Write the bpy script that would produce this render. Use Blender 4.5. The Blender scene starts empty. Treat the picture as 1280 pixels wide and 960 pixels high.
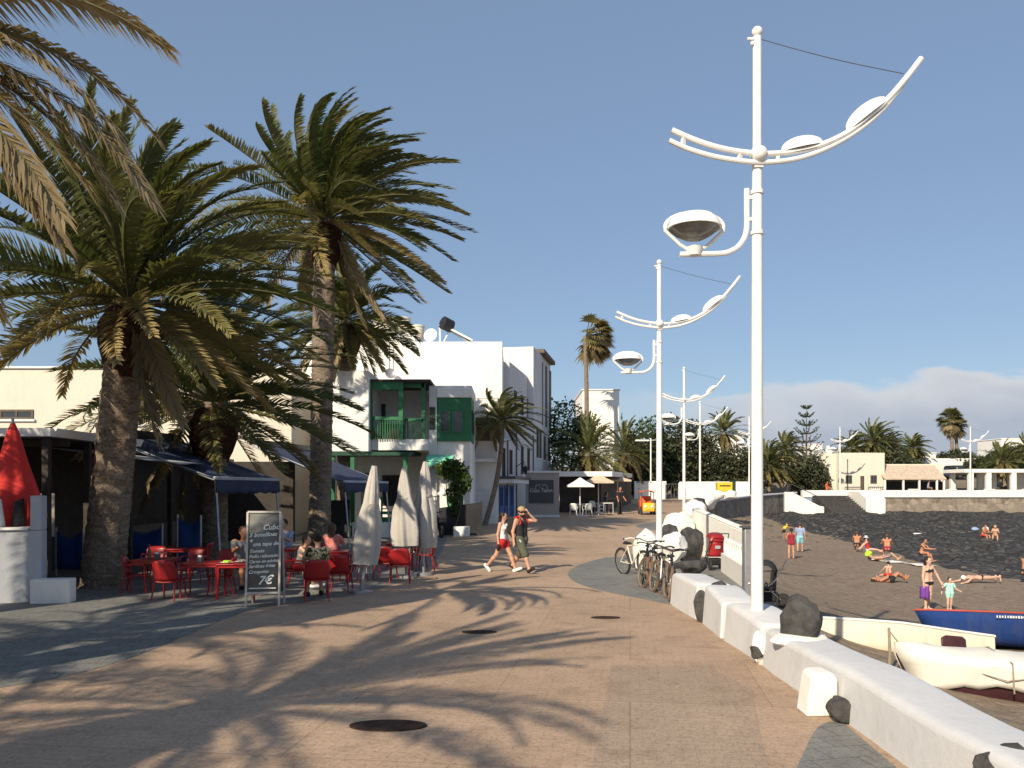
SUN_E, SKY_E, EXPO = 4.0, .10, .55
SKY_DUST, SKY_O3 = .6, 2.0
SKY_MIX, SKY_TINT = .62, (1.62, 2.28, 3.38)
CLOUD_LO, CLOUD_HI = (2.9, 3.2, 3.85), (4.7, 4.8, 5.0)
import bpy, bmesh, math, random
import numpy as np
from mathutils import Vector, Matrix, Euler

# ------------------------------------------------------------------ scene / measuring
sc = bpy.context.scene
COL = sc.collection
F, HZ, CAMZ = 1050.0, 612.0, 2.2
PI = math.pi
R = math.radians
rnd = random.Random(7)

def X_(px, Y): return (px - 640.0) / F * Y
def Z_(py, Y): return CAMZ - (py - HZ) * Y / F
def W(px, py, Y): return Vector((X_(px, Y), Y, Z_(py, Y)))

_GZ = [(-60, 0), (28, 0), (46, .32), (68, .77), (86.5, 1.15), (97, 1.4), (103, 1.5), (130, 5.3), (170, 6.5), (700, 9)]
def gz(Y):
    for (a, za), (b, zb) in zip(_GZ, _GZ[1:]):
        if Y <= b:
            return za + (zb - za) * max(0, (Y - a)) / (b - a)
    return _GZ[-1][1]
def G(px, py):
    Y = 20.0
    for _ in range(60):
        Y = .5 * Y + .5 * F * (CAMZ - gz(Y)) / max(py - HZ, 1.0)
    return Vector((X_(px, Y), Y, gz(Y)))

_CX = [(-40, 3.7), (13.9, 3.75), (18, 5.2), (23, 6.45), (29, 6.6), (46, 10.0), (68, 15.7), (86.5, 25.2), (97, 33)]
def coast(Y):
    for (a, xa), (b, xb) in zip(_CX, _CX[1:]):
        if Y <= b:
            return xa + (xb - xa) * max(0, (Y - a)) / (b - a)
    return 33.0
def sand_z(X, Y):
    d = max(0.0, X - coast(Y))
    z0 = -.12 if Y < 40 else -.12
    z = z0 - 1.5 * (1 - math.exp(-d / 2.6)) - .012 * d
    if Y > 55:
        t = min(1, (Y - 55) / 40.0); t = t * t * (3 - 2 * t)
        z = z * (1 - t) + (-.45 - .004 * d) * t
    z += .035 * math.sin(X * 1.3 + Y * .7) * math.sin(Y * 1.1 - X * .4) + .02 * math.sin(X * 3.1 + 1.3 * math.sin(Y * 2.3))
    return z
def GS(px, py):
    Y = 26.0
    for _ in range(80):
        Y = .6 * Y + .4 * F * (CAMZ - sand_z(X_(px, Y), Y)) / max(py - HZ, 1.0)
    X = X_(px, Y)
    return Vector((X, Y, sand_z(X, Y)))

# ------------------------------------------------------------------ materials
def nodes_of(name):
    m = bpy.data.materials.new(name); m.use_nodes = True
    nt = m.node_tree
    return m, nt, nt.nodes['Principled BSDF']
def mixc(nt, fac, a, b, mode='MIX'):
    n = nt.nodes.new('ShaderNodeMix'); n.data_type = 'RGBA'; n.blend_type = mode
    for s, v in ((n.inputs[0], fac), (n.inputs[6], a), (n.inputs[7], b)):
        if hasattr(v, 'is_output') or isinstance(v, bpy.types.NodeSocket): nt.links.new(v, s)
        elif isinstance(v, (int, float)): s.default_value = v
        else: s.default_value = (*v, 1) if len(v) == 3 else v
    return n.outputs[2]
def noise(nt, scale, detail=4, rough=.55, vec=None, dist=0):
    n = nt.nodes.new('ShaderNodeTexNoise'); n.inputs['Scale'].default_value = scale
    n.inputs['Detail'].default_value = detail; n.inputs['Roughness'].default_value = rough
    n.inputs['Distortion'].default_value = dist
    if vec is not None: nt.links.new(vec, n.inputs['Vector'])
    return n.outputs['Fac']
def ramp(nt, fac, stops):
    n = nt.nodes.new('ShaderNodeValToRGB'); nt.links.new(fac, n.inputs[0])
    e = n.color_ramp.elements
    while len(e) < len(stops): e.new(.5)
    for el, (p, c) in zip(e, stops):
        el.position = p; el.color = (*c, 1) if len(c) == 3 else c
    return n.outputs[0]
def math_(nt, op, a, b=0.0, c=None, clamp=False):
    n = nt.nodes.new('ShaderNodeMath'); n.operation = op; n.use_clamp = clamp
    for i, v in enumerate((a, b) if c is None else (a, b, c)):
        if isinstance(v, (int, float)): n.inputs[i].default_value = v
        else: nt.links.new(v, n.inputs[i])
    return n.outputs[0]
def coords(nt, kind='Object', scale=None, rot=None):
    t = nt.nodes.new('ShaderNodeTexCoord'); o = t.outputs[kind]
    if scale or rot:
        m = nt.nodes.new('ShaderNodeMapping')
        if scale: m.inputs['Scale'].default_value = scale
        if rot: m.inputs['Rotation'].default_value = rot
        nt.links.new(o, m.inputs[0]); o = m.outputs[0]
    return o
def bump(nt, bs, h, strength=.3, dist=.02):
    n = nt.nodes.new('ShaderNodeBump'); n.inputs['Strength'].default_value = strength
    n.inputs['Distance'].default_value = dist
    nt.links.new(h, n.inputs['Height']); nt.links.new(n.outputs[0], bs.inputs['Normal'])
def mul(c, f): return tuple(max(0, min(1, x * f)) for x in c)

def mat(name, col, rough=.6, var=.12, scale=2.5, bmp=0.0, bscale=40, metal=0.0, spec=.4, coat=0.0):
    m, nt, bs = nodes_of(name)
    v = coords(nt)
    n1 = noise(nt, scale, 5, .6, v)
    n1 = ramp(nt, n1, [(.3, (0, 0, 0)), (.7, (1, 1, 1))])
    c = mixc(nt, n1, mul(col, 1 - var), mul(col, 1 + var))
    nt.links.new(c, bs.inputs['Base Color'])
    n2 = noise(nt, scale * 2.3, 3, .5, v)
    r = math_(nt, 'MULTIPLY_ADD', n2, .25, rough - .12, True)
    nt.links.new(r, bs.inputs['Roughness'])
    bs.inputs['Metallic'].default_value = metal
    bs.inputs['Specular IOR Level'].default_value = spec
    bs.inputs['Coat Weight'].default_value = coat
    if bmp: bump(nt, bs, noise(nt, bscale, 4, .6, v), bmp, .02)
    return m

def stucco(name, col, dirt=(.42, .38, .33), amount=.35, bmp=.25):
    m, nt, bs = nodes_of(name)
    v = coords(nt)
    a = noise(nt, .9, 5, .65, v)
    s = noise(nt, 1.0, 5, .7, coords(nt, 'Object', (2.2, 2.2, .22)), .4)
    k = math_(nt, 'MULTIPLY', a, s)
    k = ramp(nt, k, [(.27, (0, 0, 0)), (.46, (1, 1, 1))])
    k = math_(nt, 'MULTIPLY', k, amount)
    c = mixc(nt, k, col, mul(dirt, 1.2))
    f = noise(nt, 9, 4, .6, v)
    c = mixc(nt, ramp(nt, f, [(.35, (0, 0, 0)), (.75, (.16, .16, .16))]), c, dirt)
    nt.links.new(c, bs.inputs['Base Color'])
    bs.inputs['Roughness'].default_value = .85
    bs.inputs['Specular IOR Level'].default_value = .2
    h = math_(nt, 'MULTIPLY_ADD', noise(nt, 7, 3, .5, v), 1.6, noise(nt, 60, 3, .6, v))
    bump(nt, bs, h, bmp, .03)
    return m

def paving(name, c1, c2, mortar, bw, bh, joint=.006, rot=0, patch=.25):
    m, nt, bs = nodes_of(name)
    v = coords(nt, 'Object', None, (0, 0, rot) if rot else None)
    b = nt.nodes.new('ShaderNodeTexBrick'); nt.links.new(v, b.inputs['Vector'])
    b.inputs['Color1'].default_value = (*c1, 1); b.inputs['Color2'].default_value = (*c2, 1)
    b.inputs['Mortar'].default_value = (*mortar, 1)
    b.inputs['Scale'].default_value = 1; b.inputs['Mortar Size'].default_value = joint
    b.inputs['Brick Width'].default_value = bw; b.inputs['Row Height'].default_value = bh
    b.inputs['Mortar Smooth'].default_value = .3; b.inputs['Bias'].default_value = -.1
    big = ramp(nt, noise(nt, .35, 5, .62, v), [(.3, (1 - patch,) * 3), (.7, (1 + .0,) * 3)])
    c = mixc(nt, 1.0, b.outputs[0], big, 'MULTIPLY')
    st = ramp(nt, noise(nt, 2.2, 5, .7, v, .5), [(.5, (1, 1, 1)), (.74, (.72, .7, .68))])
    c = mixc(nt, 1.0, c, st, 'MULTIPLY')
    sp = ramp(nt, noise(nt, 22, 7, .85, v), [(.36, (.42, .40, .38)), (.5, (1, 1, 1)), (.68, (1.0, 1.0, 1.0))])
    c = mixc(nt, .85, c, sp, 'MULTIPLY')
    lt = ramp(nt, noise(nt, 33, 5, .8, v), [(.58, (0, 0, 0)), (.72, (.4, .4, .4))])
    c = mixc(nt, lt, c, mul(c1, 1.8))
    s2 = nt.nodes.new('ShaderNodeTexBrick'); nt.links.new(v, s2.inputs['Vector']); s2.inputs['Scale'].default_value = 1; s2.inputs['Brick Width'].default_value = 2.86; s2.inputs['Row Height'].default_value = 2.2; s2.inputs['Mortar Size'].default_value = .012; s2.inputs['Mortar Smooth'].default_value = .4
    s2.inputs['Color1'].default_value = (1, 1, 1, 1); s2.inputs['Color2'].default_value = (.93, .92, .91, 1); s2.inputs['Mortar'].default_value = (.80, .78, .76, 1)
    c = mixc(nt, 1.0, c, s2.outputs[0], 'MULTIPLY')
    gv = nt.nodes.new('ShaderNodeTexVoronoi'); gv.inputs['Scale'].default_value = 1.15; nt.links.new(v, gv.inputs['Vector'])
    gum = ramp(nt, gv.outputs['Distance'], [(.022, (1, 1, 1)), (.034, (0, 0, 0))]); gum = math_(nt, 'MULTIPLY', gum, .55)
    c = mixc(nt, gum, c, mul(c1, .35))
    nt.links.new(c, bs.inputs['Base Color'])
    bs.inputs['Roughness'].default_value = .8
    bs.inputs['Specular IOR Level'].default_value = .25
    h = math_(nt, 'MULTIPLY_ADD', b.outputs['Fac'], -.6, noise(nt, 45, 4, .7, v))
    bump(nt, bs, h, .35, .012)
    return m

def sandmat(name, c1, c2, peb):
    m, nt, bs = nodes_of(name)
    v = coords(nt)
    k = ramp(nt, noise(nt, .22, 6, .6, v), [(.35, (0, 0, 0)), (.65, (1, 1, 1))])
    c = mixc(nt, k, c1, c2)
    k2 = ramp(nt, noise(nt, 3.0, 6, .75, v), [(.42, (.72, .7, .68)), (.62, (1.05, 1.05, 1.05))])
    c = mixc(nt, 1.0, c, k2, 'MULTIPLY')
    vo = nt.nodes.new('ShaderNodeTexVoronoi'); vo.inputs['Scale'].default_value = 2.4; nt.links.new(v, vo.inputs['Vector'])
    d = ramp(nt, vo.outputs['Distance'], [(.0, (1, 1, 1)), (.10, (0, 0, 0))])
    d = math_(nt, 'MULTIPLY', d, ramp(nt, noise(nt, .6, 3, .6, v), [(.5, (0, 0, 0)), (.62, (1, 1, 1))]))
    c = mixc(nt, d, c, peb)
    nt.links.new(c, bs.inputs['Base Color']); bs.inputs['Roughness'].default_value = .95
    bs.inputs['Specular IOR Level'].default_value = .15
    fp_ = nt.nodes.new('ShaderNodeTexVoronoi'); fp_.inputs['Scale'].default_value = 3.2; nt.links.new(v, fp_.inputs['Vector'])
    fpr = ramp(nt, fp_.outputs['Distance'], [(.12, (0, 0, 0)), (.34, (1, 1, 1))])
    bump(nt, bs, math_(nt, 'ADD', math_(nt, 'ADD', noise(nt, 2.5, 5, .6, v), math_(nt, 'MULTIPLY', fpr, .5)), math_(nt, 'MULTIPLY', noise(nt, 30, 4, .7, v), .4)), .8, .08)
    return m

def stonemat(name, c1, c2, mortar, scale=1.6, edge=.06):
    m, nt, bs = nodes_of(name)
    v = coords(nt)
    nz = nt.nodes.new('ShaderNodeTexNoise'); nz.inputs['Scale'].default_value = 2; nt.links.new(v, nz.inputs['Vector'])
    vv = nt.nodes.new('ShaderNodeVectorMath'); vv.operation = 'MULTIPLY_ADD'
    nt.links.new(nz.outputs['Color'], vv.inputs[0]); vv.inputs[1].default_value = (.35, .35, .35); nt.links.new(v, vv.inputs[2])
    a = nt.nodes.new('ShaderNodeTexVoronoi'); a.feature = 'DISTANCE_TO_EDGE'; a.inputs['Scale'].default_value = scale
    b = nt.nodes.new('ShaderNodeTexVoronoi'); b.inputs['Scale'].default_value = scale
    nt.links.new(vv.outputs[0], a.inputs['Vector']); nt.links.new(vv.outputs[0], b.inputs['Vector'])
    sep = nt.nodes.new('ShaderNodeSeparateColor'); nt.links.new(b.outputs['Color'], sep.inputs[0])
    c = mixc(nt, sep.outputs[0], c1, c2)
    c = mixc(nt, 1, c, ramp(nt, noise(nt, 14, 5, .7, v), [(.35, (.6, .6, .6)), (.65, (1.15, 1.15, 1.15))]), 'MULTIPLY')
    e = ramp(nt, a.outputs['Distance'], [(edge * .5, (1, 1, 1)), (edge, (0, 0, 0))])
    c = mixc(nt, e, c, mortar)
    nt.links.new(c, bs.inputs['Base Color']); bs.inputs['Roughness'].default_value = .9
    h = math_(nt, 'ADD', math_(nt, 'MINIMUM', a.outputs['Distance'], .15), math_(nt, 'MULTIPLY', noise(nt, 12, 5, .7, v), .15))
    bump(nt, bs, h, .8, .15)
    return m

def leafmat(name, stops, trans=.35, rough=.5):
    m, nt, bs = nodes_of(name)
    at = nt.nodes.new('ShaderNodeAttribute'); at.attribute_name = 'tone'
    c = ramp(nt, at.outputs['Fac'], stops)
    nt.links.new(c, bs.inputs['Base Color']); bs.inputs['Roughness'].default_value = rough
    bs.inputs['Specular IOR Level'].default_value = .35
    tr = nt.nodes.new('ShaderNodeBsdfTranslucent')
    nt.links.new(mixc(nt, 1.0, c, (1.0, 1.0, .55), 'MULTIPLY'), tr.inputs['Color'])
    mx = nt.nodes.new('ShaderNodeMixShader'); mx.inputs[0].default_value = trans
    nt.links.new(bs.outputs[0], mx.inputs[1]); nt.links.new(tr.outputs[0], mx.inputs[2])
    nt.links.new(mx.outputs[0], nt.nodes['Material Output'].inputs['Surface'])
    return m

def barkmat(name, c1, c2, zscale=9, n=10):
    m, nt, bs = nodes_of(name)
    v = coords(nt)
    s = noise(nt, 3.0, 5, .7, coords(nt, 'Object', (1, 1, 3.2)))
    k = ramp(nt, s, [(.36, (0, 0, 0)), (.64, (1, 1, 1))])
    c = mixc(nt, k, c1, c2)
    f = ramp(nt, noise(nt, 17, 5, .8, v), [(.35, (.45, .45, .45)), (.62, (1.2, 1.2, 1.2))])
    c = mixc(nt, 1, c, f, 'MULTIPLY')
    nt.links.new(c, bs.inputs['Base Color']); bs.inputs['Roughness'].default_value = .95
    bs.inputs['Specular IOR Level'].default_value = .1
    bump(nt, bs, math_(nt, 'ADD', noise(nt, 9, 5, .75, coords(nt, 'Object', (1, 1, 2.2))), noise(nt, 38, 3, .7, v)), .9, .06)
    return m

M = {}
M['promenade'] = paving('promenade_pavers', (.54, .385, .27), (.505, .358, .25), (.43, .305, .213), .22, .11, .005, R(8))
M['patch'] = paving('worn_pavers', (.465, .35, .257), (.44, .33, .243), (.375, .28, .207), .22, .11, .006, R(8))
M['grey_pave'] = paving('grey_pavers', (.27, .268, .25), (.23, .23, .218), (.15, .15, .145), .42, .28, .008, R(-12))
M['sand'] = sandmat('dark_sand', (.28, .22, .165), (.31, .245, .187), (.44, .37, .30))
M['reef'] = stonemat('lava_reef', (.032, .030, .028), (.105, .095, .085), (.016, .015, .014), 1.7, .14)
M['rock'] = mat('basalt', (.062, .060, .058), .92, .5, 7, 1.0, 22)
M['rubble'] = stonemat('rubble_wall', (.16, .13, .105), (.36, .30, .245), (.22, .185, .15), 1.5, .1)
M['white'] = stucco('whitewash', (.80, .79, .77), (.44, .41, .37), .42)
M['lowwall'] = stucco('low_wall_paint', (.64, .64, .645), (.36, .34, .31), .45, .16)
M['wallclean'] = stucco('bright_whitewash', (.85, .83, .775), (.50, .45, .39), .26)
M['cream'] = stucco('cream_wall', (.70, .64, .54), (.42, .36, .29), .4)
M['beige'] = stucco('beige_wall', (.42, .36, .32), (.28, .24, .21), .3)
M['greywall'] = stucco('grey_render_and_shade', (.68, .665, .66), (.3, .29, .29), .4)  # greyer than the whitewash, also stands for walls in shade
M['parapet'] = stucco('parapet_shade_grey', (.44, .46, .49), (.3, .3, .31), .3)  # white wall given the blue-grey of its shade
M['lamp'] = mat('white_lamp_paint', (.80, .79, .76), .4, .09, 2, 0, 40, 0, .5)
M['lampglass'] = mat('grey_lamp_glass', (.17, .17, .16), .25, .2, 4, 0, 40, 0, .5)
M['cable'] = mat('steel_cable', (.12, .12, .13), .5, .1, 4, 0, 40, .6)
M['green'] = mat('green_paint', (.022, .145, .062), .5, .2, 3, .1)
M['dgreen'] = mat('dark_green_paint', (.012, .06, .035), .55, .2, 3, .1)
M['dark'] = mat('dark_boards_and_shade', (.022, .022, .025), .8, .3, 2)  # dark boards, and the shade inside an open front
M['mdark'] = mat('dark_wood_and_shade', (.045, .036, .03), .75, .35, 4, .3)  # dark wood, also used where interiors are dark from shade
M['black'] = mat('black_plastic', (.018, .018, .02), .5, .2, 6)
M['pane'] = mat('window_glass', (.03, .038, .045), .12, .2, 1.5, 0, 40, 0, .6)
M['shutter'] = mat('brown_shutter', (.12, .085, .065), .7, .2, 4, .2)
M['navy'] = mat('navy_awning', (.034, .050, .108), .8, .25, 1.4, .25, 120)
M['navyval'] = mat('navy_valance', (.026, .038, .082), .8, .25, 3, .25, 120)
M['greycloth'] = mat('grey_canvas', (.42, .44, .47), .85, .15, 2, .3, 90)
M['canvas'] = mat('offwhite_canvas', (.44, .415, .38), .85, .16, 1.6, .5, 12)
M['redcloth'] = mat('red_canvas', (.62, .035, .03), .8, .14, 2, .3, 90)
M['red'] = mat('red_plastic', (.32, .016, .018), .38, .12, 3, .05)
M['redtable'] = mat('red_table_top', (.29, .016, .018), .35, .12, 3)
M['steel'] = mat('grey_metal', (.35, .35, .36), .4, .15, 5, 0, 40, .5)
M['dsteel'] = mat('dark_metal', (.10, .10, .105), .5, .2, 5, 0, 40, .4)
M['blue'] = mat('blue_canvas', (.02, .075, .30), .75, .25, 2.5, .3)
M['bluepaint'] = mat('blue_door_paint', (.02, .085, .30), .5, .15, 3, .1)
M['slate'] = mat('chalkboard', (.17, .17, .16), .85, .2, 5, .1)
M['chalk'] = mat('chalk_lettering', (.86, .84, .76), .9, .05, 20)
M['frame'] = mat('light_wood_frame', (.50, .46, .42), .6, .15, 6)
M['rustiron'] = mat('manhole_iron', (.05, .036, .030), .95, .4, 14, .8, 40, 0, .05)
M['ivory'] = stucco('ivory_gelcoat', (.76, .69, .55), (.40, .34, .26), .5, .06)
M['boatblue'] = stucco('blue_hull', (.012, .045, .19), (.06, .07, .12), .7, .15)
M['boatred'] = mat('red_gunwale', (.45, .07, .05), .55, .15, 5)
M['tarp'] = stucco('boat_cover', (.76, .73, .66), (.50, .45, .38), .4, .22)
M['maroon'] = mat('maroon_hull', (.055, .018, .022), .5, .25, 3)
M['rope'] = mat('rope', (.30, .25, .19), .9, .2, 20)
M['tyre'] = mat('tyre', (.03, .028, .026), .85, .25, 10)
M['spoke'] = mat('spokes', (.35, .33, .30), .4, .2, 8, 0, 40, .6)
M['brownmetal'] = mat('rusty_brown', (.16, .10, .065), .6, .35, 9)
M['yellow'] = mat('yellow_paint', (.80, .50, .04), .5, .12, 4)
M['orange'] = mat('orange_paint', (.62, .12, .03), .5, .15, 4)
M['straw'] = mat('straw_canvas', (.58, .47, .34), .9, .15, 3, .4, 30)
M['plasticwhite'] = mat('white_plastic', (.78, .77, .72), .45, .08, 4)
M['mint'] = mat('mint_cloth', (.42, .78, .62), .8, .1, 5)
M['paleg'] = mat('pale_green_awning', (.20, .62, .45), .8, .12, 3)
M['tile'] = mat('clay_tiles', (.52, .42, .32), .85, .2, 3, .5, 14)
M['skin'] = mat('skin', (.52, .29, .20), .55, .08, 6)
M['skinp'] = mat('pale_skin', (.62, .38, .28), .55, .08, 6)
M['skint'] = mat('tanned_skin', (.46, .21, .12), .55, .1, 6)
M['hair'] = mat('dark_hair', (.022, .015, .012), .6, .3, 20)
M['hairb'] = mat('brown_hair', (.09, .05, .03), .6, .3, 20)
M['lime'] = mat('lime_cloth', (.45, .68, .05), .8, .1, 6)
M['purple'] = mat('purple_cloth', (.16, .05, .30), .8, .15, 6)
M['cblack'] = mat('black_cloth', (.02, .02, .022), .85, .2, 6, .2)
M['cwhite'] = mat('white_cloth', (.80, .78, .76), .85, .08, 6, .2)
M['cred'] = mat('red_cloth', (.55, .025, .03), .8, .12, 6, .2)
M['colive'] = mat('olive_cloth', (.085, .09, .06), .85, .2, 6, .2)
M['cblue'] = mat('pale_blue_cloth', (.28, .36, .55), .85, .15, 6, .2)
M['caqua'] = mat('aqua_cloth', (.25, .50, .58), .85, .15, 6, .2)
M['cmaroon'] = mat('maroon_cloth', (.28, .02, .045), .85, .15, 6, .2)
M['cgrey'] = mat('grey_cloth', (.16, .17, .17), .85, .15, 6, .2)
M['ctan'] = mat('tan_cloth', (.42, .28, .16), .85, .12, 6, .2)
M['cpink'] = mat('pink_cloth', (.62, .20, .18), .85, .12, 6, .2)
def floral():
    m, nt, bs = nodes_of('floral_cloth')
    k = ramp(nt, noise(nt, 9, 2, .5, coords(nt), 1.2), [(.47, (.03, .035, .025)), (.5, (.62, .48, .20)), (.62, (.72, .62, .38))])
    nt.links.new(k, bs.inputs['Base Color']); bs.inputs['Roughness'].default_value = .85
    return m
M['floral'] = floral()
M['bark'] = barkmat('palm_bark', (.21, .155, .11), (.40, .325, .25))
M['bark2'] = barkmat('thin_trunk_bark', (.25, .19, .14), (.36, .29, .22))
M['boss'] = barkmat('palm_crown_base', (.05, .024, .018), (.10, .05, .032))
M['frond'] = leafmat('palm_leaf', [(0, (.052, .072, .027)), (.34, (.108, .128, .046)), (.56, (.195, .185, .072)), (.74, (.34, .265, .12)), (1, (.50, .39, .22))], .34, .42)
M['dryfrond'] = leafmat('dry_palm_leaf', [(0, (.11, .10, .05)), (.4, (.27, .21, .115)), (.75, (.44, .345, .20)), (1, (.58, .48, .32))], .3, .5)
M['rachis'] = mat('leaf_stalk', (.10, .095, .042), .5, .2, 4)
M['dryrachis'] = mat('dry_leaf_stalk', (.15, .10, .06), .6, .2, 4)
M['leaf'] = leafmat('broad_leaf', [(0, (.02, .04, .012)), (.5, (.055, .092, .025)), (1, (.11, .14, .045))], .3)
M['leafdark'] = leafmat('grey_green_leaf', [(0, (.025, .034, .018)), (.5, (.055, .064, .032)), (1, (.10, .105, .055))], .2)
M['leafbright'] = leafmat('bright_leaf', [(0, (.03, .06, .012)), (.5, (.07, .12, .022)), (1, (.13, .17, .04))], .3)
M['twig'] = mat('branch_bark', (.10, .075, .055), .9, .3, 6, .6, 20)

# ------------------------------------------------------------------ objects
ORG = {}
def put(o, label=None, cat=None, group=None, kind=None):
    if label: o['label'] = label
    if cat: o['category'] = cat
    if group: o['group'] = group
    if kind: o['kind'] = kind
    return o
def thing(name, label, cat, loc=(0, 0, 0), rotz=0.0, group=None, rot=None, scale=1.0):
    o = bpy.data.objects.new(name, None); COL.objects.link(o)
    o.empty_display_size = .2
    o.location = loc; o.rotation_euler = rot if rot else (0, 0, rotz); o.scale = (scale,) * 3
    ORG[o] = Vector(loc)
    return put(o, label, cat, group)
def copy_tree(o, parent=None):
    c = o.copy(); COL.objects.link(c)
    if parent is not None:
        c.parent = parent
    ORG[c] = ORG.get(o, Vector((0, 0, 0)))
    for ch in list(o.children): copy_tree(ch, c)
    return c
def clone(o, loc, rotz=None, label=None, group=None, rot=None, scale=None):
    c = copy_tree(o); c.location = loc
    if rotz is not None: c.rotation_euler = (0, 0, rotz)
    if rot is not None: c.rotation_euler = rot
    if scale is not None: c.scale = (scale,) * 3
    if label: c['label'] = label
    if group: c['group'] = group
    return c

class MB:
    def __init__(s): s.v = []; s.f = []; s.mi = []; s.tone = None
    def add(s, vs, fs, mi=0):
        o = len(s.v); s.v.extend([tuple(x) for x in vs]); s.f.extend([tuple(i + o for i in f) for f in fs]); s.mi.extend([mi] * len(fs)); return s
    def box(s, c, size, rz=0.0, mi=0, rot=None):
        x, y, z = (a / 2 for a in size)
        vs = [(-x, -y, -z), (x, -y, -z), (x, y, -z), (-x, y, -z), (-x, -y, z), (x, -y, z), (x, y, z), (-x, y, z)]
        m = rot if rot is not None else Matrix.Rotation(rz, 3, 'Z')
        vs = [m @ Vector(p) + Vector(c) for p in vs]
        return s.add(vs, [(3, 2, 1, 0), (4, 5, 6, 7), (0, 1, 5, 4), (1, 2, 6, 5), (2, 3, 7, 6), (3, 0, 4, 7)], mi)
    def b2(s, x0, x1, y0, y1, z0, z1, mi=0):
        return s.box(((x0 + x1) / 2, (y0 + y1) / 2, (z0 + z1) / 2), (abs(x1 - x0), abs(y1 - y0), abs(z1 - z0)), 0, mi)
    def bar(s, a, b, w, h=None, mi=0):
        a = Vector(a); b = Vector(b); d = b - a; L = d.length
        if L < 1e-6: return s
        q = d.to_track_quat('Y', 'Z').to_matrix()
        return s.box((a + b) / 2, (w, L, h or w), 0, mi, q)
    def prism(s, pts, vec, mi=0):
        n = len(pts); vec = Vector(vec)
        p = [Vector(q) for q in pts]; vs = p + [q + vec for q in p]
        fs = [tuple(range(n - 1, -1, -1)), tuple(range(n, 2 * n))] + [(i, (i + 1) % n, n + (i + 1) % n, n + i) for i in range(n)]
        return s.add(vs, fs, mi)
    def tube(s, path, rad, n=8, caps=True, closed=False, mi=0, flat=1.0):
        P = [Vector(p) for p in path]; m = len(P)
        rr = rad if isinstance(rad, (list, tuple)) else [rad] * m
        vs = []; up = None
        for i, p in enumerate(P):
            if closed: t = P[(i + 1) % m] - P[i - 1]
            else: t = P[min(i + 1, m - 1)] - P[max(i - 1, 0)]
            if t.length < 1e-9: t = Vector((0, 0, 1))
            t.normalize()
            if up is None:
                up = Vector((0, 0, 1)) if abs(t.z) < .9 else Vector((1, 0, 0))
            u = up - t * up.dot(t)
            if u.length < 1e-5: u = t.orthogonal()
            u.normalize(); up = u; w = t.cross(u)
            for k in range(n):
                a = 2 * PI * k / n
                vs.append(p + (u * math.cos(a) * flat + w * math.sin(a)) * rr[i])
        fs = []
        for i in range(m if closed else m - 1):
            j = (i + 1) % m
            for k in range(n):
                k2 = (k + 1) % n
                fs.append((i * n + k, i * n + k2, j * n + k2, j * n + k))
        if caps and not closed:
            fs.append(tuple(range(n - 1, -1, -1))); fs.append(tuple((m - 1) * n + k for k in range(n)))
        return s.add(vs, fs, mi)
    def lathe(s, prof, c=(0, 0, 0), n=16, mi=0, sx=1, sy=1, fold=None):
        c = Vector(c); vs = []; m = len(prof)
        for i, (r, z) in enumerate(prof):
            for k in range(n):
                a = 2 * PI * k / n; q = r
                if fold: q = r * fold(a, i / (m - 1))
                vs.append(c + Vector((q * math.cos(a) * sx, q * math.sin(a) * sy, z)))
        fs = [(i * n + k, i * n + (k + 1) % n, (i + 1) * n + (k + 1) % n, (i + 1) * n + k) for i in range(m - 1) for k in range(n)]
        fs.append(tuple(range(n - 1, -1, -1))); fs.append(tuple((m - 1) * n + k for k in range(n)))
        return s.add(vs, fs, mi)
    def ball(s, c, r, n=10, m=7, mi=0):
        r = Vector(r) if hasattr(r, '__len__') else Vector((r, r, r))
        pr = [(max(.02, math.sin(PI * i / m)), -math.cos(PI * i / m)) for i in range(m + 1)]
        c = Vector(c); o = []
        for q, z in pr:
            for k in range(n):
                a = 2 * PI * k / n
                o.append(c + Vector((q * math.cos(a) * r.x, q * math.sin(a) * r.y, z * r.z)))
        fs = [(i * n + k, i * n + (k + 1) % n, (i + 1) * n + (k + 1) % n, (i + 1) * n + k) for i in range(m) for k in range(n)]
        fs.append(tuple(range(n - 1, -1, -1))); fs.append(tuple(m * n + k for k in range(n)))
        return s.add(o, fs, mi)
    def grid(s, fn, nu, nv, mi=0):
        vs = [fn(i / nu, j / nv) for j in range(nv + 1) for i in range(nu + 1)]
        fs = [(j * (nu + 1) + i, j * (nu + 1) + i + 1, (j + 1) * (nu + 1) + i + 1, (j + 1) * (nu + 1) + i) for j in range(nv) for i in range(nu)]
        return s.add(vs, fs, mi)
    def mesh(s, name, mats, off=Vector((0, 0, 0)), smooth=35):
        me = bpy.data.meshes.new(name)
        me.from_pydata([(x - off.x, y - off.y, z - off.z) for x, y, z in s.v], [], s.f)
        for m in (mats if isinstance(mats, (list, tuple)) else [mats]): me.materials.append(M[m] if isinstance(m, str) else m)
        if len(me.materials) > 1: me.polygons.foreach_set('material_index', s.mi)
        if s.tone is not None:
            a = me.attributes.new('tone', 'FLOAT', 'POINT'); a.data.foreach_set('value', s.tone)
        me.update()
        if smooth:
            me.polygons.foreach_set('use_smooth', [True] * len(me.polygons))
            me.set_sharp_from_angle(angle=R(smooth))
        return me
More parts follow.
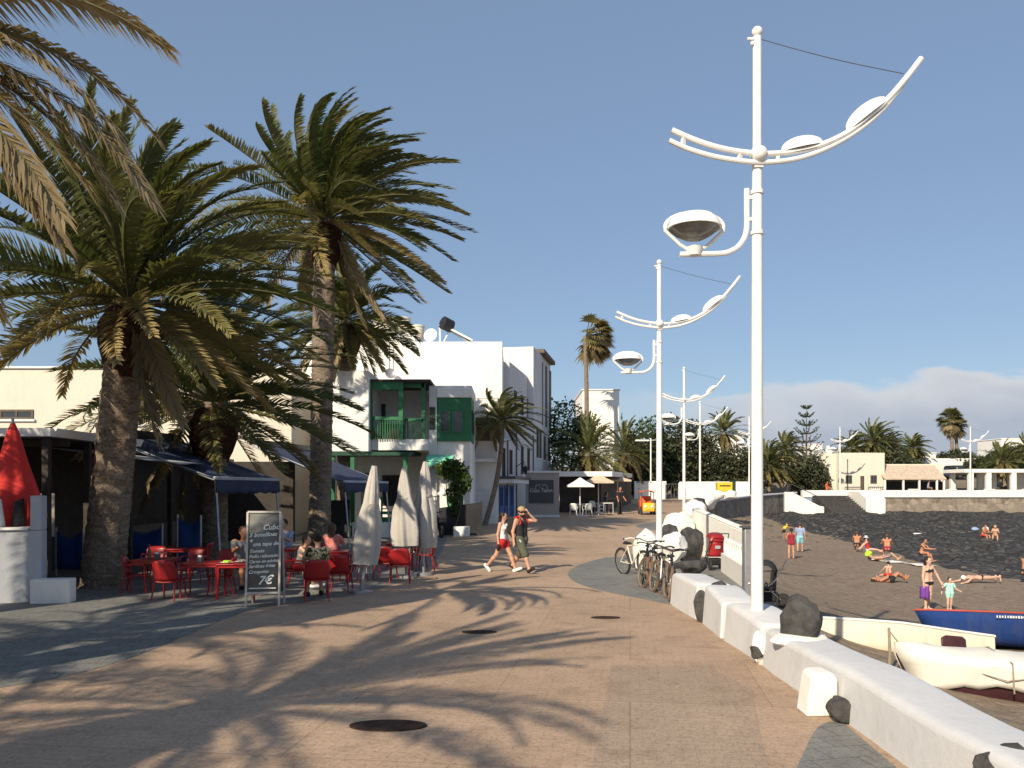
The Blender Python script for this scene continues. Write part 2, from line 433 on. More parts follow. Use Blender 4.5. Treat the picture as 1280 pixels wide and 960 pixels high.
    def build(s, name, mats, parent=None, at=None, local=False, smooth=35, bevel=0, seg=2, solid=0):
        if parent is not None: off = Vector((0, 0, 0)) if local else ORG[parent]
        else: off = Vector((0, 0, 0)) if local else Vector(at or (0, 0, 0))
        me = s.mesh(name, mats, off, smooth)
        o = bpy.data.objects.new(name, me); COL.objects.link(o)
        if parent is not None:
            o.parent = parent; ORG[o] = ORG[parent]
        else:
            o.location = Vector(at or (0, 0, 0)); ORG[o] = Vector(at or (0, 0, 0))
        if bevel:
            b = o.modifiers.new('bevel', 'BEVEL'); b.width = bevel; b.segments = seg; b.limit_method = 'ANGLE'
        if solid:
            b = o.modifiers.new('solid', 'SOLIDIFY'); b.thickness = solid
        return o

class Pl:
    """a vertical wall plane: u along the wall, z up, n outward"""
    def __init__(s, o, u, n): s.o = Vector((o[0], o[1], 0)); s.u = Vector((u[0], u[1], 0)).normalized(); s.n = Vector((n[0], n[1], 0)).normalized()
    def p(s, u, z, d=0): return s.o + s.u * u + s.n * d + Vector((0, 0, z))
    def box(s, mb, u0, u1, z0, z1, d0, d1, mi=0):
        q = [s.p(u0, z0, d0), s.p(u1, z0, d0), s.p(u1, z1, d0), s.p(u0, z1, d0)]
        return mb.prism(q, s.n * (d1 - d0), mi)
    def window(s, parent, u0, u1, z0, z1, frame='mdark', pane='pane', fw=.07, mull=1, sill=True, name='window', sillm='white'):
        f = MB()
        s.box(f, u0, u0 + fw, z0, z1, 0, .05); s.box(f, u1 - fw, u1, z0, z1, 0, .05)
        s.box(f, u0 + fw, u1 - fw, z0, z0 + fw, 0, .05); s.box(f, u0 + fw, u1 - fw, z1 - fw, z1, 0, .05)
        for k in range(mull):
            c = u0 + (u1 - u0) * (k + 1) / (mull + 1); s.box(f, c - fw * .4, c + fw * .4, z0 + fw, z1 - fw, 0, .045)
        o = f.build(name, frame, parent, smooth=0)
        s.box(g := MB(), u0 + fw * .5, u1 - fw * .5, z0 + fw * .5, z1 - fw * .5, 0, .012); g.build('pane', pane, o, smooth=0)
        if sill:
            s.box(g := MB(), u0 - .08, u1 + .08, z0 - .1, z0 - .003, 0, .1); g.build('sill', sillm, o, smooth=0)
        return o

def text_mb(s, size, mat_, parent, mtx, name='lettering', shear=0.0, align='LEFT', ext=.002):
    cu = bpy.data.curves.new('t', 'FONT'); cu.body = s; cu.size = size; cu.shear = shear; cu.align_x = align; cu.extrude = ext; cu.resolution_u = 2
    cu.offset = size * .022
    ob = bpy.data.objects.new('t', cu); COL.objects.link(ob)
    dg = bpy.context.evaluated_depsgraph_get()
    me = bpy.data.meshes.new_from_object(ob.evaluated_get(dg))
    bpy.data.objects.remove(ob); bpy.data.curves.remove(cu)
    me.transform(mtx); me.materials.clear(); me.materials.append(M[mat_])
    me.name = name
    return me
# ------------------------------------------------------------------ fast mesh from arrays
def arr_obj(name, V, Fq, tone, mats, parent=None, loc=None, smooth=False):
    """V (n,3), Fq list of (k,m) face arrays"""
    me = bpy.data.meshes.new(name)
    V = np.asarray(V, np.float32)
    loops = np.concatenate([f.ravel() for f in Fq]).astype(np.int32)
    tot = np.concatenate([np.full(len(f), f.shape[1], np.int32) for f in Fq])
    st = np.concatenate([[0], np.cumsum(tot)[:-1]]).astype(np.int32)
    me.vertices.add(len(V)); me.vertices.foreach_set('co', V.ravel())
    me.loops.add(len(loops)); me.loops.foreach_set('vertex_index', loops)
    me.polygons.add(len(tot)); me.polygons.foreach_set('loop_start', st)
    me.materials.append(M[mats]); me.update(calc_edges=True); me.validate()
    if tone is not None:
        a = me.attributes.new('tone', 'FLOAT', 'POINT'); a.data.foreach_set('value', np.asarray(tone, np.float32))
    if smooth: me.polygons.foreach_set('use_smooth', [True] * len(me.polygons))
    o = bpy.data.objects.new(name, me); COL.objects.link(o)
    if parent is not None: o.parent = parent; ORG[o] = ORG[parent]
    elif loc is not None: o.location = loc
    return o

def nrm(a): return a / np.maximum(np.linalg.norm(a, axis=-1, keepdims=True), 1e-9)

class Leaves:
    def __init__(s): s.V = []; s.T = []; s.q = []; s.t = []; s.n = 0
    def leaflets(s, base, d, wdir, L, w, droop, tone):
        """strips: base (k,3), unit d (k,3), width dir (k,3), length (k,), width"""
        k = len(base); L = L[:, None]
        g = np.array([0, 0, -1.0])
        mid = base + d * L * .5 + g * (droop * L * .10)
        tip = base + d * L * .96 + g * (droop * L * .42)
        w = (w if np.ndim(w) else np.full(k, w))[:, None]
        P = np.stack([base - wdir * w * .35, base + wdir * w * .35, mid + wdir * w * .5, mid - wdir * w * .5, tip], 1)
        i = s.n + np.arange(k)[:, None] * 5
        s.V.append(P.reshape(-1, 3)); s.T.append(np.repeat(tone, 5) + np.tile([0, 0, .03, .03, .10], k))
        s.q.append(i + np.array([[0, 1, 2, 3]])); s.t.append(i + np.array([[3, 2, 4]])); s.n += 5 * k
    def quads(s, P, tone):
        k = len(P); i = s.n + np.arange(k)[:, None] * 4
        s.V.append(P.reshape(-1, 3)); s.T.append(np.repeat(tone, 4)); s.q.append(i + np.array([[0, 1, 2, 3]])); s.n += 4 * k
    def build(s, name, m, parent=None, loc=None):
        fs = [np.concatenate(s.q)] + ([np.concatenate(s.t)] if s.t else [])
        return arr_obj(name, np.concatenate(s.V), fs, np.concatenate(s.T), m, parent, loc)

def frond_curve(rg, az, el, L, droop, wind, n=12):
    p = np.zeros(3); out = [p.copy()]
    d = np.array([math.cos(az) * math.cos(el), math.sin(az) * math.cos(el), math.sin(el)])
    ds = L / n
    for i in range(n):
        t = (i + 1) / n
        d = d + np.array([0, 0, -droop * (.35 + 1.3 * t) / n]) + np.asarray(wind) * t * 1.3 / n
        d /= np.linalg.norm(d)
        p = p + d * ds; out.append(p.copy())
    return np.array(out)

def add_frond(lv, stalk, rg, origin, az, el, L, droop, wind, pairs, ll, lw, tone, vee=.35, limp=.35, srad=.03):
    C = frond_curve(rg, az, el, L, droop, wind) + origin
    n = len(C) - 1
    T = nrm(np.gradient(C, axis=0))
    side = nrm(np.cross(T, np.array([0, 0, 1.0])) + 1e-4)
    upv = nrm(np.cross(side, T))
    roll = rg.uniform(-.7, .7)
    side, upv = side * math.cos(roll) + upv * math.sin(roll), upv * math.cos(roll) - side * math.sin(roll)
    t = np.linspace(.13, .995, pairs) + rg.uniform(-.004, .004, pairs)
    t = np.clip(t, 0, .999)
    x = t * n; i = np.minimum(x.astype(int), n - 1); f = (x - i)[:, None]
    B = C[i] * (1 - f) + C[i + 1] * f
    t_ = nrm(T[i] * (1 - f) + T[i + 1] * f); s_ = nrm(side[i] * (1 - f) + side[i + 1] * f); u_ = upv[i]
    prof = np.minimum(1, .35 + 3.0 * (t - .10)) * (1 - .62 * t ** 2.5)
    for sg in (-1, 1):
        a = (.92 - .45 * t + rg.uniform(-.12, .12, pairs))[:, None]
        v = vee + rg.uniform(-.18, .18, pairs)[:, None]
        d = nrm(s_ * sg * np.sin(a) + t_ * np.cos(a) + u_ * v + np.asarray(wind) * .5)
        wd = nrm(np.cross(d, u_ + rg.uniform(-.25, .25, (pairs, 3))))
        lv.leaflets(B, d, wd, ll * prof * rg.uniform(.82, 1.12, pairs), lw, limp, tone + rg.uniform(-.07, .07, pairs) + .10 * t ** 3)
    stalk.tube([Vector(c) for c in C], [srad * (1 - .85 * k / n) for k in range(n + 1)], 5)

def palm(name, label, base, height, crown_r, r0, r1, seed, nf=64, pairs=46, lean=(0, 0), wind=(.16, .05, 0), group=None, leafm='frond', boss=True,
         ll=.52, lw=.036, el_lo=-48, dead=8, sides=28, bark='bark', power=1.0, droop=1.05, trunk=True, bow=0.0, extra=(), limp=.45, azr=None):
    rg = np.random.default_rng(seed); base = Vector(base)
    t = thing(name, label, 'palm tree', base, 0, group)
    top = base + Vector((lean[0], lean[1], height))
    def axis(f): return base.lerp(top, f) + Vector((bow * math.sin(PI * f), 0, 0))
    mb = MB(); rings = max(8, int(height * (11 if sides > 12 else 3))); vs = []
    for i in range(rings + 1):
        f = i / rings; c = axis(f)
        r = r0 + (r1 - r0) * min(1, f * 1.0)
        if sides > 12:
            r *= 1 + .22 * math.exp(-f * height / .35)
        for k in range(sides):
            a = 2 * PI * k / sides
            q = r
            if sides > 12:
                q *= 1 + (.06 if (k // 2 + (i // 2)) % 2 else -.03) * (1.0 if i % 2 else .25) + rg.uniform(-.02, .02)
            vs.append((c.x + q * math.cos(a), c.y + q * math.sin(a), c.z))
    fs = [(i * sides + k, i * sides + (k + 1) % sides, (i + 1) * sides + (k + 1) % sides, (i + 1) * sides + k) for i in range(rings) for k in range(sides)]
    mb.add(vs, fs)
    mb.build('trunk', bark, t, smooth=60 if sides <= 12 else 28)
    if boss:
        b = MB(); rb = r1 * 1.5
        b.lathe([(r1 * .98, -rb * 2.9), (rb * .9, -rb * 2.3), (rb * 1.14, -rb * 1.6), (rb * 1.12, -rb * .9), (rb * .8, -rb * .25), (rb * .3, rb * .1)], top + Vector((0, 0, -rb * .1)), 16, fold=lambda a, f: 1 + .07 * math.sin(7 * a + 9 * f))
        b.build('crown_base', 'boss', t)
    lv, st, dl, ds = Leaves(), MB(), Leaves(), MB()
    o = np.array(top) ; ga = 2.399963
    for i in range(nf):
        f = (i + .5) / nf
        el = R(el_lo + (86 - el_lo) * f ** power) + rg.uniform(-.1, .1)
        az = i * ga + rg.uniform(-.25, .25)
        if azr: az = R(rg.uniform(*azr))
        L = crown_r * (1.0 + .12 * rg.uniform(-1, 1)) * (.82 + .22 * math.sin(PI * min(1, f * 1.15)))
        dr = droop * (.75 + .35 * rg.uniform(0, 1)) * (1.0 if el > 0 else .75)
        wd_ = np.asarray(wind) * (1.0 + 1.1 * max(0, math.sin(el)))
        tone = np.clip(.34 + .16 * rg.uniform(-1, 1) + max(0, .30 - f) * 1.15, 0, .95)
        org = o + np.array([math.cos(az), math.sin(az), 0]) * r1 * .55 * (1 - f) + np.array([0, 0, (f - .3) * r1 * 1.2])
        add_frond(lv, st, rg, org, az, el, L, dr, wd_, pairs, ll, lw, tone, vee=.45, limp=limp, srad=.0085 * crown_r)
    for az, el, L, dr, tone in extra:
        add_frond(lv, st, rg, o + np.array([math.cos(az), math.sin(az), 0]) * r1 * .5, az, R(el), L, dr, wind, pairs, ll, lw, tone, limp=limp * 1.3, srad=.010 * crown_r)
    for i in range(dead):
        az = rg.uniform(0, 2 * PI)
        org = o + np.array([math.cos(az), math.sin(az), -.5]) * r1 * .8
        add_frond(dl, ds, rg, org, az, R(rg.uniform(-72, -40)), crown_r * rg.uniform(.55, .85), .5, wind, max(10, int(pairs * .8)), ll * .85, lw, rg.uniform(.1, .6), .15, .7, .010 * crown_r)
    c = lv.build('crown', leafm, t, None); shift(c, t)
    st.build('leaf_stalks', 'rachis', c)
    if dead:
        c2 = dl.build('dead_leaves', 'dryfrond', t, None); shift(c2, t); ds.build('dry_stalks', 'dryrachis', c2)
    return t
def shift(o, t):
    o.data.transform(Matrix.Translation(-ORG[t])); ORG[o] = ORG[t]

def fan_palm(name, label, base, height, cr, r0, seed, lean=(0, 0), wind=(.5, .1, 0), group=None, n=42, skirt=14, tr=(.25, .75)):
    rg = np.random.default_rng(seed); base = Vector(base)
    t = thing(name, label, 'palm tree', base, 0, group); top = base + Vector((lean[0], lean[1], height))
    mb = MB(); mb.tube([base.lerp(top, i / 14) + Vector((.25 * math.sin(i * .25), 0, 0)) for i in range(15)], [r0 * (1 - .35 * i / 14) for i in range(15)], 10)
    mb.build('trunk', 'bark2', t)
    def fans(count, elr, dry):
        lv, st = Leaves(), MB()
        for i in range(count):
            az = i * 2.4 + rg.uniform(-.3, .3); el = R(rg.uniform(*elr))
            d = np.array([math.cos(az) * math.cos(el), math.sin(az) * math.cos(el), math.sin(el)]) + np.array(wind); d /= np.linalg.norm(d)
            hub = np.array(top) + d * cr * .55
            st.bar(Vector(np.array(top)), Vector(hub), .05)
            s = nrm(np.cross(d, [0, 0, 1.0]) + 1e-5); u = np.cross(s, d)
            k = 15; a = np.linspace(-1.35, 1.35, k)[:, None]
            dd = nrm(d * np.cos(a) + s * np.sin(a) + u * .15 + np.array(wind) * .4)
            wd = nrm(np.cross(dd, u + .1))
            lv.leaflets(np.repeat(hub[None], k, 0), dd, wd, cr * .62 * rg.uniform(.75, 1.05, k), .13 * cr / 1.6, .9, np.clip(rg.uniform(*tr) + rg.uniform(-.08, .08, k), 0, 1))
        return lv, st
    lv, st = fans(n, (-25, 80), False); c = lv.build('crown', 'frond', t); shift(c, t); st.build('leaf_stalks', 'rachis', c)
    lv, st = fans(skirt, (-80, -40), True); c = lv.build('dead_leaves', 'dryfrond', t); shift(c, t); st.build('dry_stalks', 'dryrachis', c)
    return t

def leaf_cloud(lobes, n, size, rg):
    lv = Leaves(); P = []
    wts = np.array([r[0] * r[1] * r[2] for _, r in lobes]) ** .7; wts /= wts.sum()
    for (c, r), w in zip(lobes, wts):
        k = max(8, int(n * w))
        d = nrm(rg.normal(size=(k, 3))); rad = rg.uniform(.35, 1.06, (k, 1)) ** .55
        bumpy = 1 + .16 * np.sin(d[:, :1] * 5 + c[0]) * np.sin(d[:, 1:2] * 6 + c[1]) + .1 * np.sin(d[:, 2:] * 9)
        p = np.array(c) + d * rad * bumpy * np.array(r)
        a = nrm(rg.normal(size=(k, 3)) + d * .3); b = nrm(np.cross(a, rg.normal(size=(k, 3))))
        s = size * rg.uniform(.6, 1.35, (k, 1))
        Q = np.stack([p - a * s, p + b * s * .55 + d * s * .2, p + a * s, p - b * s * .55], 1)
        cl = .5 + .22 * np.sin(p[:, 0] * 2.1 + 1.3 * np.sin(p[:, 2] * 1.7)) * np.sin(p[:, 1] * 1.9 + 2) + rg.uniform(-.28, .28, k)
        lv.quads(Q, np.clip(cl, 0, 1))
    return lv
def tree(name, label, cat, base, lobes, n, size, seed, leafm='leaf', trunk_r=.18, group=None, trunks=None):
    """lobes: (dx,dy,z, rx,ry,rz) relative to base"""
    rg = np.random.default_rng(seed); base = Vector(base); t = thing(name, label, cat, base, 0, group)
    L = [((base.x + a, base.y + b, base.z + c), (rx, ry, rz)) for a, b, c, rx, ry, rz in lobes]
    mb = MB()
    for (c, r) in L:
        p = Vector(c); s = base + Vector((rg.uniform(-.15, .15), rg.uniform(-.1, .1), 0)); m = s.lerp(p, .5) + Vector((rg.uniform(-.2, .2), 0, .25 * r[2]))
        q = [s, s.lerp(m, .6), m, m.lerp(p, .6), p]
        mb.tube(q, [trunk_r, trunk_r * .8, trunk_r * .6, trunk_r * .4, trunk_r * .18], 7)
        for _ in range(4):
            e = p + Vector(rg.normal(size=3)) * .5 * min(r); mb.tube([m.lerp(p, .5), e], [trunk_r * .25, trunk_r * .06], 5)
    mb.build('trunk', 'twig', t)
    c = leaf_cloud(L, n, size, rg).build('crown', leafm, t); shift(c, t)
    return t

# ------------------------------------------------------------------ people: one continuous skin from smoothly joined tapered limbs
def surface_nets(f, org, h):
    ins = f < 0; nx, ny, nz = f.shape
    c = np.zeros((nx - 1, ny - 1, nz - 1), np.int8)
    sl = [slice(0, -1), slice(1, None)]
    for i in (0, 1):
        for j in (0, 1):
            for k in (0, 1): c += ins[sl[i], sl[j], sl[k]]
    act = (c > 0) & (c < 8); idx = np.full(act.shape, -1, np.int64); cells = np.argwhere(act); idx[act] = np.arange(len(cells))
    acc = np.zeros((len(cells), 3)); cnt = np.zeros(len(cells)); I, J, K = cells.T
    corners = [(i, j, k) for i in (0, 1) for j in (0, 1) for k in (0, 1)]
    for a in corners:
        for ax in range(3):
            if a[ax]: continue
            b = list(a); b[ax] = 1
            fa = f[I + a[0], J + a[1], K + a[2]]; fb = f[I + b[0], J + b[1], K + b[2]]
            m = (fa < 0) != (fb < 0)
            t = np.where(m, fa / np.where(m, fa - fb, 1), 0)
            p = np.array(a, float)[None] + np.eye(3)[ax][None] * t[:, None]
            acc[m] += p[m]; cnt[m] += 1
    V = (cells + acc / np.maximum(cnt, 1)[:, None]) * h + org
    Q = []
    for ax in range(3):
        s0 = [slice(1, -1)] * 3; s0[ax] = slice(0, -1); s1 = [slice(1, -1)] * 3; s1[ax] = slice(1, None)
        A = ins[tuple(s0)]; B = ins[tuple(s1)]
        for flip in (0, 1):
            e = np.argwhere((A & ~B) if not flip else (~A & B))
            if not len(e): continue
            o = np.ones(3, int); o[ax] = 0; e = e + o
            u, v = [(1, 2), (2, 0), (0, 1)][ax]
            q = []
            for du, dv in ((1, 1), (0, 1), (0, 0), (1, 0)):
                w = e.copy(); w[:, u] -= du; w[:, v] -= dv; q.append(idx[w[:, 0], w[:, 1], w[:, 2]])
            q = np.stack(q, 1)
            Q.append(q if not flip else q[:, ::-1])
    return V, np.concatenate(Q)

def sdf_surface(caps, h, k=.025, clips=()):
    """caps (a, b, ra, rb); smooth union of tapered capsules, cut by planes (point, normal: kept side is where dot<0)"""
    A = np.array([c[0] for c in caps], float); B = np.array([c[1] for c in caps], float); Rm = max(max(c[2], c[3]) for c in caps)
    lo = np.minimum(A, B).min(0) - Rm - 3 * h; hi = np.maximum(A, B).max(0) + Rm + 3 * h
    n = np.ceil((hi - lo) / h).astype(int) + 1
    f = np.full(n, 9.0)
    ax = [lo[i] + np.arange(n[i]) * h for i in range(3)]
    for a, b, ra, rb in caps:
        a = np.array(a, float); b = np.array(b, float); mg = max(ra, rb) + k + 3 * h
        i0 = np.maximum(0, ((np.minimum(a, b) - mg - lo) / h).astype(int)); i1 = np.minimum(n, ((np.maximum(a, b) + mg - lo) / h).astype(int) + 2)
        x = ax[0][i0[0]:i1[0], None, None]; y = ax[1][None, i0[1]:i1[1], None]; z = ax[2][None, None, i0[2]:i1[2]]
        d = b - a; L2 = max(d @ d, 1e-9)
        t = np.clip(((x - a[0]) * d[0] + (y - a[1]) * d[1] + (z - a[2]) * d[2]) / L2, 0, 1)
        dist = np.sqrt((x - a[0] - t * d[0]) ** 2 + (y - a[1] - t * d[1]) ** 2 + (z - a[2] - t * d[2]) ** 2) - (ra + (rb - ra) * t)
        s = f[i0[0]:i1[0], i0[1]:i1[1], i0[2]:i1[2]]
        kk = min(k, 1.2 * min(ra, rb))
        m = np.maximum(kk - np.abs(s - dist), 0) / kk
        f[i0[0]:i1[0], i0[1]:i1[1], i0[2]:i1[2]] = np.minimum(s, dist) - m * m * kk * .25
    for p, nn in clips:
        pd = (ax[0][:, None, None] - p[0]) * nn[0] + (ax[1][None, :, None] - p[1]) * nn[1] + (ax[2][None, None, :] - p[2]) * nn[2]
        f = np.maximum(f, pd)
    return surface_nets(f, lo, h)

def rx(v, a):
    c, s = math.cos(a), math.sin(a); return np.array([v[0], v[1] * c - v[2] * s, v[1] * s + v[2] * c])

def skeleton(h=1.7, hips=(0, 0), knees=(5, 5), spread=4, arms=((5, 8, 12), (5, 8, 12)), lean=0, head=(0, 0), female=False, hand=None, elbow=None):
    """forward = -Y. hips / knees in degrees (right, left); arms: (pitch forward, splay, elbow bend). hand/elbow: {side: local point} overrides"""
    J = {}; pel = np.array([0, 0, .52 * h])
    J['pel'] = pel
    for s, nm, hp, kn in ((-1, 'R', hips[0], knees[0]), (1, 'L', hips[1], knees[1])):
        J['hip' + nm] = pel + np.array([s * .054 * h, 0, 0])
        p = R(hp); sp = R(spread)
        d = np.array([s * math.sin(sp), -math.sin(p) * math.cos(sp), -math.cos(p) * math.cos(sp)])
        J['knee' + nm] = J['hip' + nm] + d * .245 * h
        q = p - R(kn); d2 = np.array([s * math.sin(sp) * .2, -math.sin(q), -math.cos(q)]); d2 /= np.linalg.norm(d2)
        J['ank' + nm] = J['knee' + nm] + d2 * .235 * h
        fw = np.array([s * .15, -math.cos(q), math.sin(q)])
        J['toe' + nm] = J['ank' + nm] + d2 * .030 * h + nrm(fw) * .10 * h
        J['heel' + nm] = J['ank' + nm] + d2 * .028 * h - nrm(fw) * .025 * h
    def up(v): return pel + rx(np.array(v), R(lean))
    sw = .104 if female else .118
    J['chest'] = up((0, 0, .24 * h)); J['neck'] = up((0, .004 * h, .315 * h)); J['head'] = up((0, -.012 * h, .405 * h))
    hp, hy = R(head[0]), R(head[1])
    J['nod'] = hp; J['yaw'] = hy
    for s, nm, (ap, asn, ae) in ((-1, 'R', arms[0]), (1, 'L', arms[1])):
        J['sho' + nm] = up((s * sw * h, 0, .285 * h))
        p, q = R(ap + lean * .5), R(asn)
        d = np.array([s * math.sin(q), -math.sin(p) * math.cos(q), -math.cos(p) * math.cos(q)])
        J['elb' + nm] = J['sho' + nm] + d * .172 * h
        p2 = p + R(ae); q2 = q * .4
        d2 = np.array([s * math.sin(q2), -math.sin(p2) * math.cos(q2), -math.cos(p2) * math.cos(q2)])
        J['wri' + nm] = J['elb' + nm] + d2 * .148 * h
        if elbow and nm in elbow: J['elb' + nm] = np.array(elbow[nm], float) * h
        if hand and nm in hand: J['wri' + nm] = np.array(hand[nm], float) * h
    return J

def body_caps(J, h, female, fingers=False, fat=1.0):
    c = []
    U = J['chest'] - J['pel']; U = U / np.linalg.norm(U)
    Sx = np.array([1.0, 0, 0]); Fw = np.cross(Sx, U) * -1
    Fw = np.cross(U, Sx); Fw = -Fw if Fw[1] > 0 else Fw
    wa = .030 if female else .042
    for s in (-1, 1):
        c.append((J['pel'] + Sx * s * .048 * h, J['pel'] + Sx * s * wa * h + U * .11 * h, (.062 if female else .056) * h * fat, (.047 if female else .053) * h * fat))
        c.append((J['pel'] + Sx * s * wa * h + U * .11 * h, J['chest'] + Sx * s * .052 * h, .050 * h * fat, .058 * h))
        c.append((J['chest'] + Sx * s * .052 * h, J['sho' + 'RL'[(s + 1) // 2]] * .85 + J['neck'] * .15, .058 * h, .034 * h))
        if female: c.append((J['chest'] + Sx * s * .042 * h - U * .01 * h + Fw * .045 * h, J['chest'] + Sx * s * .043 * h - U * .015 * h + Fw * .058 * h, .030 * h, .024 * h))
        c.append((J['pel'] + Sx * s * .04 * h - Fw * .025 * h - U * .02 * h, J['pel'] + Sx * s * .045 * h - Fw * .03 * h - U * .035 * h, .050 * h, .046 * h))
    c.append((J['neck'] - U * .03 * h, J['head'] - U * .03 * h, .031 * h, .029 * h))
    hd = J['head']
    def hr(v):
        v = rx(np.array(v, float), J['nod']); a = J['yaw']
        return hd + np.array([v[0] * math.cos(a) - v[1] * math.sin(a), v[0] * math.sin(a) + v[1] * math.cos(a), v[2]]) * h
    J['hr'] = hr
    c.append((hr((0, .010, .020)), hr((0, -.004, .012)), .055 * h, .052 * h))
    c.append((hr((0, -.012, -.020)), hr((0, -.022, -.040)), .038 * h, .026 * h))
    c.append((hr((0, -.050, .008)), hr((0, -.060, -.012)), .006 * h, .010 * h))
    for s in (-1, 1): c.append((hr((s * .050, .004, .012)), hr((s * .051, .006, -.008)), .009 * h, .007 * h))
    c.append((hr((-.012, -.048, -.030)), hr((.012, -.048, -.030)), .007 * h, .007 * h))
    for nm, s in (('R', -1), ('L', 1)):
        c.append((J['hip' + nm], J['knee' + nm], .055 * h * fat, .034 * h))
        m = J['knee' + nm] * .68 + J['ank' + nm] * .32
        c.append((J['knee' + nm], m, .033 * h, .033 * h)); c.append((m, J['ank' + nm], .033 * h, .020 * h))
        c.append((J['heel' + nm], J['toe' + nm], .022 * h, .016 * h)); c.append((J['ank' + nm], J['heel' + nm], .021 * h, .022 * h))
        c.append((J['sho' + nm], J['elb' + nm], .032 * h, .023 * h))
        c.append((J['elb' + nm], J['wri' + nm], .024 * h, .016 * h))
        d = nrm(J['wri' + nm] - J['elb' + nm]); w = nrm(np.cross(d, np.array([s, .35, .0])) + 1e-6); t = np.cross(w, d)
        pw = J['wri' + nm] + d * .045 * h
        if not fingers:
            c.append((J['wri' + nm], pw, .017 * h, .019 * h)); c.append((pw, pw + d * .045 * h, .018 * h, .010 * h))
        else:
            for q in (-1, 0, 1): c.append((J['wri' + nm], pw + w * q * .013 * h, .014 * h, .010 * h))
            for q, l in ((-1.5, .034), (-.5, .044), (.5, .047), (1.5, .041)):
                a = pw + w * q * .0115 * h; b = a + nrm(d + t * .25) * l * .5 * h; e = b + nrm(d + t * .85) * l * .5 * h
                c.append((a, b, .0062 * h, .0056 * h)); c.append((b, e, .0056 * h, .0045 * h))
            a = J['wri' + nm] + d * .012 * h + w * .014 * h; b = a + nrm(d * .6 + w * .8) * .026 * h
            c.append((a, b, .009 * h, .007 * h)); c.append((b, b + nrm(d + w * .2 + t * .3) * .022 * h, .007 * h, .005 * h))
    return c

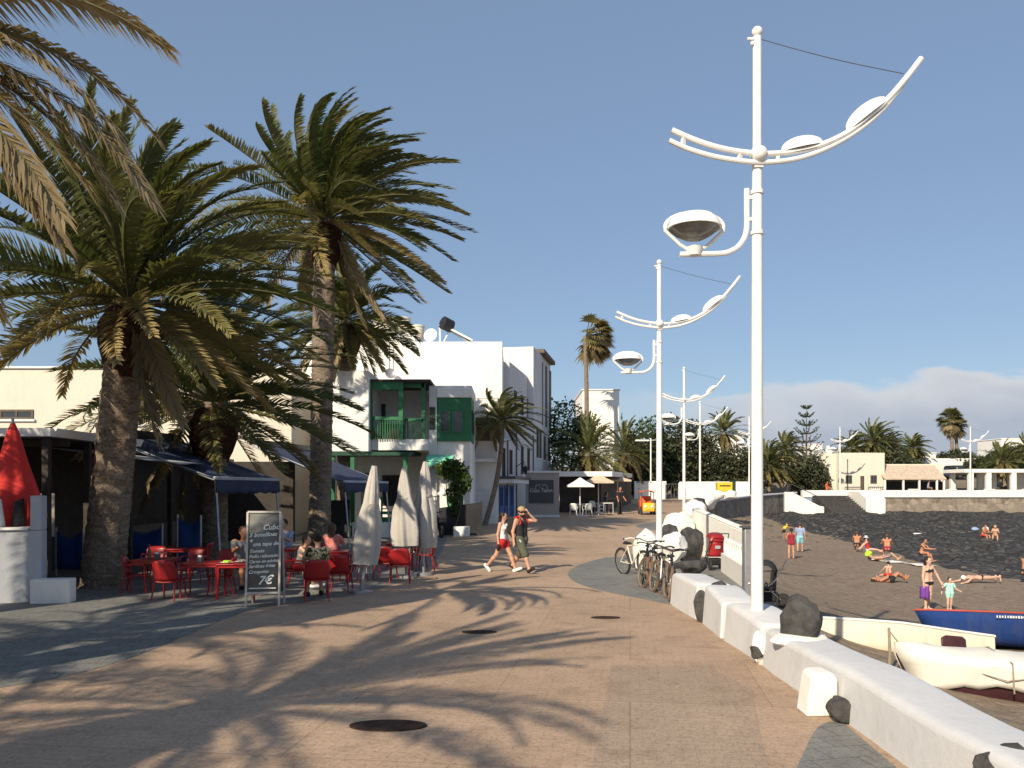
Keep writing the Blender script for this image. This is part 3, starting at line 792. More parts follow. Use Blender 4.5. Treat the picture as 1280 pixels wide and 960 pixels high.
def lerp(a, b, t): return np.asarray(a) * (1 - t) + np.asarray(b) * t
def person(label, loc, rotz=0, h=1.7, female=False, skin='skin', wear=(), hair=('short', 'hair'), shoes=None, res=.016, rot=None, fingers=False, group=None, fat=1.0, zoff=0, extra=None, lie=False, **pose):
    J = skeleton(h=h, female=female, **pose); caps = body_caps(J, h, female, fingers, fat)
    V, Q = sdf_surface(caps, res, .022 * h)
    E = Euler(rot, 'XYZ').to_matrix() if rot else Matrix.Rotation(rotz, 3, 'Z')
    Em = np.array(E); zmin = (V @ Em.T)[:, 2].min()
    me_off = np.array(Em.T @ np.array([0, 0, -zmin + zoff]))
    def mk(name, caps_, m, parent=None, clips=(), k=.02, rs=None):
        v, q = sdf_surface(caps_, rs or res, k * h, clips); v = v + me_off
        return arr_obj(name, v, [q], None, m, parent, None, True)
    body = arr_obj('person', V + me_off, [Q], None, skin, None, loc, True)
    body.rotation_euler = E.to_euler(); put(body, label, 'person', group); ORG[body] = Vector((0, 0, 0))
    U = nrm(J['chest'] - J['pel'])
    hr = J['hr']; g = .010 * h
    # hair
    kind, hm = hair
    if kind:
        hc = [(hr((0, .018, .028)), hr((0, .012, .022)), .060 * h, .059 * h)]
        if kind == 'long':
            for s in (-1, 0, 1): hc.append((hr((s * .030, .042, .01)), hr((s * .036, .060, -.13)), .034 * h, .022 * h))
        if kind == 'bun': hc.append((hr((0, .07, .05)), hr((0, .078, .055)), .026 * h, .024 * h))
        if kind == 'tail': hc += [(hr((0, .065, .03)), hr((0, .085, -.10)), .022 * h, .013 * h)]
        n = hr((0, -1, .35)) - hr((0, 0, 0)); n = nrm(n)
        mk('hair', hc, hm, body, [(hr((0, -.030, .03)), n)] if kind == 'short' or kind == 'bun' or kind == 'tail' else [(hr((0, -.030, .03)), n)])
    if fingers or res < .014:
        for s in (-1, 1):
            e = MB(); e.ball(Vector(hr((s * .021, -.0545, .012)) + me_off), .0075 * h, 8, 6); e.build('eye', 'black', body, local=True)
    for item in wear:
        kd, m = item[0], item[1]
        if kd in ('tank', 'tee', 'dress', 'crop'):
            cc = []
            for s, nm in ((-1, 'R'), (1, 'L')):
                Sx = np.array([s, 0, 0]); wa = (.030 if female else .042)
                b0 = J['pel'] + Sx * .046 * h
                cc += [(b0 - U * (.0 if kd != 'crop' else -.1) * h, J['pel'] + Sx * wa * h + U * .11 * h, (.060 if female else .058) * h * fat + g, .052 * h * fat + g * .8),
                       (J['pel'] + Sx * wa * h + U * .11 * h, J['chest'] + Sx * .052 * h, .050 * h * fat + g, .058 * h + g * .7),
                       (J['chest'] + Sx * .052 * h, J['sho' + nm] * .72 + J['neck'] * .28 - U * .01 * h, .058 * h + g * .7, .034 * h + g * .5)]
                if female: 
                    Fw = np.cross(U, np.array([1.0, 0, 0])); Fw = -Fw if Fw[1] > 0 else Fw
                    cc.append((J['chest'] + Sx * .042 * h - U * .01 * h + Fw * .045 * h, J['chest'] + Sx * .043 * h - U * .015 * h + Fw * .058 * h, .030 * h + g * .6, .024 * h + g * .6))
                if kd in ('tee', 'dress'): cc.append((J['sho' + nm], lerp(J['sho' + nm], J['elb' + nm], .62), .034 * h + g, .030 * h + g))
                if kd == 'dress': cc.append((J['hip' + nm], lerp(J['hip' + nm], J['knee' + nm], .92), .064 * h + g, .060 * h + g))
            cl = [(J['neck'] - U * .012 * h, U)]
            if kd == 'crop': cl.append((J['chest'] - U * .07 * h, -U))
            elif kd != 'dress': cl.append((J['pel'] - U * .012 * h, -U))
            mk('shirt' if kd != 'dress' else 'dress', cc, m, body, cl)
        if kd in ('shorts', 'trunks', 'briefs', 'trousers'):
            f = {'shorts': .55, 'trunks': .75, 'briefs': .02, 'trousers': 1}[kd]; lo = item[2] if len(item) > 2 else f
            cc = []
            for s, nm in ((-1, 'R'), (1, 'L')):
                Sx = np.array([s, 0, 0])
                cc += [(J['pel'] + Sx * .046 * h, J['pel'] + Sx * .044 * h + U * .055 * h, (.063 if female else .059) * h * fat + g * .7, .055 * h * fat + g * .7),
                       (J['pel'] + Sx * .042 * h + np.array([0, .022 * h, -.02 * h]), J['pel'] + Sx * .045 * h + np.array([0, .024 * h, -.03 * h]), .050 * h + g * .6, .048 * h + g * .6)]
                if kd == 'trousers': cc.append((J['knee' + nm], J['ank' + nm], .04 * h + g * .5, .032 * h + g))
                if f > .1: cc.append((J['hip' + nm], lerp(J['hip' + nm], J['knee' + nm], lo), .058 * h * fat + g, (.050 if kd != 'trousers' else .04) * h + g))
            mk(kd, cc, m, body, [(J['pel'] + U * (.055 if kd != 'briefs' else .02) * h, U)] + ([(J['pel'] - U * .075 * h, -U)] if kd == 'briefs' else []))
        if kd == 'bra':
            Fw = np.cross(U, np.array([1.0, 0, 0])); Fw = -Fw if Fw[1] > 0 else Fw
            cc = []
            for s in (-1, 1):
                Sx = np.array([s, 0, 0]); cc.append((J['chest'] + Sx * .042 * h - U * .01 * h + Fw * .047 * h, J['chest'] + Sx * .043 * h - U * .015 * h + Fw * .060 * h, .030 * h + g * .5, .024 * h + g * .5))
                cc.append((J['chest'] + Sx * .04 * h - U * .03 * h, J['chest'] + Sx * .055 * h - U * .03 * h, .056 * h + g * .35, .058 * h + g * .3))
            mk('bikini_top', cc, m, body, [(J['chest'] + U * .018 * h, U), (J['chest'] - U * .042 * h, -U)])
    if shoes:
        for nm in 'RL':
            mk('shoe', [(J['heel' + nm], J['toe' + nm], .024 * h + g * .4, .019 * h + g * .4), (J['ank' + nm] * .4 + J['heel' + nm] * .6, J['heel' + nm], .022 * h, .025 * h + g * .3)], shoes, body)
    if extra: extra(body, J, h, me_off, mk)
    return body
# ------------------------------------------------------------------ ground
def ground():
    m = MB(); ys = list(np.arange(-30, 30, 3.0)) + list(np.arange(30, 97.1, 3.35)); ys[-1] = 97.0
    xs = np.concatenate([np.linspace(0, 1, 25)])
    vs = []; n = len(xs)
    for y in ys:
        c = coast(y)
        for t in xs: vs.append((-70 + (c + 70) * t, y, gz(y)))
    fs = [(j * n + i, j * n + i + 1, (j + 1) * n + i + 1, (j + 1) * n + i) for j in range(len(ys) - 1) for i in range(n - 1)]
    m.add(vs, fs); put(m.build('promenade', 'promenade', smooth=60), kind='structure')
    # far land behind the sea front
    m = MB(); ys = [97, 100, 103, 108, 114, 122, 130, 150, 170, 230, 320, 450, 700]; xs = np.linspace(-420, 420, 43); n = len(xs)
    vs = [(x, y, gz(y) + (0 if y < 104 else .5 * math.sin(x * .05) + .015 * max(0, x - 20) * min(1, (y - 103) / 40))) for y in ys for x in xs]
    fs = [(j * n + i, j * n + i + 1, (j + 1) * n + i + 1, (j + 1) * n + i) for j in range(len(ys) - 1) for i in range(n - 1)]
    m.add(vs, fs); put(m.build('town_ground', mat('dry_earth', (.20, .165, .125), .95, .3, .3, .4, 8), smooth=60), kind='structure')
    # beach, fine sheet
    m = MB(); ys = np.arange(-30, 98.1, 1.0); k = 70
    vs = []
    for y in ys:
        c = coast(y)
        for i in range(k):
            t = i / (k - 1); x = c + .01 + (190 - c) * t ** 2.1
            vs.append((x, y, sand_z(x, y)))
    fs = [(j * k + i, j * k + i + 1, (j + 1) * k + i + 1, (j + 1) * k + i) for j in range(len(ys) - 1) for i in range(k - 1)]
    m.add(vs, fs); put(m.build('beach_sand', 'sand', smooth=60), kind='structure')
    # dark lava reef: low sheet over the sand, its edge traced as a shoreline
    edge = [(938, 641), (965, 652), (1005, 663), (1050, 674), (1100, 687), (1150, 703), (1215, 717), (1300, 727), (1420, 742)]
    pts = [GS(*e) for e in edge]
    m = MB(); rg = np.random.default_rng(5); U, V = 150, 60
    def P(u, v):
        q = u * (len(pts) - 1); i = min(int(q), len(pts) - 2); p = pts[i].lerp(pts[i + 1], q - i)
        far = Vector((p.x + 6 + 60 * u, 95.5, 0)); t = v ** 1.4
        w = p.lerp(far, t); x, y = w.x + .3 * math.sin(u * 60 + v * 9), w.y + .25 * math.sin(u * 95)
        hgt = .02 + .30 * min(1, v * 5) * (.5 + .5 * math.sin(x * 1.7 + 2 * math.sin(y * .8))) * (.5 + .5 * math.sin(y * 1.3 + x * .6)) + .16 * rg.uniform() ** 2 * min(1, v * 6)
        return (x, y, sand_z(x, y) + hgt - (.05 if v == 0 else 0))
    m.grid(P, U, V); put(m.build('lava_reef', 'reef', smooth=25), kind='structure')
    # loose stones strewn over reef and sand: nobody could count them
    m = MB()
    for i in range(1150):
        if i < 900: c = GS(rg.uniform(900, 1330), 643 + 100 * rg.uniform() ** 1.3)
        else: c = GS(rg.uniform(955, 1300), rg.uniform(690, 830))
        s = rg.uniform(.03, .12) * (1.5 if i < 900 else .35)
        if i < 900 and c.y < 60:
            pj = 640 + F * c.x / c.y; pk = HZ + F * (CAMZ - c.z) / c.y
            if pk > np.interp(pj, [e[0] for e in edge], [e[1] for e in edge]) - 2: continue
        if i > 900 and rg.uniform() < .5: continue
        m.ball(c + Vector((0, 0, s * .25)), (s * rg.uniform(.7, 1.4), s * rg.uniform(.7, 1.3), s * .6), 6, 4)
    put(m.build('beach_stones', mat('grey_pebbles', (.11, .10, .09), .95, .6, 1.1), smooth=20), kind='stuff')
    # grey paving aprons (4 mm sheets)
    def sheet(name, pts, m_, dz):
        P = []
        for p in pts:
            g = G(*p); P.append((g.x, g.y, g.z + dz))
        mb = MB(); mb.add(P, [tuple(range(len(P)))]); o = mb.build(name, m_, smooth=0); put(o, kind='structure'); return o
    def smooth(pts, k=6):
        out = []
        for i in range(len(pts) - 1):
            p0, p1, p2, p3 = pts[max(i - 1, 0)], pts[i], pts[i + 1], pts[min(i + 2, len(pts) - 1)]
            for j in range(k):
                t = j / k
                out.append(tuple(.5 * (2 * p1[a] + (p2[a] - p0[a]) * t + (2 * p0[a] - 5 * p1[a] + 4 * p2[a] - p3[a]) * t * t + (3 * p1[a] - p0[a] - 3 * p2[a] + p3[a]) * t ** 3) for a in (0, 1)))
        return out + [pts[-1]]
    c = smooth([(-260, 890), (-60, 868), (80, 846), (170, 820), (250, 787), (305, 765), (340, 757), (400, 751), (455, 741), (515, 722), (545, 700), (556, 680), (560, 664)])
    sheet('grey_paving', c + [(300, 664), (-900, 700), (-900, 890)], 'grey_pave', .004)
    c = smooth([(848, 758), (800, 748), (755, 739), (722, 729), (710, 718), (722, 707), (757, 697), (800, 690), (835, 684)])
    sheet('paving_apron', c + [(862, 690), (858, 740)], 'grey_pave', .004)
    c = smooth([(838, 664), (805, 661), (795, 658), (805, 655), (845, 651)]); sheet('paving_apron', c, 'grey_pave', .004)
    c = smooth([(985, 985), (1003, 945), (1018, 915), (1032, 904), (1052, 902)]); sheet('paving_apron', c + [(1150, 985)], 'grey_pave', .004)
    for q in ([(764, 832), (892.5, 832), (892.5, 990), (735, 990)], [(893.5, 838), (940, 862), (952, 925), (968, 990), (893.5, 990)]):
        sheet('paving_patch', q, 'patch', .003 if q[0][0] < 800 else .0034)
    for i, (px, py, w, lab) in enumerate(((485, 908, .36, 'large dark iron manhole cover inside the nearest palm shadow'), (599, 790.5, .27, 'small dark manhole cover on the sunlit pavers in mid promenade'), (757, 772.5, .25, 'small dark manhole cover nearest the parked bicycles'))):
        g = G(px, py); t = thing('manhole_cover', lab, 'manhole cover', (g.x, g.y, g.z + .004), 0, 'manhole covers in the promenade'); t.scale = (1, .5, 1)
        m = MB(); m.lathe([(w, 0), (w, .012), (w - .045, .013)], (0, 0, 0), 32); m.build('rim', 'rustiron', t, local=True)
        m = MB(); m.lathe([(w - .05, 0), (w - .05, .010)], (0, 0, 0), 28)
        m.build('lid', 'rustiron', t, local=True)
ground()

# ------------------------------------------------------------------ sea-front low walls
def wobble(o, s=.012, seed=0):
    rg = random.Random(seed)
    for v in o.data.vertices:
        v.co.x += rg.uniform(-s, s); v.co.z += rg.uniform(-s, s) if v.co.z > .1 else 0
def lowwall(label, prof, y0, y1, x0, x1, step=.6, seed=0, m='lowwall'):
    """prof: (dx, z) cross-section, swept from y0 to y1 with rounded irregular plaster"""
    rg = random.Random(seed); n = max(2, int((y1 - y0) / step)); mb = MB(); k = len(prof); vs = []
    for i in range(n + 1):
        t = i / n; y = y0 + (y1 - y0) * t; ox = x0 + (x1 - x0) * t
        e = .0 if 0 < i < n else .06
        a, b = .018 * math.sin(y * 1.7 + seed) + rg.uniform(-.006, .006), .016 * math.sin(y * 2.3 + seed * 2) + rg.uniform(-.006, .006)
        for (dx, z, zz) in prof: vs.append((ox + dx + a, y + (.05 if i == 0 else -.05 if i == n else 0) * (1 if z > .3 else 0), (z + (zz - z) * t) + (b - e * .5 if z > .3 else 0)))
    fs = [(i * k + j, (i + 1) * k + j, (i + 1) * k + (j + 1) % k, i * k + (j + 1) % k) for i in range(n) for j in range(k)]
    fs += [tuple(range(k)), tuple(n * k + j for j in range(k - 1, -1, -1))]
    mb.add(vs, fs)
    o = mb.build('low_wall', m, at=((x0 + x1) / 2, (y0 + y1) / 2, 0), bevel=.045, seg=3, smooth=50)
    return put(o, label, 'low wall', 'whitewashed low walls along the promenade')
def prof(w, h0, h1, base=-1.0):
    return [(0, base, base), (0, 0, 0), (.035, h0 - .02, h1 - .02), (.10, h0 + .015, h1 + .015), (w - .06, h0, h1), (w, h0 - .06, h1 - .06), (w + .05, base, base)]
lowwall('longest low wall of whitewashed masonry running out of the photo at lower right', prof(.66, .43, .47), -3.0, 10.55, 3.17, 3.13, seed=1)
lowwall('short low white wall in which the nearest lamp post stands', prof(.70, .50, .56), 10.66, 12.3, 3.12, 3.10, .35, 2)
lowwall('low white wall tapering up between the nearest lamp post and the dark gap stone', prof(.62, .54, .66), 12.42, 13.85, 3.10, 3.12, .35, 3)
lowwall('farthest low white wall block ending beside the parked bicycles', prof(.66, .62, .60), 14.25, 16.2, 3.12, 3.04, .35, 4)
def rock(label, c, r, seed, m='rock', sub=3, group='basalt rocks set in the sea wall', at=None):
    bm = bmesh.new(); bmesh.ops.create_icosphere(bm, subdivisions=sub, radius=1)
    rg = np.random.default_rng(seed); ph = rg.uniform(0, 6, 9)
    cuts = [(nrm(rg.normal(size=3)), rg.uniform(.62, .88) if m in ('rock',) else rg.uniform(.80, .95)) for _ in range(11)]
    for v in bm.verts:
        n = np.array(v.co)
        for d, o in cuts:
            k = n @ d - o
            if k > 0: n = n - d * k * .92
        f = 1 + .07 * math.sin(4 * n[0] + ph[3]) * math.sin(5 * n[2] + ph[5]) + .05 * math.sin(9 * n[0] + 8 * n[1] + ph[6]) + rg.uniform(-.022, .022)
        v.co = Vector((n[0] * r[0], n[1] * r[1], n[2] * r[2])) * f
    me = bpy.data.meshes.new('rock'); bm.to_mesh(me); bm.free(); me.materials.append(M[m])
    me.polygons.foreach_set('use_smooth', [True] * len(me.polygons)); me.set_sharp_from_angle(angle=R(32))
    o = bpy.data.objects.new('rock', me); COL.objects.link(o); o.location = c
    return put(o, label, 'rock', group)
# boulder on wall top with white mortar collar
p = W(1003, 790, 9.9)
rock('tall dark basalt boulder standing on the low wall right of the lamp post', (p.x, p.y, .60), (.25, .25, .36), 3)
o = rock('white mortar collar under the tall dark boulder', (p.x - .02, p.y - .03, .44), (.36, .3, .085), 14, 'wallclean', group='mortar lumps'); o['category'] = 'mortar'; o.name = 'mortar_collar'
# rock ball bedded against the wall + white block
t = put(MB().prism([(2.845, 8.12, 0), (3.155, 8.12, 0), (3.155, 8.12, .36), (3.11, 8.12, .425), (2.945, 8.12, .425), (2.90, 8.12, .39)], (0, .30, 0)).build('white_block', 'wallclean', at=(3.0, 8.25, 0), bevel=.025, seg=3), 'white painted upright block against the near low wall beside a round stone', 'block')
rock('round dark stone at the foot of the white upright block', (3.11, 7.95, .125), (.155, .15, .14), 21)
rock('dark domed rock cut off by the lower right corner of the photo', (3.36, 5.55, .30), (.28, .26, .20), 9)
rock('dark upright stone wedged in the gap between two low walls', (3.14, 13.98, .24), (.13, .16, .30), 11)
rock('small dark stone mortared to the wall foot beneath the lamp post', (3.07, 10.55, .16), (.085, .10, .11), 12)
o = rock('white mortar patch round the small stone beneath the lamp post', (3.13, 10.60, .2), (.12, .11, .22), 15, 'wallclean', group='mortar lumps'); o['category'] = 'mortar'; o.name = 'mortar_patch'
rock('flat dark rock lying on the last low wall top by the stroller', (3.44, 13.95, .62), (.13, .2, .08), 13)
# white painted boulders round the second lamp
for i, (px, py, Y, r, lab, m) in enumerate((
    (807, 690, 23.6, (.40, .45, .62), 'white painted boulder behind the bicycle handlebars left of the second lamp', 'wallclean'),
    (842, 684, 23.0, (.36, .4, .42), 'white painted boulder just right of the second lamp pole', 'wallclean'),
    (848, 658, 28.5, (.55, .6, .52), 'white painted boulder farther up the sea wall in front of the third lamp', 'wallclean'),
    (862, 680, 25.0, (.42, .5, .6), 'big dark basalt boulder between white rocks and the ramp wall', 'rock'),
    (838, 666, 26.2, (.3, .3, .3), 'dark rock peeping between the white painted boulders', 'rock'),
    (869, 638, 36.5, (.55, .6, .45), 'white painted rock at the foot of the third lamp', 'wallclean'),
    (882, 627, 44.0, (.6, .6, .45), 'white painted rock at the start of the curved stone wall', 'wallclean'),
    (874, 632, 42.0, (.5, .5, .45), 'dark rock next to the third lamp foot', 'rock'),
    (866, 708, 20.8, (.40, .35, .2), 'low brown rock on the landing behind the last low wall', 'rock'))):
    p = W(px, py, Y); rock(lab, p, r, 30 + i, m, group='rocks heaped along the sea wall')
# landing and ramp
put(MB().prism([(3.70, 13.9, -.012), (3.76, 13.9, -.012), (5.1, 18, -.012), (6.2, 22.5, -.012), (6.35, 29, -.012), (3.70, 29, -.012)], (0, 0, .016)).build('ramp_landing', 'grey_pave'), kind='structure')
rp = MB().prism([(6.2, 29, -.4), (6.62, 23.6, -.9), (6.62, 23.6, .98), (6.2, 29, 1.52)], (.26, .03, 0))
t = thing('ramp_wall', 'bright white sloping parapet wall of the beach ramp behind the red stroller', 'ramp wall', (6.3, 26, 0))
rp.build('wall', 'wallclean', t, bevel=.03)
MB().prism([(6.19, 29, 1.523), (6.61, 23.6, .983), (6.61, 23.6, 1.02), (6.19, 29, 1.56)], (.28, .03, 0)).build('coping', 'wallclean', t, bevel=.02)
t = thing('balustrade', 'white pierced balustrade in shade right of the red stroller', 'balustrade', (5.3, 18, 0))
pl = Pl((5.62, 22.6), (-.62, -5.2), (-1, .12))
m = MB(); pl.box(m, 0, 5.2, -1.0, .50, -.2, 0); m.build('wall', 'wallclean', t, bevel=.015)
m = MB()
for i in range(14):
    u = .18 + i * .37
    m.tube([pl.p(u + .14 * math.cos(a), .68 + .21 * math.sin(a), -.1) for a in np.linspace(0, 2 * PI, 13)[:-1]], .035, 6, closed=True)
m.build('rings', 'wallclean', t)
p = G(932, 752)
t = thing('shower_post', 'tall grey metal post on the landing left of the nearest lamp pole', 'post', (4.32, 15.4, -.06))
MB().box((0, 0, .78), (.16, .2, 1.56)).build('post', 'steel', t, local=True, bevel=.01)
MB().box((0, 0, 1.575), (.24, .28, .03)).build('cap', 'dsteel', t, local=True, bevel=.005)
MB().ball((0, -.105, .55), .02).build('button', 'white', t, local=True)

# curved rubble retaining wall under the promenade edge (far), with pale coping
def coastwall(name, label, y0, y1, down, cap=True, m='rubble', parap=.0, capm='greywall'):
    t = thing(name, label, 'retaining wall', (coast(y0), y0, gz(y0)))
    mb, cp = MB(), MB(); vs = []; cv = []; n = int((y1 - y0) / 1.5)
    for i in range(n + 1):
        y = y0 + (y1 - y0) * i / n; x = coast(y); z = gz(y) + parap
        vs += [(x - .5, y, z), (x - .5, y, z - .4 - parap), (x + .12, y, z - down), (x, y, z)]
        cv += [(x - .62, y, z + .003), (x + .1, y, z + .003), (x + .1, y, z + .16), (x - .62, y, z + .16)]
    q = lambda n: [(i * 4 + j, i * 4 + (j + 1) % 4, (i + 1) * 4 + (j + 1) % 4, (i + 1) * 4 + j) for i in range(n) for j in range(4)] + [(0, 1, 2, 3), (n * 4 + 3, n * 4 + 2, n * 4 + 1, n * 4)]
    mb.add(vs, q(n)); mb.build('wall', m, t, smooth=50)
    if cap: cp.add(cv, q(n)); cp.build('coping', capm, t, smooth=50, bevel=.03)
coastwall('sea_wall', 'curved dark rubble sea wall with grey coping below the far promenade', 29.5, 96.5, 2.6, parap=.35)
t = thing('sea_wall', 'straight rubble sea wall below the far restaurant terrace', 'retaining wall', (60, 97, 1.4))
MB().prism([(41, 96.75, -1.5), (41, 97.6, -1.5), (41, 97.6, 1.30), (41, 97.0, 1.30)], (120, 0, 0)).build('wall', 'rubble', t)
MB().b2(33.5, 161, 96.8, 97.5, 1.303, 2.12).build('parapet', 'white', t, bevel=.03)
m = MB()
for i in range(26): m.box((42 + i * 4.4, 97.15, 2.2), (.9, .8, .16))
m.build('coping_blocks', 'white', t, bevel=.03)
# beach stairs
t = thing('beach_stairs', 'dark stone beach stairs between two white side walls', 'stairs', (36, 94, 0))
m = MB()
for i in range(11): m.b2(34.6, 38.4 - i * .0, 90.2 + i * .55, 97, -.55 + i * .19, -.55 + (i + 1) * .19 - .003 * i)
m.build('steps', 'rock', t, bevel=.02)
MB().prism([(29.4, 90.4, -.8), (33.6, 90.4, -.8), (33.6, 90.4, .35), (33.1, 90.4, .45), (30.2, 90.4, 1.9), (29.4, 90.4, 1.95)], (0, .5, 0)).build('side_wall', 'wallclean', t, bevel=.03)
MB().prism([(38.6, 91.5, -.8), (38.6, 97, -.8), (38.6, 97, 2.0), (38.6, 93.5, 2.0), (38.6, 91.5, 1.2)], (2.1, 0, 0)).build('side_wall', 'wallclean', t, bevel=.03)
m = MB(); m.tube([(29.6, 90.5, 1.95), (29.7, 90.5, 2.75), (30.2, 90.5, 2.75), (33.4, 90.5, 1.25), (33.4, 90.5, .5)], .04, 6); m.build('handrail', 'dsteel', t)

# ------------------------------------------------------------------ street lamps
def Lp(px, py, y=0): return Vector(((px - 945.5) / 90.5, y, (811 - py) / 90.5))
def make_lamp(label, loc):
    t = thing('street_lamp', label, 'street lamp', loc, 0, 'white mast lamps along the sea front')
    m = MB(); m.lathe([(.085, 0), (.083, 1.5), (.078, 4.0), (.070, 6.3), (.066, 6.75), (.062, 6.8), (.060, 8.40), (.06, 8.45)], (0, 0, 0), 16)
    for z in (6.28, 5.72): m.lathe([(.09, z), (.09, z + .05)], (0, 0, 0), 14)
    m.build('pole', 'lamp', t, local=True)
    MB().ball((0, 0, 8.52), .075, 12, 9).build('finial', 'lamp', t, local=True)
    def spl(pts, y, k=5):
        P = [Lp(a, b, y) for a, b in pts]; out = []
        for i in range(len(P) - 1):
            a, b, c, d = P[max(i - 1, 0)], P[i], P[i + 1], P[min(i + 2, len(P) - 1)]
            for j in range(k):
                s = j / k; out.append(.5 * (2 * b + (c - a) * s + (2 * a - 5 * b + 4 * c - d) * s * s + (3 * b - a - 3 * c + d) * s ** 3))
        return out + [P[-1]]
    U = [(837, 167), (870, 181), (905, 191), (945, 196), (985, 194), (1025, 184), (1062, 165), (1098, 135), (1125, 105), (1146, 78)]
    Lo = [(834, 179), (862, 191), (900, 201), (945, 206), (985, 203), (1022, 192), (1060, 172), (1093, 146), (1118, 117), (1132, 97)]
    m = MB(); m.tube(spl(U, -.11), .040, 10); m.build('upper_arm', 'lamp', t, local=True)
    m = MB(); m.tube(spl(Lo, -.09), .036, 10); m.build('lower_arm', 'lamp', t, local=True)
    m = MB()
    for a, b in (((852, 173), (851, 186)), ((922, 194), (921, 204)), ((968, 196), (968, 205)), ((1040, 177), (1043, 183)), ((1112, 120), (1118, 117))):
        s_ = MB(); s_.bar(Lp(*a, -.11), Lp(*b, -.09), .05); s_.build('spacer', 'lamp', t, local=True)
    m = MB(); m.ball((0, -.11, (811 - 196) / 90.5), .11, 12, 8); m.build('hub', 'lamp', t, local=True); m = MB(); m.bar((0, -.1, (811 - 197) / 90.5), (0, 0, (811 - 197) / 90.5), .1); m.bar((0, -.09, (811 - 206) / 90.5), (0, 0, (811 - 206) / 90.5), .12)
    m.build('cross_bolt', 'lamp', t, local=True); m = MB(); m.lathe([(.075, 6.68), (.095, 6.72), (.095, 6.86), (.075, 6.9)], (0, 0, 0), 14)
    m.build('collar', 'lamp', t, local=True)
    for (c0, c1) in (((972, 194), (1026, 183)), ((1054, 169), (1106, 128))):
        a, b = Lp(*c0, -.1), Lp(*c1, -.1); d = (b - a); L = d.length; ang = math.atan2(d.z, d.x)
        rot = Matrix.Rotation(-ang, 3, 'Y'); c = (a + b) / 2
        m = MB(); prf = [(.001, 0)]
        def dome(u, v):
            x = (u - .5) * L; s = math.sqrt(max(0, 1 - (2 * u - 1) ** 2)); w = (v - .5) * .17 * s; h = .165 * s * math.sqrt(max(0, 1 - (2 * v - 1) ** 2))
            return tuple(c + rot @ Vector((x, w, h + .0)))
        m.grid(dome, 18, 10); hd = m.build('lamp_head', 'lamp', t, local=True)
        m = MB(); m.grid(lambda u, v: tuple(c + rot @ Vector(((u - .5) * L * .97, (v - .5) * .11 * math.sqrt(max(0, 1 - (2 * u - 1) ** 2)), -.045 - .012 * math.sqrt(max(0, 1 - (2 * u - 1) ** 2)) * (1 - (2 * v - 1) ** 2)))), 14, 8)
        m.build('diffuser', 'lampglass', hd, local=True)
    m = MB(); a, b = Lp(948, 50, -.03), Lp(1124, 97, -.11); m.tube([a.lerp(b, i / 8) - Vector((0, 0, .03 * math.sin(PI * i / 8))) for i in range(9)], .006, 5); m.build('stay_cable', 'cable', t, local=True)
    m = MB(); m.bar(a - Vector((.17, 0, 0)), a, .03); m.ball(a - Vector((.1, 0, .06)), .03, 6, 5); m.build('cable_clip', 'lamp', t, local=True)
    # lantern bracket
    B = [(932.5, 236), (932.5, 260), (932.5, 282), (930, 296), (922, 308), (910, 315), (897, 317), (870, 317.5), (849, 318)]
    m = MB(); m.tube(spl(B, 0, 4), .038, 10); m.bar(Lp(932, 247), Lp(945, 247), .045); m.bar(Lp(932, 274), Lp(945, 274), .045)
    m.build('bracket', 'lamp', t, local=True)
    cx, cz = (867 - 945.5) / 90.5, (811 - 286) / 90.5
    m = MB(); m.lathe([(.375, .0), (.37, .025), (.33, .115), (.25, .18), (.12, .215), (.01, .22)], (cx, 0, cz), 24); m.build('lantern_hood', 'lamp', t, local=True)
    m = MB(); m.lathe([(.05, -.150), (.14, -.140), (.25, -.085), (.32, -.025), (.345, -.004)], (cx, 0, cz), 24); m.build('lantern_bowl', 'lampglass', t, local=True)
    m = MB()
    m.tube([(cx + .405 * math.cos(a), 0, cz + .02 + .205 * math.sin(a)) for a in np.linspace(0, PI, 15)], .028, 8)
    for s in (-1, 1): m.tube([(cx + s * .405, 0, cz + .03), (cx + s * .40, 0, cz - .03), (cx + s * .20, 0, cz - .22), (cx + s * .03, 0, cz - .32)], .026, 8)
    m.lathe([(.09, -.37), (.10, -.33), (.12, -.26), (.05, -.23)], (cx, 0, cz), 12)
    m.build('lantern_cradle', 'lamp', t, local=True)
    return t
lamp0 = make_lamp('nearest and tallest white mast lamp rising from the low wall', (3.385, 11.6, 0))
for px, Y, lab in ((824, 23.35, 'second white mast lamp rising behind the parked bicycles'), (855, 45.9, 'third white mast lamp among the white painted rocks'), (875, 68, 'fourth white mast lamp, smallest of the four in the row'), (936.5, 86.5, 'white mast lamp half hidden behind the nearest lamp pole, before the palms'),):
    clone(lamp0, (X_(px, Y), Y, gz(Y) + .0), None, lab)
for px, lab in ((1050, 'far white mast lamp in front of the cream flat-roofed building'), (1213, 'far white mast lamp in front of the white pergola')):
    clone(lamp0, (X_(px, 98.5), 98.5, 1.42), None, lab, scale=.95)
# different, single-arm lamp farther left
t = thing('banner_lamp', 'thin white post with one flat horizontal head, left of the second lamp', 'street lamp', (X_(813.5, 72), 72, gz(72)))
m = MB(); m.lathe([(.07, 0), (.06, 5.3), (.05, 5.75)], (0, 0, 0), 10); m.build('pole', 'lamp', t, local=True)
m = MB(); m.box((-.75, 0, 5.55), (1.15, .4, .14)); m.bar((-.3, 0, 5.55), (.45, 0, 5.6), .06); m.build('lamp_head', 'lamp', t, local=True, bevel=.04)

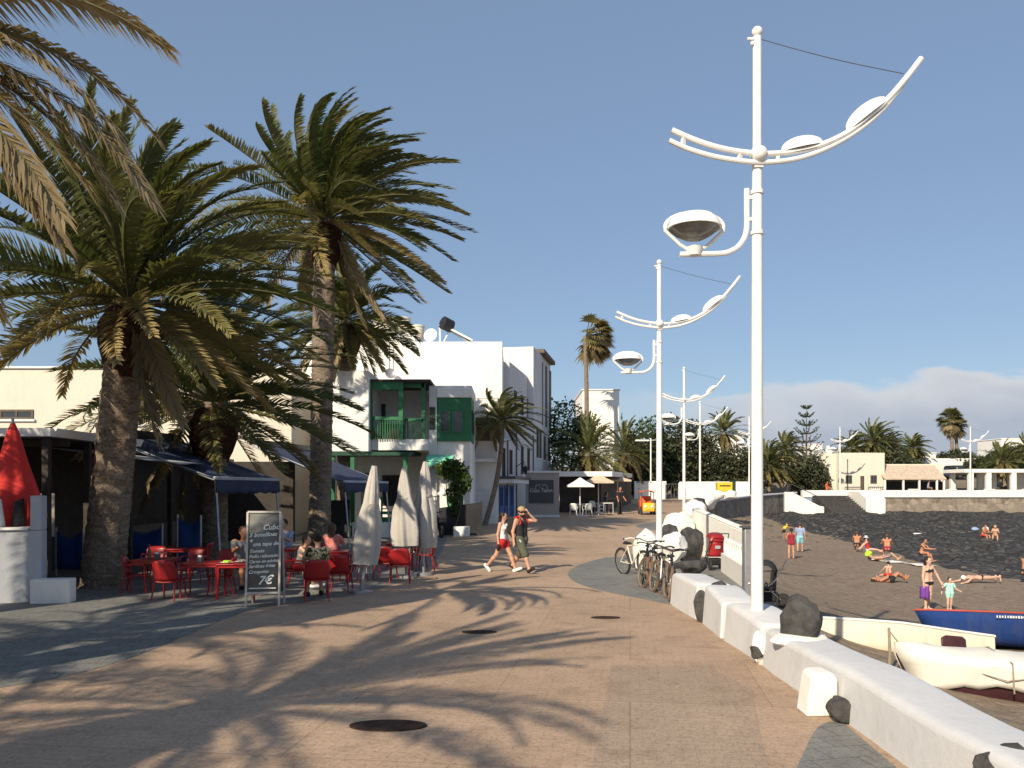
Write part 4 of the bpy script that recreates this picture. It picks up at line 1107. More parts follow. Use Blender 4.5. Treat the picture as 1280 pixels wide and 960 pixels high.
# ------------------------------------------------------------------ end of promenade: walls, container, arches
def wallbox(name, label, cat, x0, x1, y0, y1, z0, z1, m='white', group=None, caps=()):
    t = put(MB().b2(x0, x1, y0, y1, z0, z1).build(name, m, at=((x0 + x1) / 2, (y0 + y1) / 2, z0), bevel=.04), label, cat, group); return t
Y = 89.0; g = gz(Y) - .2
wallbox('garden_wall', 'low white wall at the end of the promenade behind the yellow container', 'wall', X_(853, Y), X_(936, Y), Y, Y + .4, g, Z_(602, Y), 'wallclean', 'low white walls closing the promenade')
wallbox('garden_wall', 'low white wall behind the orange pedal cart', 'wall', X_(793, Y), X_(833, Y), Y, Y + .4, g, Z_(601.5, Y), 'wallclean', 'low white walls closing the promenade')
for px, lab in ((829, 'white rounded gate pillar left of the metal hoops'), (851, 'white rounded gate pillar right of the metal hoops')):
    t = thing('gate_pillar', lab, 'pillar', (X_(px, Y - .6), Y - .6, g), 0, 'rounded white gate pillars')
    m = MB(); m.lathe([(.26, 0), (.26, 1.75), (.2, 1.95), (.06, 2.03)], (0, 0, 0), 14); m.build('pillar', 'wallclean', t, local=True)
t = thing('bike_hoops', 'grey metal hoops standing between two white gate pillars', 'barrier', (X_(841, Y), Y, gz(Y)))
m = MB()
for k in range(3):
    m.tube([(-.35 + .35 * k + .5 * math.cos(a), .1 * k, 1.1 + .5 * math.sin(a)) for a in np.linspace(0, PI, 9)] , .04, 6); 
    for s in (-.5, .5): m.bar((-.35 + .35 * k + s, .1 * k, 0), (-.35 + .35 * k + s, .1 * k, 1.1), .07)
m.build('hoops', 'dsteel', t, local=True)
Yc = 70.0
t = thing('clothes_container', 'yellow box container standing on the curved sea wall', 'container', W(905, 614, Yc))
MB().box((0, 0, .35), (1.25, .8, .8)).build('body', 'yellow', t, local=True, bevel=.05)
MB().box((.75, .1, .25), (.35, .7, 1.25)).build('side_panel', 'dgreen', t, local=True, bevel=.03)
MB().box((0, -.412, .45), (.9, .02, .1)).build('slot', 'black', t, local=True)
for dx, lab in ((-.45, 'plump white sack under the yellow container, on the left'), (.55, 'plump white sack under the yellow container, on the right')):
    o = rock(lab, W(905, 620, Yc - 1) + Vector((dx, 0, .1)), (.52, .4, .42), 70 + int(dx * 10), 'plasticwhite', 2, 'white sacks by the yellow container'); o.name = 'sack'; o['category'] = 'sack'
# ------------------------------------------------------------------ palms near the café
palm('canary_palm', 'stout date palm nearest the camera with its thick trunk beside the white block', G(127, 737), 6.35, 4.4, .43, .38, 11, nf=100, pairs=80, lean=(.62, 0), ll=.64, lw=.056, dead=4, wind=(.40, .0, 0), group='date palms by the café', power=.85, el_lo=-26, droop=.82)
p = G(268, 706); palm('canary_palm', 'short date palm rising through the dark awnings with a reddish crown base', (p.x, p.y, 0), 4.75, 4.3, .36, .40, 12, nf=84, pairs=68, lean=(-.1, .2), ll=.64, lw=.056, dead=4, el_lo=-22, droop=.85, group='date palms by the café', wind=(.40, .0, 0))
Yp = 30.0; palm('canary_palm', 'tallest date palm whose wind-blown crown stands highest against the sky', (X_(399, Yp), Yp, 0), 11.9, 4.9, .38, .37, 13, nf=104, pairs=72, lean=(.15, .3), ll=.72, lw=.066, dead=4, wind=(.70, .0, .05), group='date palms by the café', power=.85, el_lo=-32, droop=.88)
Yp = 38.0; palm('canary_palm', 'date palm half hidden behind the tallest palm, its crown before the white building', (X_(432, Yp), Yp, .1), 9.7, 3.2, .38, .38, 14, nf=66, pairs=58, lean=(.05, 0), ll=.66, lw=.062, dead=5, wind=(.12, .05, 0), group='date palms by the café')
# dry palm whose leaves hang into the top left corner
palm('canary_palm', 'dry golden palm leaves hanging into the top left corner of the photo', (-7.3, 8.6, 0), 6.9, 3.7, .42, .42, 21, nf=22, pairs=110, ll=.52, lw=.036, dead=0, wind=(.08, 0, 0), limp=1.0, azr=(75, 285), leafm='dryfrond', group='date palms by the café', el_lo=-60, power=1.2, droop=1.35,
     extra=((R(2), 27, 3.75, 1.15, .5), (R(-5), 9, 3.75, 1.3, .55), (R(4), 4, 3.95, 1.35, .45), (R(-3), -8, 3.6, 1.1, .5), (R(5), 0, 3.5, 1.3, .65), (R(-8), -16, 3.5, 1.0, .35), (R(2), -24, 3.3, .9, .45), (R(-4), 3, 3.85, 1.5, .3), (R(6), 17, 3.7, 1.35, .4)))
# palms left of and behind the camera: the photo shows their shadows on the pavers
for i, (x, y, h, cr) in enumerate(((-11.9, 10.6, 7.4, 4.0), (-12.4, 2.0, 7.2, 4.2), (-8.9, -1.9, 7.4, 4.2))):
    palm('canary_palm', ['palm left of the photo casting shade on the café chairs', 'palm casting the fringed shadow on the middle pavers', 'palm casting the broad shadow around the large manhole cover', 'palm casting shade over the grey paving at left'][i], (x, y, 0), h, cr, .42, .42, 40 + i, nf=58, pairs=40, ll=.5, lw=.045, dead=6, group='palms beyond the left edge casting shade')

# ------------------------------------------------------------------ low café pavilion with awnings
cafe = thing('cafe_pavilion', 'café pavilion darkened for its shaded inside, with white gutter behind the red chairs', 'café', (-11, 26, 0))
m = MB(); m.b2(-34, -8.6, 33.0, 33.3, 0, 3.3); m.b2(-12.2, -12.0, 13.5, 33, 0, 3.3); m.build('back_wall', 'mdark', cafe)  # shade of the interior is put into this dark wall colour
m = MB(); m.b2(-34, -9.55, 17.5, 21.4, 3.28, 3.42); m.b2(-34, -11.25, 21.403, 34, 3.28, 3.42); m.build('roof', 'dsteel', cafe)
m = MB(); m.prism([(-9.62, 17.4, 3.30), (-9.50, 17.4, 3.30), (-9.42, 17.4, 3.47), (-9.60, 17.4, 3.47)], (0, 4.1, 0)); m.b2(-34, -9.5, 17.28, 17.4, 3.30, 3.47); m.build('gutter', 'white', cafe)
for x, y in ((-9.75, 17.6), (-9.75, 19.3), (-9.75, 21.4), (-11.4, 24.2), (-11.4, 28), (-11.4, 32.4), (-12.6, 17.8), (-15, 17.7)):
    m = MB(); m.b2(x - .07, x + .07, y - .07, y + .07, 0, 3.28); m.build('post', 'mdark', cafe, bevel=.01)
for y in (18.2, 20): 
    m = MB(); m.b2(-12, -9.6, y - .06, y + .06, 3.13, 3.275); m.build('beam', 'mdark', cafe)
m = MB(); m.b2(-11.99, -11.95, 17.5, 19.3, 1.2, 2.4); m.build('picture_panel', 'greycloth', cafe)
m = MB(); m.b2(-11.98, -11.6, 24, 29, 0, 1.1); m.build('counter', 'shutter', cafe)
put(MB().b2(-40, -9.2, 15.0, 34, -.02, .009).build('cafe_floor', mat('dark_floor', (.07, .06, .055), .8, .3, 2)), kind='structure')  # floor colour darkened to match the shaded interior
def awning(label, x0, y0, width, run, zf, zb, group='dark blue awnings of the café'):
    """front bar runs from (x0,y0) along the row; fabric rises back towards the café"""
    u = Vector((.18, 1, 0)).normalized(); b = Vector((-1, .18, 0)).normalized()
    o = Vector((x0, y0, zf)); t = thing('awning', label, 'awning', (x0, y0, 0), 0, group)
    m = MB()
    def P(i, j):
        q = o + u * (width * i) + b * (run * j); q.z = zf + (zb - zf) * j - .10 * math.sin(PI * j) * (.7 + .3 * math.sin(i * 17)) + .012 * math.sin(i * 26)
        return tuple(q)
    m.grid(P, 24, 12); m.build('fabric', 'navy', t, solid=.012, smooth=60)
    m = MB(); m.grid(lambda i, j: tuple(o + u * (width * i) - b * (.05 + .02 * math.sin(i * 20) * j) + Vector((0, 0, -.03 - .34 * j - .05 * j * abs(math.sin(i * PI * 6))))), 40, 3); m.build('valance', 'navyval', t, solid=.01)
    m = MB(); m.bar(o - b * .03, o + u * width - b * .03, .09); m.build('front_bar', 'greycloth', t, bevel=.02)
    for i in (0.02, .98):
        m = MB(); e = o + u * (width * i); k = e + b * run; k.z = zb - .12; m.tube([e - Vector((0, 0, .04)), k], .035, 6); m.build('arm', 'greycloth', t)
    for i in (.03, .97):
        m = MB(); e = o + u * (width * i) + Vector((.0, 0, -.05)); m.bar(e, (e.x + .25 * (1 if i > .5 else 1), e.y - .3, 0), .045); m.build('leg', 'steel', t)
    m = MB(); bk = o + b * run; bk.z = zb + .04; m.bar(bk, bk + u * width, .2); m.build('cassette', 'dsteel', t)
    return t
awning('nearest dark blue awning sloping over the red tables behind the thick palm', -7.75, 21.8, 3.7, 3.3, 2.50, 3.75)
awning('farther dark blue awning ending beside the closed white parasols', -6.2, 30.8, 5.0, 3.6, 2.50, 3.95)
t = thing('awning', 'flat pale grey canopy panel under the pavilion roof beside the thick palm', 'awning', (-9, 21, 0), 0, 'dark blue awnings of the café')
m = MB(); m.grid(lambda i, j: (-10.9 + 2.5 * i, 19.2 + 3.4 * j + .4 * i, 3.2 - .32 * i + .03 * math.sin(j * 9)), 6, 8); m.build('fabric', 'greycloth', t, solid=.01)
# blue canvas screens on posts
def screen(label, a, b, h):
    a, b = Vector(a), Vector(b); t = thing('blue_screen', label, 'screen', a, 0, 'blue canvas screens between dark posts'); L = (b - a).length
    m = MB(); m.grid(lambda i, j: tuple(a.lerp(b, i) + Vector((.03 * math.sin(i * 11 + j * 2), 0, .25 + (h - .25 - .16 * math.sin(PI * i)) * j))), 12, 3); m.build('canvas', 'blue', t, solid=.01)
    for q in (a, b):
        m = MB(); m.tube([q, q + Vector((0, 0, h + .12))], .03, 8); m.build('post', 'steel', t)
    m = MB(); m.tube([a.lerp(b, i / 8) + Vector((0, 0, h - .16 * math.sin(PI * i / 8) + .03)) for i in range(9)], .014, 5); m.build('rope', 'blue', t)
screen('blue canvas screen between the shaded parapet and the thick palm trunk', (X_(70, 20.6), 20.6, 0), (X_(104, 20.4), 20.4, 0), 1.15)
screen('blue canvas screen with roped top just right of the thick palm trunk', (X_(152, 22.6), 22.6, 0), (X_(203, 22.2), 22.2, 0), 1.18)
screen('bright blue canvas screen with a pale top bar under the nearest awning', (X_(222, 22.3), 22.3, 0), (X_(251, 21.9), 21.9, 0), 1.42)
# parapet at left edge
par = thing('parapet_wall', 'white parapet wall in painted grey shade at the left edge with a white coping', 'wall', (-10, 16.2, 0))
m = MB(); m.prism([(-16, 13.6, 0), (-9.02, 16.1, 0), (-9.16, 16.55, 0), (-16, 14.05, 0)], (0, 0, 1.42)); m.build('wall', 'parapet', par, bevel=.02)
m = MB(); m.prism([(-16, 13.55, 1.423), (-9.22, 15.98, 1.423), (-9.38, 16.5, 1.423), (-16, 14.1, 1.423)], (0, 0, .06)); m.build('coping', 'wallclean', par, bevel=.015)
m = MB(); m.prism([(-9.20, 16.035, 1.424), (-9.02, 16.10, 1.424), (-9.16, 16.55, 1.424), (-9.34, 16.485, 1.424)], (0, 0, .66)); m.build('pillar', 'parapet', par, bevel=.015)
t = put(MB().prism([(-15, 16.2, 1.2), (-9.75, 17.9, 1.2), (-9.77, 17.95, 1.2), (-15, 16.25, 1.2)], (0, 0, .92)).build('wind_screen', 'beige', at=(-12, 16.5, 1.2)), 'beige wind screen behind the closed red umbrella', 'screen')
p = G(63, 757)
t = put(MB().box((0, 0, .25), (.70, .38, .50)).build('planter_block', 'white', at=(0, 0, 0), bevel=.02), 'white painted block standing before the thick palm', 'block'); t.location = (p.x, p.y + .1, 0); t.rotation_euler = (0, 0, .15)
# closed red umbrella
t = thing('red_umbrella', 'closed red umbrella with white and black patches at the left edge', 'umbrella', (X_(16, 16.7), 16.7, 0))
fold = lambda k, amp: (lambda a, f: 1 + amp * (f if f < .6 else .6) * math.sin(k * a + 2 * f))
m = MB(); m.lathe([(.03, 1.52), (.46, 1.46), (.54, 1.68), (.42, 2.15), (.25, 2.75), (.12, 3.3), (.04, 3.52)], (0, 0, 0), 64, fold=lambda a, f: 1 + .16 * (1 - f) * math.sin(8 * a) + .08 * math.sin(3 * a + 1)); m.build('canopy', 'redcloth', t, local=True, smooth=60)
m = MB(); m.tube([(0, 0, 0), (0, 0, 3.62)], .028, 8); m.build('pole', 'steel', t, local=True)
def flap(c, w, h, m_, dz=.0):
    a = MB(); a.grid(lambda i, j: (c[0] + (i - .5) * w * (1 - .3 * j), c[1] - .09 - .10 * math.sin(PI * i), c[2] + (j - .5) * h + .12 * (i - .5)), 8, 4); a.build('printed_flap', m_, t, local=True, solid=.012)
flap((-.05, -.50, 1.70), .52, .52, 'plasticwhite'); flap((.40, -.40, 1.72), .30, .52, 'cblack'); flap((.58, -.30, 1.86), .12, .42, 'redcloth')
# closed off-white parasols
def parasol(label, px, base_py, zt, zb, rw, seed, tilt=0):
    g = G(px, base_py); t = thing('closed_parasol', label, 'parasol', g, 0, 'closed off-white parasols along the café edge', rot=(0, tilt, 0))
    rg = random.Random(seed); ph = rg.uniform(0, 6)
    m = MB(); m.lathe([(.03, zb + .14), (rw * 1.05, zb), (rw * 1.15, zb + .35), (rw * .98, zb + (zt - zb) * .45), (rw * .62, zb + (zt - zb) * .62), (rw * .55, zb + (zt - zb) * .74), (rw * .42, zb + (zt - zb) * .86), (.05, zt)], (0, 0, 0), 56,
                      fold=lambda a, f: 1 + .20 * (1 - .6 * f) * math.sin(5 * a + ph + 2 * f) + .10 * math.sin(2 * a + ph * 2 + 3 * f) + .06 * math.sin(11 * a + 6 * f)); m.build('canopy', 'canvas', t, local=True, smooth=70)
    m = MB(); m.lathe([(rw * .66, -.03), (rw * .7, .03)], (0, 0, zb + (zt - zb) * .6), 24); m.build('tie_strap', 'canvas', t, local=True)
    m = MB(); m.tube([(0, 0, 0), (0, 0, zt - .05)], .026, 8); m.build('pole', 'frame', t, local=True)
    m = MB(); m.lathe([(.24, 0), (.24, .06), (.05, .08), (.05, .3), (.03, .3)], (0, 0, 0), 18); m.build('base', 'steel', t, local=True)
    m = MB()
    for k in range(6):
        a = k * PI / 3; m.bar((.04 * math.cos(a), .04 * math.sin(a), zb + .5), (rw * .7 * math.cos(a), rw * .7 * math.sin(a), zb - .18), .02)
    m.build('ribs', 'frame', t, local=True)
parasol('nearest closed off-white parasol, leaning, at the corner of the red chairs', 452, 741, 2.72, .62, .235, 2, .10)
parasol('middle closed off-white parasol behind the row of red chairs', 509, 722, 2.75, .80, .27, 5, -.03)
parasol('closed off-white parasol farthest right of the three', 529, 719, 2.92, .72, .29, 7, .02)

# ------------------------------------------------------------------ A-frame chalkboard
g = G(331, 757); sg = thing('chalkboard_sign', 'tall grey chalkboard A-frame with white handwritten menu and price', 'sign', (g.x, g.y, 0), R(7))
SH, SW = 1.79, .60
tl = R(7)
def PF(u, v, d=0): return Vector((u, -.26 + v * math.sin(tl) * .9 - d * math.cos(tl), v * math.cos(tl) + .0 - d * math.sin(tl) * -.0))
m = MB()
for s in (-1, 1): m.bar(PF(s * SW / 2, 0), PF(s * SW / 2, SH), .04, .05)
m.bar(PF(-SW / 2, SH), PF(SW / 2, SH), .05, .04); m.bar(PF(-SW / 2, .27), PF(SW / 2, .27), .05, .04)
m.build('front_frame', 'frame', sg, local=True, bevel=.006)
m = MB()
for s in (-1, 1): m.bar((s * SW / 2 + .02, .30, 0), (s * SW / 2 + .02, -.03, SH - .06), .035, .04)
m.bar((-SW / 2, .26, .2), (SW / 2, .26, .2), .04); m.build('rear_frame', 'frame', sg, local=True, bevel=.006)
m = MB(); m.add([PF(-SW / 2 + .02, .28), PF(SW / 2 - .02, .28), PF(SW / 2 - .02, SH - .02), PF(-SW / 2 + .02, SH - .02)], [(0, 1, 2, 3)]); m.build('board', 'slate', sg, local=True, solid=.012)
m = MB(); m.add([(-SW / 2 + .02, .25, .25), (SW / 2, .25, .25), (SW / 2, -.01, SH - .1), (-SW / 2 + .02, -.01, SH - .1)], [(0, 1, 2, 3)]); m.build('rear_board', 'slate', sg, local=True, solid=.012)
for s, u, v, size, sh in (('Cubo', -.02, 1.45, .14, .35), ('5 botellines', -.262, 1.315, .108, .35), ('+', -.265, 1.20, .13, .2), ('una tapa de', -.20, 1.145, .102, .35), ('Tomate', -.258, 1.02, .086, .35), ('Pollo rebozado', -.26, .92, .086, .35), ('Carne en adobo', -.262, .825, .082, .35), ('Sardinas fritas', -.264, .735, .086, .35), ('Croquetas', -.264, .63, .086, .35), ('7€', -.09, .43, .22, .35)):
    o3 = PF(u, v, .016); mt = Matrix.Translation(o3) @ Matrix.Rotation(R(90) - tl * .9, 4, 'X') @ Matrix.Rotation(R(3), 4, 'Z')
    me = text_mb(s, size, 'chalk', None, mt, shear=sh); lo = bpy.data.objects.new('lettering', me); COL.objects.link(lo); lo.parent = sg
m = MB(); m.bar(PF(-.25, .36, .013), PF(.24, .36, .013), .006, .018); m.build('chalk_line', 'chalk', sg, local=True)

# ------------------------------------------------------------------ red café furniture
def make_chair(name, label, m_, cat='chair'):
    t = thing(name, label, cat)
    s = MB(); s.grid(lambda i, j: ((i - .5) * (.46 - .03 * j), -.22 + .45 * j, .445 - .02 * math.sin(PI * i) * (1 - j * .3) - .02 * j), 8, 6); s.build('seat', m_, t, local=True, solid=.022, bevel=.008)
    s = MB()
    def bk(i, j):
        a = (i - .5) * 2.0; w = .235 * (1 - .10 * j ** 3)
        return (w * math.sin(a * 1.15) / math.sin(1.15), .215 + .10 * j - .09 * (a * a) * .8, .43 + .40 * j - .05 * (abs(a) ** 3) * j)
    s.grid(bk, 10, 6); s.build('backrest', m_, t, local=True, solid=.018, smooth=60)
    for x in (-1, 1):
        s = MB(); s.tube([(x * .20, -.18, .43), (x * .235, -.23, 0)], [.019, .016], 7); s.build('leg', m_, t, local=True)
        s = MB(); s.tube([(x * .20, .2, .42), (x * .235, .29, 0)], [.019, .016], 7); s.build('leg', m_, t, local=True)
        s = MB(); s.tube([(x * .232, -.20, .42), (x * .255, -.20, .62), (x * .262, -.16, .655), (x * .262, .05, .66), (x * .235, .23, .64)], [.018, .017, .02, .02, .015], 7); s.build('armrest', m_, t, local=True)
    return t
def make_table(label, m_='redtable'):
    t = thing('cafe_table', label, 'table')
    MB().box((0, 0, .725), (.76, .76, .03)).build('table_top', m_, t, local=True, bevel=.008)
    s = MB(); 
    for a, b in (((-.34, -.34), (.34, -.34)), ((.34, -.34), (.34, .34)), ((.34, .34), (-.34, .34)), ((-.34, .34), (-.34, -.34))): s.bar((*a, .685), (*b, .685), .035, .05)
    s.build('apron', m_, t, local=True)
    for x in (-1, 1):
        for y in (-1, 1):
            s = MB(); s.tube([(x * .34, y * .34, .71), (x * .35, y * .35, 0)], .018, 7); s.build('leg', m_, t, local=True)
    return t
chair0 = None; table0 = None
TB = [(193, 742, 'red table just right of the thick palm, with a napkin box on it'), (254, 748, 'red table in front with a white napkin box left of the chalkboard'), (300, 749, 'red table partly hidden behind the chalkboard, with plates on it'), (416, 727, 'red table behind the woman in the patterned dress'), (352, 722, 'red table in the shade behind the chalkboard, near the seated man'), (500, 712, 'red table beneath the farther two closed parasols'), (228, 722, 'red table deep in the shade under the nearest awning')]
for px, py, lab in TB:
    g = G(px, py)
    if table0 is None: table0 = make_table(lab); put(table0, group='red café tables'); table0.location = g
    else: clone(table0, g, .1, lab)
CH = [(212, 752, 175, 'red armchair seen from behind at the front table, left of its white napkin box'), (172, 744, 100, 'red armchair closest to the thick palm, turned to the right'), (193, 727, 10, 'red armchair on the far side of the table by the thick palm'), (276, 745, -80, 'red armchair left of the chalkboard turned towards the front table'), (287, 733, 20, 'red armchair facing the camera behind the plates table'), (243, 731, 0, 'red armchair facing the camera across the front table'), (322, 738, -60, 'red armchair hidden mostly behind the chalkboard'),
      (396, 750, 195, 'red armchair in which the woman in the patterned dress sits'), (372, 737, 90, 'red armchair behind the chalkboard edge, under the girl in the grey top'), (425, 741, 180, 'red armchair seen from behind, left of the leaning parasol'), (441, 728, 250, 'red armchair sideways behind the leaning parasol pole'), (412, 717, 10, 'red armchair facing the camera beyond the patterned dress'), (352, 712, 0, 'red armchair in deep shade behind the seated man'),
      (482, 724, 170, 'red armchair just right of the leaning parasol canopy'), (500, 728, 185, 'red armchair below the middle closed parasol'), (520, 709, 30, 'red armchair behind the middle and right parasols'), (532, 713, 265, 'red armchair farthest right, facing left towards the parasols'), (478, 707, 60, 'red armchair in the gap between the parasols, turned sideways'), (225, 713, 0, 'red armchair deepest under the nearest awning'), (250, 718, -90, 'red armchair under the nearest awning, turned left')]
for px, py, rz, lab in CH:
    g = G(px, py)
    if chair0 is None: chair0 = make_chair('cafe_chair', lab, 'red'); put(chair0, group='red café armchairs'); chair0.location = g; chair0.rotation_euler = (0, 0, R(rz))
    else: clone(chair0, g, R(rz), lab)
def tab(i): return Vector(G(*TB[i][:2])) + Vector((0, 0, .74))
def napkin(label, c):
    t = thing('napkin_box', label, 'napkin box', c, rnd.uniform(-.5, .5), 'napkin boxes on the red tables')
    MB().box((0, 0, .055), (.11, .09, .11)).build('box', 'dsteel', t, local=True, bevel=.008); MB().box((0, -.01, .115), (.07, .05, .06)).build('napkins', 'cwhite', t, local=True)
napkin('white napkin box on the table nearest the thick palm', tab(0) + Vector((.1, -.1, 0))); napkin('white napkin box on the front red table', tab(1) + Vector((.0, -.15, 0)))
for dx, dy, lab in ((-.1, -.1, 'white plate with green salad on the red table beside the chalkboard'), (.12, .12, 'white plate with food at the back of the table beside the chalkboard')):
    t = thing('plate', lab, 'plate', tab(2) + Vector((dx - .1, dy - .1, 0)), 0, 'plates on the table by the chalkboard')
    m = MB(); m.lathe([(.08, 0), (.13, .018), (.132, .022), (.08, .008)], (0, 0, 0), 20); m.build('dish', 'plasticwhite', t, local=True)
    m = MB(); rg = random.Random(4)
    for k in range(9): m.ball((rg.uniform(-.05, .05), rg.uniform(-.05, .05), .035), (.03, .035, .025), 6, 4)
    m.build('food', 'lime' if dx < 0 else 'straw', t, local=True)
t = thing('water_bottle', 'tall dark bottle standing on the front red table', 'bottle', tab(0) + Vector((-.15, .1, 0)), 0)
m = MB(); m.lathe([(.035, 0), (.037, .16), (.015, .22), (.013, .28)], (0, 0, 0), 12); m.build('glass', 'brownmetal', t, local=True); m = MB(); m.lathe([(.016, .28), (.016, .3)], (0, 0, 0), 10); m.build('cap', 'cred', t, local=True)

# ------------------------------------------------------------------ long cream building behind the café
b = thing('cream_building', 'long cream building showing above the café awnings at left', 'building', (-20, 38, 0))
m = MB(); m.b2(-45, -9.7, 37.0, 52, 0, Z_(461, 37)); m.build('wall', 'cream', b, bevel=.03)
m = MB(); m.b2(-45, -9.68, 36.9, 37.25, Z_(461, 37) + .002, Z_(461, 37) + .10); m.build('coping', 'white', b, bevel=.02)
fp = Pl((0, 37.0), (1, 0), (0, -1))
for px0, px1, y0, y1 in ((160, 180, 496, 530), (0, 42, 512, 524), (232, 262, 492, 528)):
    fp.window(b, X_(px0, 37), X_(px1, 37), Z_(y1, 37), Z_(y0, 37), 'shutter', 'shutter' if px0 else 'pane', .09)
m = MB(); m.tube([(X_(107, 36.9), 36.9, Z_(530, 37)), (X_(107, 36.9), 36.7, Z_(522, 37)), (X_(110, 36.6), 36.4, Z_(518, 37)), (X_(116, 36.6), 36.4, Z_(518, 37))], .03, 6); m.ball((X_(116, 36.6), 36.4, Z_(519.5, 37)), .1); m.build('wall_lamp', 'dsteel', b)

# ------------------------------------------------------------------ house with the green balcony
h = thing('green_balcony_house', 'white house with green wooden balcony and green bay window', 'house', (-5.5, 42, 0))
Yl = 37.6
zt = Z_(463, Yl)
m = MB(); m.b2(X_(410, Yl), X_(461, Yl), Yl, 41.5, 3.9, zt); m.build('left_wing', 'white', h, bevel=.03)
m = MB(); m.b2(-9.3, X_(590, 41.2), 41.2, 45.4, 0, Z_(478, 40)); m.build('wall', 'white', h, bevel=.03)
m = MB(); m.b2(X_(461, Yl) + .003, X_(536, 38.6), 38.2, 41.19, Z_(563, 38.2), Z_(549, 38.2)); m.build('balcony_slab', 'white', h, bevel=.02)
m = MB(); m.b2(X_(462, Yl), X_(540, 38.6), 37.9, 41.19, 7.06, 7.18); m.build('balcony_roof', 'mdark', h)
m = MB(); m.b2(X_(461, Yl) + .01, X_(504, 38), 37.96, 38.12, 6.72, 7.055); m.b2(X_(501, 38) - .1, X_(501, 38) + .1, 37.97, 38.15, 4.47, 6.718); m.b2(X_(463, 38) - .05, X_(463, 38) + .08, 37.97, 38.15, 4.47, 6.718); m.b2(X_(530, 38.6) - .08, X_(530, 38.6) + .08, 38.3, 38.46, 4.47, 7.05); m.b2(X_(505, 38.3), X_(530, 38.3), 38.3, 38.4, 6.85, 7.055); m.build('balcony_frame', 'green', h)
m = MB(); m.b2(X_(465, 38), X_(499, 38), 38.0, 38.1, 5.35, 5.5); m.b2(X_(505, 38.3), X_(529, 38.3), 38.3, 38.4, 5.32, 5.45)
for i in range(12): x = X_(466, 38) + i * .11; m.b2(x - .02, x + .02, 38.03, 38.08, 4.48, 5.35)
for i in range(7): x = X_(506, 38.3) + i * .13; m.b2(x - .022, x + .022, 38.33, 38.38, 4.48, 5.32)
m.build('balcony_railing', 'green', h)
m = MB(); m.b2(X_(472, 38), X_(502, 38), 38.5, 38.9, 4.49, 5.2); m.build('balcony_bench', 'mdark', h)
bp = Pl((0, 41.2), (1, 0), (0, -1)); bp.window(h, X_(468, 41.2), X_(482, 41.2), 4.9, 6.4, 'dgreen', 'pane', .08, sill=False, name='balcony_window')
pier0 = X_(536, 38.6); m = MB(); m.b2(pier0, X_(546, 38.6), 38.6, 41.19, 0, Z_(482, 38.6)); m.build('pier', 'greywall', h, bevel=.02)  # grey stands for the shaded side of the white house
fpp = Pl((0, 38.6), (1, 0), (0, -1)); fpp.window(h, X_(537, 38.6) , X_(544, 38.6), Z_(537, 38.6), Z_(509, 38.6), 'dgreen', 'shutter', .05, name='shutter', sill=False)
bx0, bx1 = X_(546, 38.6) + .003, X_(581, 38.6)
m = MB(); m.b2(bx0, bx1 + .35, 38.5, 41.19, Z_(497, 38.6), Z_(485, 38.6)); m.build('bay_cap', 'white', h, bevel=.02)
m = MB(); m.b2(bx0 + .02, bx1 + .3, 38.62, 41.19, Z_(551, 38.6), Z_(497, 38.6) - .003); m.build('bay', 'green', h)
bf = Pl((0, 38.62), (1, 0), (0, -1))
bf.window(h, bx0 + .12, bx0 + .62, Z_(541, 38.6), Z_(512, 38.6), 'green', 'pane', .06, 0, False, 'bay_window'); bf.window(h, bx0 + .70, bx0 + 1.22, Z_(541, 38.6), Z_(512, 38.6), 'green', 'pane', .06, 0, False, 'bay_window')
bs2 = Pl((bx1 + .3, 38.62), (0, 1), (1, 0)); bs2.window(h, .3, 1.0, Z_(541, 38.6), Z_(512, 38.6), 'dgreen', 'pane', .06, 0, False, 'bay_window'); bs2.window(h, 1.2, 2.0, Z_(541, 38.6), Z_(512, 38.6), 'dgreen', 'pane', .06, 0, False, 'bay_window')
m = MB(); m.b2(bx0 + .0, bx1 + .25, 38.8, 41.19, 0, Z_(551, 38.6) - .003); m.build('bay_base', 'white', h, bevel=.02)
# ground floor: green lean-to, posts, dark openings
m = MB(); m.prism([(X_(415, Yl), 36.9, 3.86), (X_(415, Yl), 41.1, 3.97), (X_(415, Yl), 41.1, 3.82), (X_(415, Yl), 36.9, 3.70)], (3.6, 0, 0)); m.build('porch_roof', 'dgreen', h)
for px in (416, 441, 507):
    m = MB(); x = X_(px, 37.1); m.b2(x - .09, x + .09, 37.0, 37.18, 0, 3.7); m.build('porch_post', 'green', h)
bp.window(h, X_(452, 41.2), X_(472, 41.2), .2, 3.0, 'mdark', 'pane', .1, 1, False, 'door'); bp.window(h, X_(478, 41.2), X_(500, 41.2), 1.4, 2.9, 'mdark', 'pane', .1, 1, True)
m = MB(); m.b2(X_(462, 36.6), X_(512, 36.6), 36.6, 36.7, .5, 1.0); m.b2(X_(462, 36.6), X_(512, 36.6), 36.6, 36.7, 1.12, 1.25); m.b2(X_(476, 36.6), X_(478, 36.6), 36.61, 36.69, .0, 1.9); m.build('porch_railing', 'green', h)
m = MB(); m.b2(X_(440, 36), X_(520, 36), 36.0, 36.18, 0, .8); m.build('porch_wall', 'wallclean', h, bevel=.02)
t = put(MB().b2(X_(411, 35.6), X_(437, 35.6), 35.6, 35.7, 0, 1.75).build('notice_board', 'dark', at=(X_(424, 35.6), 35.6, 0)), 'dark board screen beside the tall palm trunk', 'board')
t = thing('green_awning', 'small pale green awning hung over the plant beside the house', 'awning', (X_(548, 38.3), 38, 2.9)); xx = X_(533, 38.3)
